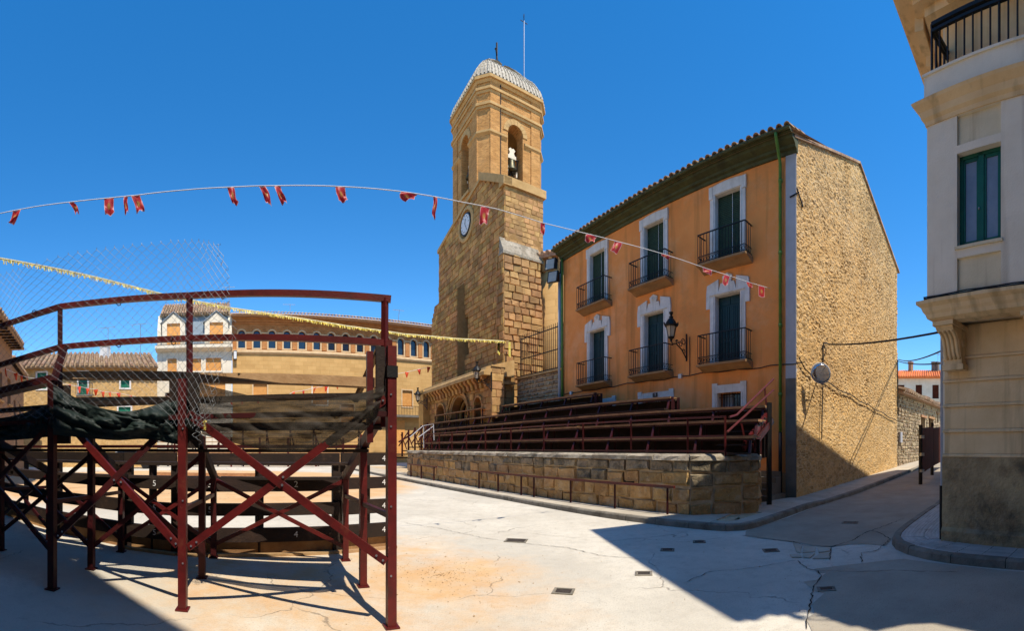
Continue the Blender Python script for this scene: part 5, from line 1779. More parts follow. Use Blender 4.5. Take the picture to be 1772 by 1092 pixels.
for k in range(nrow):
    m = MB()
    s = gL - .4 + (gR - gL + .4) * (k + .5) / nrow
    q0_, z0_ = QG - .85, zg(635)
    q1_, z1_ = QG + 5, G.zy(170, 611.5, QG + 5)
    for j in range(9):
        u, v = j / 9, (j + 1.08) / 9
        m.tube([G(s + random.uniform(-.03, .03), q0_ + (q1_ - q0_) * u, z0_ + (z1_ - z0_) * u + .09), G(s, q0_ + (q1_ - q0_) * v, z0_ + (z1_ - z0_) * v + .05)], [.15, .12], 6)
    m.build('tile_row', M['roof_tile'], rh)
ch = MB()
cc_ = G(G.sx(182, QG + 3), QG + 3, G.zy(170, 629, QG + 3))
for z0_, z1_, w0, w1 in ((-.5, 1.5, .5, .34), (1.5, 1.6, .38, .38)):
    ch.hexa([cc_ + Vector((x * w0, y * w0, z0_)) for x, y in ((-1, -1), (1, -1), (1, 1), (-1, 1))] + [cc_ + Vector((x * w1, y * w1, z1_)) for x, y in ((-1, -1), (1, -1), (1, 1), (-1, 1))])
ch.build('chimney', M['white_paint'], rh)
bal = MB().box(G, G.sx(132, QG), G.sx(160, QG), QG - .6, QG, zg(686), zg(684)).build('balcony_slab', M['grey_cement'], rh)
for k in range(12):
    s = G.sx(132, QG) + (G.sx(160, QG) - G.sx(132, QG)) * k / 11
    MB().bar(G(s, QG - .57, zg(684)), G(s, QG - .57, zg(664)), .035).build('baluster', M['iron'], bal)
MB().bar(G(G.sx(132, QG), QG - .57, zg(664)), G(G.sx(160, QG), QG - .57, zg(664)), .05).build('top_rail', M['iron'], bal)
MB().box(G, gL + .1, gR - .1, QG + .6, QG + .7, 0, zg(637)).build('dark_backing', M['dark'], rh)

# brown houses at the left edge, seen almost end on
def side_house(p0, p1, h, depth, label, mat, wins, over):
    d = Vector((p1[0] - p0[0], p1[1] - p0[1], 0))
    F = Frame(az=atan2(-d.y, d.x), o=p0)
    L_ = d.length
    t = thing('plaster_house', label, 'house', (p0[0], p0[1], 0))
    hs = [(L_ * a, L_ * a + 1.0, z0, z0 + 1.5) for a, z0 in wins]
    MB().cells(F, 0, L_, 0, h, 0, .5, hs).build('wall', mat, t)
    MB().box(F, 0, L_, .5, depth, 0, h - .05).build('house_body', mat, t)
    for a, b, z0, z1 in hs:
        wo = MB().box(F, a, b, .2, .26, z0, z1).build('window', M['door_green'], t)
        MB().box(F, a - .05, b + .05, -.12, .2, z0 - .1, z0).build('sill', M['trim'], wo)
    MB().moulding(F, [(-over, h), (-over, h + .12), (depth * .5, h + 1.6), (depth, h + .1), (depth, h)], -.3, L_ + .3).build('roof', M['roof_tile'], t)
    for k in range(int(L_ / .45)):
        MB().tube([F(.2 + k * .45, -over - .1, h + .16), F(.2 + k * .45, 1.2, h + .52)], [.13, .1], 6).build('clay_tile', M['roof_tile'], t)
    for k in range(int(L_ / .6)):
        MB().bar(F(.2 + k * .6, -over + .05, h - .06), F(.2 + k * .6, .1, h - .02), .1).build('rafter_end', M['wood_dark'], t)
    return t
a_ = W(-60, 775, 16.5); b_ = W(21, 775, 26)
side_house((a_.x, a_.y), (b_.x, b_.y), 7.6, 7, 'tall brown plaster house with dark timber eave at the left edge', M['brown_wall'], ((.3, 4.2), (.6, 4.2), (.85, 4.2), (.6, 1.2)), .7)
a_ = W(14, 775, 28); b_ = W(41, 775, 36)
side_house((a_.x, a_.y), (b_.x, b_.y), 7.4, 6, 'narrow brown house between the rubble house and the left edge', M['brown_wall'], ((.3, 3.6), (.65, 3.6), (.4, 1.0)), .35)

# row of houses behind the camera that throws the shadow at lower left
bh = thing('opposite_house', 'ochre rendered house row behind the viewer, outside the photograph', 'house', (-10, -9, 0))
BH = Frame(az=radians(191.5), o=(-2.6, -2.7))
MB().box(BH, -14, 22, 0, 8, 0, 13.8).build('wall', M['brown_wall'], bh)
MB().moulding(BH, [(-.6, 13.8), (-.6, 13.92), (4, 15.4), (8.6, 13.92), (8.6, 13.8)], -14.2, 22.2).build('roof', M['roof_tile'], bh)
for k in range(9):
    for z in (1.2, 4.9, 8.8):
        w = MB().box(BH, -12.5 + k * 3.8, -11.4 + k * 3.8, -.06, .05, z, z + 2.1).build('window', M['door_green'], bh)

# ------------------------------------------------------------------ up the side street
P2_ = C0 + GD * 11.05
q_ = Vector((sin(radians(70)), cos(radians(70)), 0))
LWf = Frame(az=radians(70) - pi / 2, o=(P2_.x, P2_.y))
ls = thing('low_stone_building', 'low sunlit rubble stone outbuilding beyond the gable with sagging tile roof', 'building', P2_)
zg0 = lambda s: gz(P2_.x + q_.x * s, P2_.y + q_.y * s)
lsh = [(5.2, 6.3, 0, 3.75), (7.2, 8.6, 0, 3.8), (9.6, 10.2, 3.6, 4.3)]
MB().cells(LWf, .05, 16, 0, 4.75, .1, .6, lsh).build('wall_core', M['mortar'], ls)
z = .4
stn = MB()
while z < 4.7:
    h = random.uniform(.15, .28)
    s = .1
    while s < 16:
        w = random.uniform(.2, .5)
        if not any(s < hh[1] and s + w > hh[0] and z < hh[3] and z + h > hh[2] for hh in lsh):
            if s < 4.8:
                MB().stone(LWf, s + .012, s + w - .012, z + .012, min(z + h, 4.75) - .012, .06, .1, j=.03, proud=.05, inset=.04).build('rubble_stone', M['rubble'], ls)
            else:
                stn.stone(LWf, s + .012, s + w - .012, z + .012, min(z + h, 4.75) - .012, .06, .1, j=.03, proud=.05, inset=.04)
        s += w
    z += h
struct(stn.build('distant_rubble', M['rubble'], ls), 'stuff')
for a, b, z0, z1 in lsh:
    MB().box(LWf, a, b, .4, .46, z0, z1).build('door' if z0 == 0 else 'window', M['rust_sheet'], ls)
    MB().box(LWf, a - .15, b + .15, .0, .3, z1, z1 + .16).build('lintel', M['wood'], ls)
MB().moulding(LWf, [(-.35, 4.75), (-.35, 4.83), (5, 6.0), (5, 4.75)], 0, 16.2).build('roof', M['roof_tile'], ls)
for k in range(44):
    s = .15 + k * .36
    MB().tube([LWf(s, -.5, 4.9 + .04 * sin(k * .6)), LWf(s, 1.6, 5.4)], [.13, .1], 6).build('clay_tile', M['roof_tile'], ls)
MB().box(LWf, .5, 16, .6, 4.8, 0, 4.7).build('building_body', M['mortar'], ls)

fh = thing('tile_roof_house', 'distant pale house with bright orange tile roof at the end of the street', 'house', W(1590, 775, 62))
FH = Frame(1600)
QH = 62
fz = lambda y: FH.zy(1590, y, QH)
fL, fR = FH.sx(1520, QH), FH.sx(1670, QH)
fw = [(FH.sx(x0, QH), FH.sx(x1, QH), fz(690), fz(666)) for x0, x1 in ((1552, 1565), (1584.5, 1595.5), (1613.5, 1624.5))]
MB().cells(FH, fL, fR, 0, fz(655), QH, QH + .5, fw).build('wall', M['far_white'], fh)
for a, b, z0, z1 in fw:
    wo = MB().box(FH, a, b, QH + .1, QH + .15, z0, z1).build('window', M['rust_sheet'], fh)
    MB().box(FH, a - .1, b + .1, QH - .12, QH + .1, z0 - .12, z0).build('sill', M['far_white'], wo)
MB().moulding(FH, [(QH - .7, fz(655)), (QH - .7, fz(653.5)), (QH + 6, fz(629)), (QH + 12, fz(655))], fL - .5, fR + .5).build('roof', M['orange_roof'], fh)
for k in range(40):
    s = fL - .4 + (fR - fL + .8) * (k + .5) / 40
    MB().tube([FH(s, QH - .8, fz(653.2)), FH(s, QH + 6, fz(629) + .05)], .13, 6).build('tile_row', M['orange_roof'], fh)
for x in (1576, 1616, 1622):
    p = FH(FH.sx(x, QH + 5), QH + 5, fz(631))
    MB().cbox((p.x, p.y, p.z + .5), .55, .55, 1.4).cbox((p.x, p.y, p.z + 1.3), .7, .7, .15).build('chimney', M['grey_cement'] if x > 1600 else M['brown_wall'], fh)
antenna(1623, 66, 628, 613, 'tiny antenna above the bright orange tile roof')

# brown sheet metal barrier in the street
gt = thing('sheet_metal_gate', 'dark brown sheet metal barrier standing in the side street', 'gate', W(1593, 830, 17.5))
pa, pb, pc_ = W(1593, 775, 17.3), W(1613, 775, 20.6), W(1634, 775, 24.5)
for p, ht in ((pa, 2.28), (pb, 2.4), (pc_, 2.5)):
    g = gz(p.x, p.y)
    MB().bar((p.x, p.y, g), (p.x, p.y, g + ht + .1), .11).build('post', M['iron'], gt)
for a, b in ((pa, pb), (pb, pc_)):
    ga, gb = gz(a.x, a.y), gz(b.x, b.y)
    MB().hexa([Vector((a.x, a.y, ga + .45)), Vector((b.x, b.y, gb + .45)), Vector((b.x + .03, b.y - .06, gb + .45)), Vector((a.x + .03, a.y - .06, ga + .45)),
               Vector((a.x, a.y, ga + 2.25)), Vector((b.x, b.y, gb + 2.3)), Vector((b.x + .03, b.y - .06, gb + 2.3)), Vector((a.x + .03, a.y - .06, ga + 2.25))]).build('sheet_panel', M['rust_sheet'], gt)
for z in (.55, 1.2, 1.9):
    MB().bar((pa.x + .06, pa.y - .1, gz(pa.x, pa.y) + z), (pa.x - .08, pa.y - .05, gz(pa.x, pa.y) + z), .12).build('hinge', M['galv'], gt)
# ------------------------------------------------------------------ cream corner building on the right
B = Frame(1995)
QB, QY = 6.56, 5.96
sl, sr_ = -3.42, 7.0
be = thing('cream_corner_building', 'cream rendered corner building with projecting upper bay and iron balcony', 'building', B(-1, QB, 0))
side_az = radians(71)
sd_ = Vector((sin(side_az), cos(side_az), 0))
# ground floor: banded render
bands = [B.zy(1636, y, QB) for y in (787.5, 745.8, 702.6, 660.4, 622)]
bz = [bands[0]] + bands[1:]
MB().box(B, sl + .03, sr_, QB + .03, QB + .6, 0, 3.75).build('ground_wall', M['beige_warm'], be)
for z0, z1 in zip(bz, bz[1:] + [3.74]):
    MB().box(B, sl, sr_, QB, QB + .05, z0 + .03, z1 - .03).build('render_band', M['beige_warm'], be)
    MB().moulding(B, [(QB - .035, z0 - .028), (QB - .035, z0 + .0), (QB - .012, z0 + .025), (QB + .04, z0 + .025), (QB + .04, z0 - .028)], sl - .02, sr_).build('band_moulding', M['beige_warm'], be)
# stained plinth with uneven face
m = MB()
nu, nv = 90, 24
zp = bz[0] - .03
for j in range(nv + 1):
    for i in range(nu + 1):
        s = sl - .03 + 4.5 * i / nu
        z = .05 + (zp - .05) * j / nv
        d = .018 * noise.fractal(Vector((s * 3, z * 3, 4)), 1, 2, 4) + (.05 if z < .32 else 0) * (1 + .4 * noise.noise(Vector((s * 4, 0, 0))))
        m.v.append(B(s, QB - .03 - d, z))
for j in range(nv):
    for i in range(nu):
        n = nu + 1
        m.f.append((j * n + i, j * n + i + 1, (j + 1) * n + i + 1, (j + 1) * n + i))
m.build('plinth', M['plinth'], be, recalc=False)
MB().box(B, sl - .03, sr_, QB - .01, QB + .4, 0, zp).build('plinth_core', M['plinth'], be)
# side wall along the street
p0 = B(sl - .03, QB, 0)
SF = Frame(az=side_az - pi / 2 + pi, o=(p0.x, p0.y))
sw = MB()
p1 = p0 + sd_ * 14
nn_ = Vector((sd_.y, -sd_.x, 0))
sw.hexa([p0, p1, p1 + nn_ * .4, p0 + nn_ * .4] + [v + Vector((0, 0, 9.25)) for v in (p0, p1, p1 + nn_ * .4, p0 + nn_ * .4)])
sw.build('street_wall', M['beige'], be)
MB().tube([B(sl - .07, QB + .05, 1.0), B(sl - .07, QB + .05, 3.6)], .035, 8).build('downpipe', M['grey_render'], be)
MB().tube([B(sl - .07, QB + .05, .12), B(sl - .07, QB + .05, 1.05)], .05, 8).build('downpipe_foot', M['iron'], be)
# upper bay
zf, zt_ = 4.0, 6.85
wz0, wz1 = B.zy(1657, 427, QY), B.zy(1657, 266, QY)
w0, w1 = B.sx(1656, QY), B.sx(1732, QY)
hs = [(w0, w1, wz0, wz1)]
pz = [(B.zy(1657, 512, QY), B.zy(1657, 447, QY)), (B.zy(1657, 252, QY), B.zy(1657, 200, QY))]
bayr = -.2
hs2 = [(a + 2.35 * k, b + 2.35 * k, z0, z1) for k in range(3) for a, b, z0, z1 in hs + [(w0, w1, *pz[0]), (w0, w1, *pz[1])] if b + 2.35 * k < bayr + 1.5]
MB().cells(B, sl, bayr + 1.2, zf, zt_, QY, QY + .12, hs2).build('bay_wall', M['beige'], be)
MB().box(B, sl + .0, sl + .12, QY + .12, QB + .2, zf, zt_).build('bay_side', M['beige'], be)
for k in range(2):
    a, b = w0 + 2.35 * k, w1 + 2.35 * k
    for z0, z1 in pz:
        MB().box(B, a - .02, b + .02, QY + .045, QY + .1, z0 - .02, z1 + .02).build('recessed_panel', M['beige_panel'], be)
    fr = MB()
    e = .055
    mid = (a + b) / 2
    for (c0, c1, z0, z1) in ((a, a + e, wz0, wz1), (b - e, b, wz0, wz1), (a, b, wz1 - e, wz1), (a, b, wz0, wz0 + .05), (mid - .045, mid + .045, wz0, wz1)):
        fr.box(B, c0, c1, QY + .10, QY + .16, z0, z1)
    for c0 in (a + e, mid + .045):
        c1 = c0 + (b - a - 2 * e - .09) / 2
        for (u0, u1, z0, z1) in ((c0, c0 + .035, wz0 + .05, wz1 - e), (c1 - .035, c1, wz0 + .05, wz1 - e), (c0, c1, wz1 - e - .05, wz1 - e), (c0, c1, wz0 + .05, wz0 + .10)):
            fr.box(B, u0, u1, QY + .115, QY + .15, z0, z1)
    wo = fr.build('window', M['green_frame'], be)
    for c0 in (a + e, mid + .045):
        c1 = c0 + (b - a - 2 * e - .09) / 2
        MB().box(B, c0, c1, QY + .13, QY + .136, wz0, wz1).build('pane', M['curtain'], wo)
    MB().box(B, a - .03, b + .03, QY - .03, QY + .1, wz0 - .05, wz0 - .005).build('sill', M['beige_panel'], wo)
    MB().lathe(B(mid - .03, QY + .09, (wz0 + wz1) / 2 - .15), [(.006, -.02), (.012, 0), (.006, .02)], 8).build('handle', M['galv'], wo)
MB().box(B, sl + .1, bayr + 1.1, QY + .3, QY + .36, zf, zt_).build('dark_backing', M['dark'], be)
MB().box(B, sl, bayr + 1.2, QY + .02, QB + .3, zf - .2, zf).build('bay_floor', M['beige'], be)
# ledge under the bay, cornice, parapet: stepped profiles returned along the street side
def run(prof, s0, s1, mat, name):
    """prof in (overhang, z); runs along the front and returns on the street side"""
    n = len(prof)
    m = MB()
    far = 14
    rings = []
    for (ov, z) in prof:
        c = B(s0 - ov, QY - ov, z)
        e = B(s1, QY - ov, z)
        f = B(s0 - ov, QB + .4, z)
        rings.append((e, c, f))
    b = len(m.v)
    for k in range(3):
        m.v += [r[k] for r in rings]
    for k in range(2):
        for i in range(n):
            j = (i + 1) % n
            m.f.append((b + k * n + i, b + k * n + j, b + (k + 1) * n + j, b + (k + 1) * n + i))
    m.f += [tuple(b + i for i in range(n)), tuple(b + 2 * n + i for i in range(n))[::-1]]
    return m.build(name, mat, be)
run([(-.3, 3.70), (-.1, 3.70), (.0, 3.74), (.02, 3.80), (.05, 3.84), (.07, 3.90), (.13, 3.95), (.13, 4.0), (-.3, 4.0)], sl, bayr + 1.2, M['beige_warm'], 'bay_ledge')
run([(-.3, zt_ - .07), (.02, zt_ - .07), (.03, zt_ - .01), (.07, zt_ + .03), (.09, zt_ + .12), (.17, zt_ + .2), (.19, zt_ + .24), (.16, zt_ + .27), (-.3, zt_ + .27)], sl, bayr + 1.2, M['beige_warm'], 'bay_cornice')
run([(-.25, zt_ + .26), (.035, zt_ + .26), (.035, zt_ + .70), (.06, zt_ + .70), (.06, zt_ + .74), (-.25, zt_ + .74)], sl, bayr + 1.2, M['beige'], 'balcony_parapet')
MB().box(B, sl, bayr + 1.2, QY + .1, QB + .1, zt_ + .2, zt_ + .4).build('balcony_floor', M['beige_warm'], be)
# cables clipped along the ledge
for dz in (.0, .022, .045):
    MB().tube([B(sl - .06, QB, 4.03 + dz), B(sl - .035, QY - .03 - dz * .3, 4.03 + dz)] + [B(sl + .2 + .25 * k, QY - .025, 4.03 + dz + .006 * sin(k * 2 + dz * 90)) for k in range(24)], .011, 5).build('wire', M['cable'], be)
# console brackets
def console(c):
    P = [(0, 3.68), (-.50, 3.68), (-.50, 3.60), (-.46, 3.56), (-.36, 3.53), (-.28, 3.44), (-.25, 3.34), (-.21, 3.22), (-.16, 3.16), (-.16, 3.06), (0, 3.06)]
    m = MB()
    S = B.side()
    w = .30
    # side() runs along q with outward +s, so a profile in (q,z) is extruded across s
    n = len(P)
    b = 0
    m.v += [B(c - w / 2, QB + q, z) for q, z in P] + [B(c + w / 2, QB + q, z) for q, z in P]
    m.f += [tuple(range(n)), tuple(n + i for i in range(n))[::-1]]
    for i in range(n):
        j = (i + 1) % n
        m.f.append((j, i, n + i, n + j))
    o = m.build('console_bracket', M['beige_warm'], be)
    for k in range(4):
        s = c - w / 2 + w * (k + .5) / 4
        MB().tube([B(s, QB + q, z) for q, z in P[3:9]], .028, 6).build('flute', M['beige_warm'], o, smooth=True)
    MB().box(B, c - w / 2 - .03, c + w / 2 + .03, QB - .55, QB, 3.63, 3.70).build('bracket_cap', M['beige_warm'], o)
    MB().box(B, c - w / 2 - .04, c + w / 2 + .04, QB - .2, QB, 2.98, 3.07).build('bracket_foot', M['beige_warm'], o)
    for sg in (-1, 1):
        MB().lathe(B(c + sg * (w / 2 + .012), QB - .12, 3.42), [(.07, -.02), (.075, 0), (.05, .02)], 12, Matrix.Rotation(pi / 2, 3, B.n)).build('volute', M['beige_warm'], o, smooth=True)
for k in range(4):
    console(-3.17 + 1.45 * k)
# balcony railing
q = QY + .05
z0 = zt_ + .76
e0 = sl + .06
rl_ = MB()
loop = [B(e0, QB + 1.2, 0), B(e0, q, 0), B(bayr + 1.1, q, 0)]
for z, t in ((z0 + .03, .05), (z0 + .70, .045), (z0 + .80, .06)):
    for a, b in zip(loop, loop[1:]):
        rl_.bar(a + Vector((0, 0, z)), b + Vector((0, 0, z)), t)
ro_ = rl_.build('balcony_railing', M['iron'], be)
for k in range(44):
    s = e0 + .0 + .142 * k
    if s < bayr + 1.1:
        MB().bar(B(s, q, z0 + .0 - (.06 if k % 8 == 0 else 0)), B(s, q, z0 + (.80 if k % 8 == 0 else .70)), .022 if k % 8 else .03).build('baluster', M['iron'], ro_)
for k in range(1, 12):
    MB().bar(B(e0, q + .142 * k, z0 + .02), B(e0, q + .142 * k, z0 + .70), .03).build('baluster', M['iron'], ro_)
# set back top floor and deep eave
EV_T = 1.04
MB().box(B, sl, EV_T, QB, QB + .4, zt_ + .3, 9.25).build('top_wall', M['beige_warm'], be)
p0 = B(sl, QB, 0)
EZ = 9.3
ov = 1.05
def eave_prof(z, o):
    a = B(sl, QB, z) - sd_ * 0
    return [B(EV_R, QB - o, z), B(sl - o * 1.0, QB - o, z), B(sl - o * 1.0, QB - o, z) + sd_ * 15, B(EV_R, QB - o, z) + sd_ * 15]
EV_R = 1.05
ev_ = MB()
for (o0, za, zb2) in ((.25, EZ - .35, EZ - .2), (.4, EZ - .2, EZ - .08), (.62, EZ - .08, EZ + .06), (.7, EZ + .06, EZ + .2)):
    ev_.hexa(eave_prof(za, o0) + eave_prof(zb2, o0))
ev_.build('roof_eave', M['beige_warm'], be)
P = eave_prof(EZ + .2, .7)
top = (P[0] + P[1] + P[2] + P[3]) / 4 + Vector((0, 0, 1.8))
MB().add(P + [top], [(0, 1, 4), (1, 2, 4), (2, 3, 4), (3, 0, 4)]).build('roof', M['roof_tile'], be)
for k in range(12):
    p = B(sl - .38, QB - .3, EZ - .3) + sd_ * (.4 + k * .7)
    MB().cbox(p, .16, .5, .24, side_az).build('eave_bracket', M['beige_warm'], be)
for k in range(5):
    MB().box(B, sl + .2 + k * .8, sl + .36 + k * .8, QB - .55, QB, EZ - .34, EZ - .09).build('eave_bracket', M['beige_warm'], be)
# taller rear block up the street; it shades the foot of the gable opposite
p5, p15 = p0 + sd_ * 5.2, p0 + sd_ * 16
rb = MB()
back = [p5 + Vector((.05, -.1, 0)), p15 + Vector((.05, -.1, 0)), p15 + nn_ * 7, p5 + nn_ * 7]
rb.hexa([Vector((v.x, v.y, 0)) for v in back] + [Vector((v.x, v.y, hh_)) for v, hh_ in zip(back, (13.35, 11.3, 11.3, 13.35))])
rb.build('rear_block', M['beige'], be)
cen = sum(back, Vector()) / 4
rt = MB()
ring_ = [Vector((v.x, v.y, hh_)) + (Vector((v.x, v.y, 0)) - Vector((cen.x, cen.y, 0))).normalized() * .05 for v, hh_ in zip(back, (13.35, 11.3, 11.3, 13.35))]
rt.add(ring_ + [Vector((cen.x, cen.y, 13.5))], [(0, 1, 4), (1, 2, 4), (2, 3, 4), (3, 0, 4), (3, 2, 1, 0)])
rt.build('rear_roof', M['roof_tile'], be)
# rest of the building, out of the picture to the right
MB().box(B, EV_R, 12, QB + .1, QB + 8, 0, 7.6).build('rear_wing', M['beige'], be)
MB().moulding(B, [(QB - .1, 7.6), (QB - .1, 7.72), (QB + 4, 8.6), (QB + 8.3, 7.7)], EV_R + .05, 12.3).build('wing_roof', M['roof_tile'], be)
# ------------------------------------------------------------------ bullring stand seen from behind
LEG = [[(-1.131, 3.95), (-1.79, 5.0), (-2.45, 6.06)],
       [(-3.135, 3.30), (-3.716, 4.28), (-4.26, 5.18)],
       [(-4.54, 2.54), (-5.01, 3.43), (-5.55, 4.39)],
       [(-6.3, 1.75), (-6.65, 2.75), (-7.0, 3.85)],
       [(-8.5, 1.35), (-8.65, 2.45), (-8.8, 3.65)],
       [(-10.8, 1.3), (-10.8, 2.45), (-10.8, 3.7)]]
V3 = lambda p, z: Vector((p[0], p[1], z))
stand = thing('bullring_stand', 'maroon steel and timber bullring stand seen from behind, braced with crosses', 'grandstand', V3(LEG[1][0], 0))
HT = [2.66, 2.42, 2.5, 2.6, 2.6, 2.6]
def lerp2(a, b, t):
    return (a[0] + (b[0] - a[0]) * t, a[1] + (b[1] - a[1]) * t)
for i, (a, b, c) in enumerate(LEG):
    red = M['red_steel'] if i < 2 else M['red_dark']  # left frames take the darker copy, their shade put into the colour
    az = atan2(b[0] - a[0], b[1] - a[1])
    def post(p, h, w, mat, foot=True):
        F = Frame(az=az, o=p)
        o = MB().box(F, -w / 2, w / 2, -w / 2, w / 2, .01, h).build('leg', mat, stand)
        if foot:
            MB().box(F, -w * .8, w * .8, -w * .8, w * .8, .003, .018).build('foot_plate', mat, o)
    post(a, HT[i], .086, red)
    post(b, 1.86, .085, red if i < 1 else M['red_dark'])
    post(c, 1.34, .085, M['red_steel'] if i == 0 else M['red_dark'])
    # sloping beam that carries the seats
    e = lerp2(a, c, 1.12)
    MB().bar(V3(lerp2(a, c, .04), 2.16), V3(e, 1.16), .08, .12).build('sloping_beam', M['wood_dark'] if i else M['red_dark'], stand)
    MB().bar(V3(lerp2(a, b, .06), 1.05), V3(lerp2(b, c, .98), .98), .05).build('tie_bar', M['red_dark'], stand)
# crossed braces
def brace(p, q, w, mat):
    MB().bar(p, q, w * .55, w).build('brace', mat, stand)
n0 = Vector((.31, -.95, 0)).normalized() * .05
brace(W(326, 716, 4.50), W(668, 972, 4.06), .075, M['red_steel'])
brace(W(668, 690, 4.12), W(326, 947, 4.48), .075, M['red_steel'])
brace(W(121, 735, 5.12), W(308, 944, 4.55), .075, M['red_steel'])
brace(W(309, 719, 4.60), W(97, 929, 5.14), .075, M['red_dark'])
def bolts(p, q, w=.03):
    """gusset plate and two bolt heads at each end of a brace, on the side towards the street"""
    d = (q - p).normalized()
    for e, sg in ((p, 1), (q, -1)):
        h = Vector((e.x, e.y, 0)).normalized()
        for k in (.035, .11):
            c = e + d * sg * k - h * .024
            MB().tube([c, c - h * .014], .011, 6).build('bolt', M['galv'], stand)
    c = p.lerp(q, .5)
    h = Vector((c.x, c.y, 0)).normalized()
    MB().tube([c - h * .02, c - h * .045], .012, 6).build('bolt', M['galv'], stand)
bolts(W(326, 716, 4.50), W(668, 972, 4.06))
bolts(W(668, 690, 4.12), W(326, 947, 4.48))
bolts(W(121, 735, 5.12), W(308, 944, 4.55))
bolts(W(309, 719, 4.60), W(97, 929, 5.14))
for zb_ in (.5, 1.15, 1.9, 2.2):
    for (ax, ay) in (LEG[0][0], LEG[1][0]):
        h = Vector((ax, ay, 0)).normalized()
        c = Vector((ax, ay, zb_)) - h * .045
        MB().tube([c, c - h * .012], .010, 6).build('bolt', M['galv'], stand)
def xb(p, q, z0, z1, mat=M['red_dark']):
    brace(V3(p, z1), V3(q, z0), .06, mat)
    brace(V3(p, z0), V3(q, z1), .06, mat)
for i in range(5):
    if i >= 2:
        xb(LEG[i][0], LEG[i + 1][0], .45, 2.0)
    xb(LEG[i][2], LEG[i + 1][2], .2, 1.22, M['red_steel'] if i < 2 else M['red_dark'])
    if i > 0:
        xb(LEG[i][1], LEG[i + 1][1], .3, 1.6)
    # seats and footboards between this frame and the next, stepping down to the ring
    for k in range(9):
        t = .12 + k * .125
        seat = k % 2 == 0
        if not seat and k > 3:
            continue
        z = 2.12 - k * .125 + (.10 if seat else -.08)
        p, q = lerp2(LEG[i][0], LEG[i][2], t), lerp2(LEG[i + 1][0], LEG[i + 1][2], t)
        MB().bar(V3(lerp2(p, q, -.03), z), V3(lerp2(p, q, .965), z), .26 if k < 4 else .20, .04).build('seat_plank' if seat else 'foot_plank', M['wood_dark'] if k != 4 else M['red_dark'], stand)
    MB().bar(V3(LEG[i][0], 2.02), V3(LEG[i + 1][0], 2.02), .05).build('tie_bar', M['red_dark'], stand)
# uprights and rails of the top guard
up = [W(665, 600, 4.22), W(328, 655, 4.64), W(104, 660, 5.22), W(-45, 700, 6.1)]
tops = [W(666, 517, 4.22), W(328, 512, 4.64), W(104, 531, 5.22), W(-45, 581, 6.1)]
mids = [W(668, 594, 4.22), W(328, 586, 4.64), W(104, 601, 5.22), W(-45, 646, 6.1)]
for i in range(4):
    red = M['red_steel'] if i < 2 else M['red_dark']  # shade at the left end comes from the darker steel colour
    MB().bar(Vector((up[i].x, up[i].y, 1.9)), tops[i], .052).build('guard_post', red, stand)
for L_ in (tops, mids):
    ext = (L_[0] - L_[1]).normalized() * .06
    MB().bar(L_[1], L_[0] + ext, .05, .062).build('guard_rail', M['red_steel'], stand)
    MB().bar(L_[2], L_[1], .05, .062).build('guard_rail', M['red_steel'], stand)
    MB().bar(L_[3], L_[2], .05, .062).build('guard_rail', M['red_dark'], stand)
    MB().bar(V3(LEG[4][0], 3.35 if L_ is tops else 2.85), L_[3], .05, .062).build('guard_rail', M['red_dark'], stand)
# top timber seat, lit from above
MB().bar(W(333, 655, 4.95), W(655, 664, 4.6), .15, .10).build('seat_plank', M['wood_pale'], stand)
MB().bar(W(112, 651, 5.45), W(326, 652, 4.95), .15, .09).build('seat_plank', M['wood_pale'], stand)
MB().bar(W(-40, 690, 6.4), W(96, 657, 5.5), .24, .09).build('seat_plank', M['red_dark'], stand)
MB().bar(W(130, 694, 5.9), W(310, 693, 5.4), .15, .08).build('seat_plank', M['wood_pale'], stand)
# boards at the near corner post
F1 = Frame(az=radians(-31), o=LEG[0][0])
MB().box(F1, -.14, -.055, .02, .06, 2.0, 2.66).build('post_board', M['wood_dark'], stand)
MB().box(F1, -.22, -.16, .06, .11, 1.75, 2.62).build('post_board', M['red_steel'], stand)
MB().box(F1, -.052, .052, -.054, .052, 2.36, 2.47).build('post_sleeve', M['iron'], stand)
MB().bar(W(658, 598, 4.5), W(614, 695, 4.75), .06, .04).build('loose_plank', M['wood'], stand)
F2_ = Frame(az=radians(-31), o=LEG[1][0])
MB().box(F2_, .03, .16, .06, .12, 1.7, 2.5).build('post_board', M['wood_dark'], stand)
MB().box(F2_, -.16, -.07, .05, .11, 1.9, 2.42).build('post_board', M['wood_dark'], stand)
F3_ = Frame(az=radians(-40), o=LEG[2][0])
MB().box(F3_, -.06, .2, .05, .11, 1.75, 2.45).build('post_board', M['wood_dark'], stand)
MB().bar(W(92, 660, 5.15), W(112, 600, 5.2), .16, .05).build('post_board', M['red_dark'], stand)
# yellow cable ties on the braces
for x, y, r in ((360, 736, 4.36), (646, 712, 4.10)):
    p = W(x, y, r)
    MB().cbox((p.x, p.y - .05, p.z), .015, .02, .1, .3).cbox((p.x, p.y - .05, p.z + .035), .05, .02, .016, .3).build('cable_tie', M['yellow'], stand)

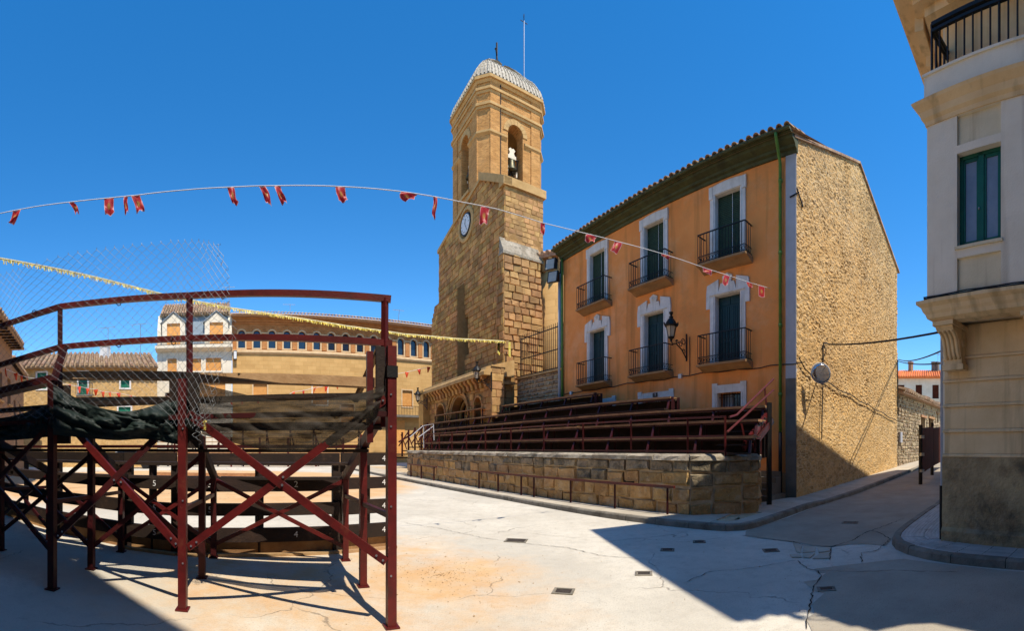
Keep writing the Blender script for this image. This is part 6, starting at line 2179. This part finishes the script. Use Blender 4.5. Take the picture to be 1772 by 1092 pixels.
# ------------------------------------------------------------------ shade cloths
def net_material():
    m = bpy.data.materials.new('shade_net')
    m.use_nodes = True
    nt = m.node_tree
    N, L = nt.nodes, nt.links
    bs = N['Principled BSDF']
    bs.inputs['Base Color'].default_value = (.022, .015, .008, 1)
    bs.inputs['Roughness'].default_value = .8
    geo = N.new('ShaderNodeNewGeometry')
    sp = N.new('ShaderNodeSeparateXYZ'); L.new(geo.outputs['Position'], sp.inputs[0])
    nz = N.new('ShaderNodeTexNoise'); nz.inputs['Scale'].default_value = 4; nz.inputs['Detail'].default_value = 5
    mp = N.new('ShaderNodeMapping'); mp.inputs['Scale'].default_value = (1, 1, 9); L.new(geo.outputs['Position'], mp.inputs['Vector']); L.new(mp.outputs[0], nz.inputs['Vector'])
    n2 = N.new('ShaderNodeTexNoise'); n2.inputs['Scale'].default_value = 160; n2.inputs['Detail'].default_value = 2; L.new(geo.outputs['Position'], n2.inputs['Vector'])
    a = N.new('ShaderNodeMath'); a.operation = 'ADD'; L.new(nz.outputs['Fac'], a.inputs[0]); L.new(n2.outputs['Fac'], a.inputs[1])
    mr = N.new('ShaderNodeMapRange'); mr.inputs['From Min'].default_value = .78; mr.inputs['From Max'].default_value = 1.22; mr.inputs['To Min'].default_value = .99; mr.inputs['To Max'].default_value = .80
    L.new(a.outputs[0], mr.inputs['Value'])
    L.new(mr.outputs[0], bs.inputs['Alpha'])
    return m
M['net'] = net_material()
def cloth(name, label, cat, top, bot, mat, sag=.03, nu=90, nv=28, fold=.05):
    """sheet hung between an upper and a lower polyline of points, with folds"""
    def at_(P, f):
        k = f * (len(P) - 1)
        i = min(int(k), len(P) - 2)
        # smooth interpolation
        p0, p1, p2, p3 = P[max(i - 1, 0)], P[i], P[i + 1], P[min(i + 2, len(P) - 1)]
        t = k - i
        return .5 * ((2 * p1) + (p2 - p0) * t + (2 * p0 - 5 * p1 + 4 * p2 - p3) * t * t + (3 * p1 - p0 - 3 * p2 + p3) * t ** 3)
    m = MB()
    for j in range(nv + 1):
        v = j / nv
        for i in range(nu + 1):
            u = i / nu
            p = at_(top, u).lerp(at_(bot, u), v)
            rg = 1 - 2 * abs(noise.noise(Vector((u * 5 + v * 1.5, v * 3.2 - u * 2, 1)))) + .5 * (1 - 2 * abs(noise.noise(Vector((u * 13 - v * 2, v * 5 + u * 4, 4))))) + .25 * (1 - 2 * abs(noise.noise(Vector((u * 29 + v * 5, v * 11, 8)))))
            d = fold * (.15 + sin(pi * v)) * (rg - .8)
            h = Vector((p.x, p.y, 0)).normalized()
            m.v.append(p + h * (d - .10 * sin(pi * v) * (1 if mat is not M['net'] else .3)))
    n = nu + 1
    for j in range(nv):
        for i in range(nu):
            m.f.append((j * n + i, j * n + i + 1, (j + 1) * n + i + 1, (j + 1) * n + i))
    o = m.build(name, mat, smooth=True, recalc=False)
    return tag(o, label, cat)
cloth('shade_net', 'see-through brown shade net sagging between the two nearest red posts', 'net',
      [W(338, 662, 4.46), W(400, 677, 4.32), (W(480, 693, 4.16)), W(560, 690, 4.07), W(620, 681, 4.03), W(666, 668, 4.0)],
      [W(350, 752, 4.50), W(410, 768, 4.37), W(480, 781, 4.22), W(550, 777, 4.13), W(610, 762, 4.08), W(652, 722, 4.06)], M['net'], fold=.03)
cloth('dark_tarp', 'dark green tarpaulin sagging from the stand behind the chain link mesh', 'tarpaulin',
      [W(92, 668, 5.1), W(125, 685, 5.0), W(165, 703, 4.82), W(215, 712, 4.7), W(262, 703, 4.62), W(298, 688, 4.66), W(318, 668, 4.62)],
      [W(92, 752, 5.1), W(140, 757, 5.0), W(200, 762, 4.82), W(250, 760, 4.7), W(300, 768, 4.6), W(325, 772, 4.66), W(345, 765, 4.62)], M['tarp'], fold=.09)
cloth('dark_tarp', 'black tarpaulin hung across the stand at the left edge', 'tarpaulin',
      [W(-40, 726, 6.1), W(10, 722, 5.8), W(45, 713, 5.5), W(75, 703, 5.3), W(95, 690, 5.16)],
      [W(-40, 760, 6.1), W(10, 762, 5.8), W(45, 760, 5.5), W(75, 757, 5.3), W(95, 755, 5.16)], M['tarp'], fold=.08)
for x, y, w in ((197, 741, 22), (253, 740, 28)):
    p = W(x, y, 4.62 if x > 220 else 4.72)

# ------------------------------------------------------------------ chain link mesh, real bent wire
def chain_link():
    """woven wire: zigzag wires side by side, hooked at every bend"""
    top = [(-40, 505, 5.75), (0, 476, 5.55), (40, 462, 5.35), (112, 441, 5.02), (175, 431, 4.8), (235, 424, 4.66), (300, 418, 4.54), (345, 416, 4.48), (378, 424, 4.42)]
    bot = [(-40, 722, 5.75), (0, 722, 5.55), (40, 723, 5.35), (112, 727, 5.0), (175, 732, 4.8), (235, 737, 4.64), (300, 738, 4.5), (330, 737, 4.42), (352, 735, 4.36)]
    def interp(P, f):
        k = f * (len(P) - 1)
        i = min(int(k), len(P) - 2)
        t = k - i
        return [P[i][c] + (P[i + 1][c] - P[i][c]) * t for c in range(3)]
    NX, NZ = 62, 20          # columns of zigzag wires and bends down the height
    def pos(u, v):
        a, b = interp(top, u), interp(bot, u)
        x = a[0] + (b[0] - a[0]) * v
        y = a[1] + (b[1] - a[1]) * v
        r = a[2] + (b[2] - a[2]) * v
        # the free end curls outwards to the right, held at mid height
        curl = max(0, (u - .82) / .18)
        x += curl * (40 * sin(pi * min(1, v * 1.02)) + 6 * sin(v * 15))
        y += 9 * curl * sin(v * 9)
        r += .10 * sin(u * 9 + v * 3) * (.4 + curl)
        # hangs in a shallow belly
        r -= .05 * sin(pi * v)
        return W(x, y + 2.0 * noise.noise(Vector((u * 25, v * 9, 0))), r)
    m = MB()
    for i in range(NX):
        pts_ = []
        for j in range(NZ * 2 + 1):
            u = (i + (1.06 if (i + j) % 2 else -.06)) / NX
            p = pos(min(1, max(0, u)), j / (NZ * 2))
            h = Vector((p.x, p.y, 0)).normalized()
            pts_.append(p + h * (.006 if (i + j) % 2 else -.006))
        if i % 1 == 0:
            top_ = pts_[0] + Vector((random.uniform(-.008, .008), 0, .018))
            pts_ = [top_] + pts_
        m.tube(pts_, .0021, 4, caps=False)
    # loose hooked ends along the free edge
    for k in range(26):
        v = k / 26
        p = pos(.985, v)
        q = p + Vector((random.uniform(-.02, .05), random.uniform(-.03, .03), random.uniform(-.05, .03)))
        q2 = q + Vector((random.uniform(-.05, .02), random.uniform(-.02, .03), random.uniform(-.03, .04)))
        m.tube([p, q, q2], .0021, 4, caps=False)
    # strand of mesh rolled round the post
    for k in range(8):
        c = W(338 + k % 3 * 6, 700 + k * 7, 4.34)
        pts_ = [c + Vector((.035 * cos(t_ * 1.3 + k), .03 * sin(t_ * 1.3 + k), -.02 * t_)) for t_ in range(7)]
        m.tube(pts_, .0022, 4, caps=False)
    o = m.build('chain_link_mesh', M['wire'], recalc=False)
    tag(o, 'galvanised chain link mesh hanging loose over the guard rails of the stand', 'wire mesh')
    return pos
pos_cl = chain_link()
for k, (x, y, r) in enumerate(((60, 541, 5.35), (205, 520, 4.9), (385, 508, 4.55), (205, 592, 4.9), (300, 588, 4.66), (420, 582, 4.52))):
    p = W(x, y + 2, r)
    MB().tube([p + Vector((0, .04 * cos(t_), .045 * sin(t_))) for t_ in [2 * pi * j / 8 for j in range(9)]], .006, 4, caps=False).build('wire_tie', M['iron'], stand)

# ------------------------------------------------------------------ plank barrier round the ring
BP = [(-1.98, 7.14), (-2.72, 6.5), (-4.81, 4.94), (-5.75, 4.62), (-7.6, 4.3), (-10.5, 4.25), (-13.5, 4.7)]
bar_ = thing('ring_barrier', 'dark plank barrier with white painted numbers under the stand', 'barrier', V3(BP[1], 0))
zpl = [(.22, .43), (.62, .83), (1.02, 1.22), (1.42, 1.62)]
for i, (p, q) in enumerate(zip(BP, BP[1:])):
    d = Vector((q[0] - p[0], q[1] - p[1], 0))
    F = Frame(az=atan2(d.y, -d.x), o=p)       # s runs to the left, so flip below
    F = Frame(az=atan2(-(-d.y), -d.x), o=q)
    L_ = d.length
    for k, (z0, z1) in enumerate(zpl):
        pk = MB().box(F, .015, L_ - .015, -.03 + random.uniform(-.006, .006), .03, z0 + random.uniform(-.012, .012), z1 + random.uniform(-.012, .012)).build('plank', M['wood_dark'] if i else M['wood_dark'], bar_)
        Rf = Matrix((F.t, Vector((0, 0, 1)), -F.n)).transposed().to_4x4()
        marks = []
        if i == 0:
            marks = [('4', L_ - .22, 0)]
        elif i == 1 and k < 3:
            marks = [('2' if k == 2 else '4' if k == 0 else None, L_ * .72, 0), ('5', L_ * .20, 0)]
        elif i == 2 and k < 3:
            marks = [('5', L_ * .6, 0)]
        for ch_, s, _ in marks:
            if ch_:
                text_mesh('number', ch_, .135, Matrix.Translation(F(s, -.037, (z0 + z1) / 2)) @ Rf, M['num_white'], pk)
    MB().box(F, -.11, .11, .04, .13, .0, 1.45).build('post', M['wood_dark'], bar_)
    if i == 0:
        MB().box(F, L_ - .09, L_ - .0, .035, .12, .0, 1.72).build('post', M['wood'], bar_)
    MB().box(F, 0, L_, .05, .16, 0, .2).build('sill_board', M['wood'], bar_)
    if i in (0, 1, 2):
        MB().box(F, 0, L_, -.10, -.02, .0, .045).build('kick_board', M['wood_pale'], bar_)
    MB().bar(F(L_ * .5, .1, 0), F(L_ * .5, .1, 1.6), .1).build('post', M['wood_dark'], bar_)

# far side of the ring: plank wall, red posts, and the benches above it
fb = thing('far_ring_barrier', 'brown plank barrier with red posts across the ring', 'barrier', A(-6, 38, 0))
QR = 38.5
fl_, fr_ = A.sx(120, QR), A.sx(640, QR)
nn2 = 11
for k in range(nn2):
    a, b = fl_ + (fr_ - fl_) * k / nn2, fl_ + (fr_ - fl_) * (k + 1) / nn2 - .05
    for z0, z1 in ((.35, .95), (1.0, 1.55), (1.65, 1.95)):
        MB().box(A, a, b, QR, QR + .08, z0, z1).build('plank', M['wood'] if z0 < 1.6 else M['wood_dark'], fb)
    MB().box(A, a - .12, a + .04, QR - .1, QR + .0, 0, 2.6).build('post', M['red_steel'], fb)
fs_ = thing('far_benches', 'dark tiered benches behind the far barrier of the ring', 'bleachers', A(-4, 40, 0))
for k in range(4):
    for j in range(6):
        a, b = fl_ + (fr_ - fl_) * j / 6, fl_ + (fr_ - fl_) * (j + 1) / 6 - .06
        MB().box(A, a, b, QR + 1.0 + k * .8, QR + 1.45 + k * .8, 2.2 + k * .42, 2.27 + k * .42).build('seat_plank', M['wood'], fs_)
for j in range(13):
    s = fl_ + (fr_ - fl_) * j / 12
    MB().bar(A(s, QR + 1.0, 1.9), A(s, QR + 3.8, 3.5), .1).build('sloping_beam', M['red_dark'], fs_)
    MB().bar(A(s, QR + 3.8, 0), A(s, QR + 3.8, 3.5), .1).build('leg', M['red_dark'], fs_)
    MB().bar(A(s, QR + 1.2, 0), A(s, QR + 1.2, 2.1), .1).build('leg', M['red_dark'], fs_)
# low timber kerb inside the ring
kb = thing('timber_kerb', 'long low timber board lying across the sunlit ring', 'timber', W(360, 823, 26))
MB().bar(W(262, 822, 26.5), W(455, 824, 26), .25, .35).build('board', M['wood'], kb)
# parked car behind the far barrier
car = thing('parked_car', 'white car parked beyond the ring, half hidden by the stand', 'car', W(225, 800, 36))
cp_ = W(228, 775, 36)
CF = Frame(az=radians(-40), o=(cp_.x, cp_.y))
bdy = MB()
prof = [(-2.0, .35), (2.0, .35), (2.05, .7), (1.95, .95), (1.1, 1.02), (.5, 1.45), (-1.0, 1.48), (-1.75, 1.05), (-2.02, .95)]
bdy.prism(CF, prof, -.82, .82)
bdy.build('body', M['car'], car)
for q in (-.835, .825):
    MB().prism(CF, [(-1.55, 1.03), (.95, 1.03), (.45, 1.40), (-.95, 1.42)], q, q + .01).build('side_window', M['blue_glass'], car)
for s in (-1.25, 1.25):
    for q in (-.8, .66):
        MB().lathe(CF(s, q + .07, .33), [(.33, -.09), (.33, .09)], 20, Matrix.Rotation(pi / 2, 3, CF.t)).build('wheel', M['iron'], car)
# ------------------------------------------------------------------ lamps, mirror, cables, bunting
def lantern(anchor, out, up_, label, sc_=1.0, dirn=None):
    """wall lantern on a scrolled bracket: anchor on the wall, out = unit vector away from it"""
    t = thing('wall_lantern', label, 'lamp', anchor, 'wrought iron wall lanterns')
    s = sc_
    z = Vector((0, 0, 1))
    side = z.cross(out)
    a = Vector(anchor)
    m = MB()
    m.bar(a + z * .42 * s, a - z * .5 * s, .045 * s)
    m.tube([a - z * .42 * s, a - z * .15 * s + out * .25 * s, a + z * .0 * s + out * .55 * s, a - z * .05 * s + out * .74 * s, a + z * .08 * s + out * .80 * s], .022 * s, 6)
    for c, r in ((a + out * .16 * s + z * .12 * s, .12), (a + out * .32 * s + z * .02 * s, .10), (a + out * .15 * s - z * .2 * s, .09), (a + out * .5 * s + z * .07 * s, .07)):
        m.tube([c + (out * cos(t_) + z * sin(t_)) * r * s * (1 - t_ / 14) for t_ in [k * .6 for k in range(14)]], .014 * s, 5)
    m.build('bracket', M['iron'], t)
    c = a + out * .80 * s
    MB().lathe(c, [(.03 * s, .02 * s), (.05 * s, .1 * s), (.11 * s, .14 * s), (.115 * s, .17 * s)], 8).build('lantern_base', M['iron'], t)
    MB().lathe(c, [(.10 * s, .175 * s), (.17 * s, .50 * s)], 6).build('glass', M['lamp_glass'], t)
    fr = MB()
    for k in range(6):
        a_ = 2 * pi * k / 6
        d = Vector((cos(a_), sin(a_), 0))
        fr.bar(c + d * .105 * s + z * .17 * s, c + d * .175 * s + z * .505 * s, .016 * s)
    fr.build('lantern_frame', M['iron'], t)
    MB().lathe(c, [(.20 * s, .50 * s), (.22 * s, .55 * s), (.17 * s, .64 * s), (.10 * s, .74 * s), (.06 * s, .78 * s), (.075 * s, .82 * s), (.03 * s, .86 * s), (.05 * s, .9 * s), (.075 * s, .97 * s), (.02 * s, .99 * s)], 12).build('cap', M['iron'], t)
    cr = MB()
    for k in range(8):
        a_ = 2 * pi * k / 8
        d = Vector((cos(a_), sin(a_), 0))
        cr.bar(c + d * .21 * s + z * .53 * s, c + d * .25 * s + z * .62 * s, .03 * s)
    cr.build('crown', M['iron'], t)
lantern(H(-9.88, QF - .02, 5.42), -H.n, 1, 'black lantern on a scrolled bracket on the ochre facade', 1.08)
la = C(C.sx(849, QP - .1), QP - .05, C.zy(849, 660, QP))
lantern(la, (-C.n * .5 - C.t * .85).normalized(), 1, 'black lantern on the lit pier of the church porch', 1.15)
lb = W(739, 696, 31)
lantern(lb, (-C.n * .45 - C.t * .9).normalized(), 1, 'black lantern at the far end of the church porch', 1.15)
# floodlights at the junction of house and church
ff = thing('floodlight_pair', 'two black floodlights under the eave at the left end of the ochre house', 'floodlight', H(S0 - .1, QF - .3, 11))
for dz, dq, ds in ((10.75, .55, -.25), (10.1, .5, -.12)):
    F = Frame(az=H.a - .5, o=tuple(H(S0 + ds, QF - dq, 0))[:2])
    b = MB().prism(F.side(), [(-.2, dz - .3), (.1, dz - .22), (.1, dz + .25), (-.08, dz + .3)], -.28, .28).build('housing', M['iron'], ff)
    MB().prism(F.side(), [(-.215, dz - .26), (-.19, dz - .26), (-.075, dz + .26), (-.10, dz + .26)], -.22, .22).build('lens', M['flood'], b)
MB().bar(H(S0 - .1, QF - .1, 9.8), H(S0 - .1, QF - .1, 11.0), .06).bar(H(S0 - .1, QF - .1, 10.4), H(S0 - .15, QF - .45, 10.4), .05).build('mount', M['iron'], ff)

# convex traffic mirror on the gable
gp = lambda w, d, z: C0 + GD * w + GN * d + Vector((0, 0, z))
mr_ = thing('traffic_mirror', 'round convex traffic mirror on an arm fixed to the gable wall', 'mirror', gp(1.0, .05, 4.2))
mc_ = W(1420, 646, 14.0)
MB().tube([gp(.9, .03, 4.12), gp(1.0, .5, 4.12), mc_ + Vector((.05, .05, 0))], .022, 6).build('arm', M['galv'], mr_)
nv_ = (Vector((-.35, -.94, 0))).normalized()
rotm = nv_.to_track_quat('Z', 'Y').to_matrix()
MB().lathe(mc_, [(.02, -.07), (.22, -.05), (.33, -.01), (.345, .02), (.33, .03)], 32, rotm).build('mirror_back', M['grey_render'], mr_)
MB().lathe(mc_, [(.318, .031), (.27, .055), (.19, .078), (.1, .09), (.01, .095)], 32, rotm).build('mirror_glass', M['mirror'], mr_, smooth=True)
MB().bar(mc_ + Vector((0, 0, -.3)) - nv_ * .08, mc_ + Vector((0, 0, .3)) - nv_ * .08, .04).build('mirror_strap', M['iron'], mr_)

def wire(name, label, pts_list, r=.016):
    t = thing(name, label, 'cable', pts_list[0][0])
    for pts_ in pts_list:
        MB().tube(pts_, r, 5).build('wire', M['cable'], t)
def sagged(a, b, s, n=14):
    return [a.lerp(b, k / n) + Vector((0, 0, -s * 4 * (k / n) * (1 - k / n))) for k in range(n + 1)]
far_ = W(1640, 572, 15)
g1 = W(1431, 590, 14.9)
zc = 5.35
wire('street_cable', 'thick black cable from the gable wall across the side street', [[gp(1.75, .08, 4.1), gp(1.75, .08, 5.2), gp(1.8, .1, 5.38), gp(2.0, .1, 5.42)] + [gp(2.2, .1, 5.42).lerp(W(1640, 572, 9.6), k / 10) + Vector((0, 0, -.25 * (k / 10) * (1 - k / 10) * 2)) for k in range(11)]], .028)
e2 = gp(10.95, .12, 6.55)
wire('street_cable', 'pair of thin cables from the far end of the gable to the cream building', [sagged(e2, W(1640, 602, 10), .18), sagged(e2 + Vector((0, 0, -.1)), W(1640, 628, 11), .1)], .022)
wire('wall_cable', 'black cable stapled down the gable wall past the mirror', [[gp(1.75 + .45 * k, .1, 4.05 - .045 * k + .04 * sin(k * 1.4)) for k in range(21)] , [gp(1.72, .1, 4.05), gp(1.66, .1, 3.0), gp(1.62, .1, 2.0)], [gp(10.9, .12, 6.5), gp(10.9, .13, 3.4)], [gp(10.75, .12, 6.5), gp(10.78, .13, 3.5)], [gp(-.0, .1, 4.55), gp(.4, .1, 4.25), gp(.9, .1, 4.1)]], .02)

# red pennants: a long string across the square
def flag_material():
    m = bpy.data.materials.new('red_pennant')
    m.use_nodes = True
    nt = m.node_tree
    N, L = nt.nodes, nt.links
    bs = N['Principled BSDF']
    bs.inputs['Roughness'].default_value = .45
    uv = N.new('ShaderNodeUVMap')
    sp = N.new('ShaderNodeSeparateXYZ'); L.new(uv.outputs[0], sp.inputs[0])
    d = N.new('ShaderNodeVectorMath'); d.operation = 'DISTANCE'; L.new(uv.outputs[0], d.inputs[0]); d.inputs[1].default_value = (.5, .5, 0)
    r = N.new('ShaderNodeMapRange'); r.inputs['From Min'].default_value = .22; r.inputs['From Max'].default_value = .06; L.new(d.outputs['Value'], r.inputs['Value'])
    r3 = N.new('ShaderNodeMapRange'); r3.inputs['From Min'].default_value = -.4; r3.inputs['From Max'].default_value = .2; L.new(d.outputs['Value'], r3.inputs['Value'])
    mu = N.new('ShaderNodeMath'); mu.operation = 'MULTIPLY'; L.new(r.outputs[0], mu.inputs[0]); L.new(r3.outputs[0], mu.inputs[1])
    x1 = N.new('ShaderNodeMix'); x1.data_type = 'RGBA'; x1.inputs['A'].default_value = (.52, .035, .045, 1); x1.inputs['B'].default_value = (.62, .42, .10, 1); L.new(mu.outputs[0], x1.inputs['Factor'])
    # pale hem: distance from the middle in each direction
    def edge(o):
        a = N.new('ShaderNodeMath'); a.operation = 'SUBTRACT'; L.new(o, a.inputs[0]); a.inputs[1].default_value = .5
        b = N.new('ShaderNodeMath'); b.operation = 'ABSOLUTE'; L.new(a.outputs[0], b.inputs[0])
        return b.outputs[0]
    mx_ = N.new('ShaderNodeMath'); mx_.operation = 'MAXIMUM'; L.new(edge(sp.outputs[0]), mx_.inputs[0]); L.new(edge(sp.outputs[1]), mx_.inputs[1])
    r2 = N.new('ShaderNodeMapRange'); r2.inputs['From Min'].default_value = .44; r2.inputs['From Max'].default_value = .46; r2.inputs['To Max'].default_value = .75; L.new(mx_.outputs[0], r2.inputs['Value'])
    x2 = N.new('ShaderNodeMix'); x2.data_type = 'RGBA'; L.new(x1.outputs['Result'], x2.inputs['A']); x2.inputs['B'].default_value = (.75, .52, .50, 1); L.new(r2.outputs[0], x2.inputs['Factor'])
    L.new(x2.outputs['Result'], bs.inputs['Base Color'])
    tr = N.new('ShaderNodeBsdfTranslucent'); L.new(x2.outputs['Result'], tr.inputs['Color'])
    ms = N.new('ShaderNodeMixShader'); ms.inputs[0].default_value = .45
    L.new(bs.outputs[0], ms.inputs[1]); L.new(tr.outputs[0], ms.inputs[2]); L.new(ms.outputs[0], N['Material Output'].inputs[0])
    return m
M['flag'] = flag_material()
sa, sb_ = Vector((7.35, 11.3, 0)), Vector((-6.75, 2.78, 0))
sb2 = sb_ + (sb_ - sa) * .12
def on_line(x, y):
    a = (x - CX) / FPX
    # intersection of the bearing with the plan line of the string
    d = sb_ - sa
    tn = tan(a)
    k = (tn * sa.y - sa.x) / (d.x - tn * d.y)
    p = sa + d * k
    r = sqrt(p.x ** 2 + p.y ** 2)
    return Vector((p.x, p.y, EYE + (HOR - y) / FPX * r))
string_px = [(-20, 374), (60, 358), (130, 349), (188, 343), (237, 338), (320, 329), (400, 324), (485, 321.5), (590, 323), (690, 331), (760, 342), (800, 350), (860, 362), (939, 386), (1000, 401), (1068, 418), (1152, 441), (1226, 466), (1297, 489), (1335, 500)]
bun = thing('red_pennant_string', 'long white string of small red flags across the top of the square', 'bunting', on_line(590, 323))
spts = [on_line(*p) for p in string_px]
MB().tube(spts, .007, 5).build('string', M['string'], bun)
def string_y(x):
    for (x0, y0), (x1, y1) in zip(string_px, string_px[1:]):
        if x0 <= x <= x1:
            return y0 + (y1 - y0) * (x - x0) / (x1 - x0)
flags = [(30, 14, .20, -14, .4), (124, 8, .19, 12, .5), (188, 17, .24, 2, .15), (218, 7, .24, 0, .3), (235, 15, .24, 9, .2), (398, 12, .23, 10, .3), (454, 11, .25, 13, .3), (480, 11, .24, 11, .2), (588, 17, .20, 6, .15), (708, 28, .10, -5, .3), (752, 7, .30, 0, .5), (840, 15, .27, -5, .15), (940, 8, .20, -3, .3), (1024, 18, .13, -6, .3), (1070, 14, .22, -10, .3), (1152, 16, .06, 0, .3), (1224, 16, .12, 0, .3), (1258, 10, .28, -7, .3), (1296, 10, .14, 6, .4), (1318, 11, .34, 0, .2)]
for x, w, h, dx, crump in flags:
    y = string_y(x)
    a, b = on_line(x - w / 2, string_y(x - w / 2)), on_line(x + w / 2, string_y(min(1334, x + w / 2)))
    r = sqrt(a.x ** 2 + a.y ** 2)
    wv = (b - a)
    dv_ = Vector((0, 0, -1)) * h + wv.normalized() * (dx / FPX * r)
    nu, nv = 5, 7
    m = MB()
    hn = Vector((a.x, a.y, 0)).normalized()
    ph = random.uniform(0, 6)
    for j in range(nv + 1):
        for i in range(nu + 1):
            u, v = i / nu, j / nv
            nr = 1 - (crump * .35) * v
            p = a + wv * (.5 + (u - .5) * nr) + dv_ * v + hn * (.09 * (crump + .15) * sin(ph + u * 5 + v * 4) * (v + .2) + .03 * sin(ph * 2 + u * 9 - v * 7) * v) + wv.normalized() * (.03 * crump * sin(ph + v * 5))
            m.v.append(p)
    for j in range(nv):
        for i in range(nu):
            n = nu + 1
            m.f.append((j * n + i, j * n + i + 1, (j + 1) * n + i + 1, (j + 1) * n + i))
    o = m.build('flag', M['flag'], bun, smooth=True, recalc=False)
    ul = o.data.uv_layers.new(name='UVMap')
    for lp in o.data.loops:
        k = lp.vertex_index
        ul.data[lp.index].uv = ((k % (nu + 1)) / nu, (k // (nu + 1)) / nv)

# yellow fringed garland from the stand to the church
ga_ = [(-30, 440, 13.0), (0, 447, 13.4), (60, 458, 14), (140, 474, 15), (230, 496, 16.2), (300, 514, 17.2), (400, 533, 18.6), (500, 548, 20), (600, 564, 21.4), (700, 578, 22.8), (790, 586, 24), (880, 591, 25.6)]
gar = thing('yellow_garland', 'yellow fringed foil garland stretched from the stand to the church', 'garland', W(400, 533, 18.6))
gp_ = [W(*p) for p in ga_]
MB().tube(gp_, .012, 4).build('string', M['string'], gar)
fr = MB()
for a, b in zip(gp_, gp_[1:]):
    n = int((b - a).length / .045)
    d = (b - a).normalized()
    for k in range(n):
        p = a.lerp(b, k / n)
        l = random.uniform(.06, .17)
        hn = Vector((p.x, p.y, 0)).normalized()
        e = Vector((random.uniform(-.05, .05), random.uniform(-.05, .05), -l))
        fr.add([p, p + d * .04, p + d * .035 + e, p + e + d * .005], [(0, 1, 2, 3)])
        fr.add([p + Vector((0, 0, .03)), p + d * .05 + Vector((0, 0, .03)), p + d * .05 - Vector((0, 0, .04)), p - Vector((0, 0, .04))], [(0, 1, 2, 3)])
for k in range(9):
    p = W(861 + (k % 3) * 1.2 + 19 * (k > 5), 592, 25.3)
    fr.add([p, p + Vector((.05, 0, 0)), p + Vector((.06, 0, -.5 - .05 * k)), p + Vector((.0, 0, -.5 - .05 * k))], [(0, 1, 2, 3)])
struct(fr.build('fringe', M['yellow'], gar, recalc=False), 'stuff')

# small orange pennants far across the ring
def orange_run(px, r0, r1, label):
    t = thing('orange_pennant_string', label, 'bunting', W(px[0][0], px[0][1], r0))
    n = len(px) - 1
    P = [W(x, y, r0 + (r1 - r0) * i / n) for i, (x, y) in enumerate(px)]
    MB().tube(P, .012, 4).build('string', M['string'], t)
    for p in P:
        w, h = random.uniform(.3, .42), random.uniform(.34, .5)
        a = random.uniform(-.6, .6)
        d = Vector((cos(a) * .8, sin(a), 0)) * w / 2
        k = Vector((random.uniform(-.15, .15), random.uniform(-.1, .1), -h))
        MB().add([p - d, p + d, p + k + d * .35, p + k - d * .15, p + k * .5 + d * .1 + Vector((.02, -.05, 0))], [(0, 1, 4), (1, 2, 4), (2, 3, 4), (3, 0, 4)]).build('flag', M['flag_orange'], t, recalc=False)
orange_run([(8, 638), (27, 646), (37, 650), (47, 653), (60, 655), (80, 659), (120, 666), (137, 669), (152, 672), (166, 674), (178, 678), (190, 679), (205, 680), (226, 685), (239, 687), (253, 688), (268, 689), (285, 690)], 24, 33, 'string of small orange pennants in front of the rubble house')
orange_run([(398, 690), (420, 690), (445, 688), (460, 687), (483, 684), (499, 683), (508, 678), (525, 676), (545, 671), (565, 668), (583, 665), (608, 661), (660, 652), (704, 644), (725, 639), (742, 635)], 32, 36, 'string of small orange pennants in front of the arcade building')
# wall meter box on the low stone building
mb_ = MB().box(LWf, .5, .85, -.06, .05, 2.0, 2.6).build('meter_box', M['grey_render'])
tag(mb_, 'small grey meter box on the rubble outbuilding beside the gable', 'meter box')
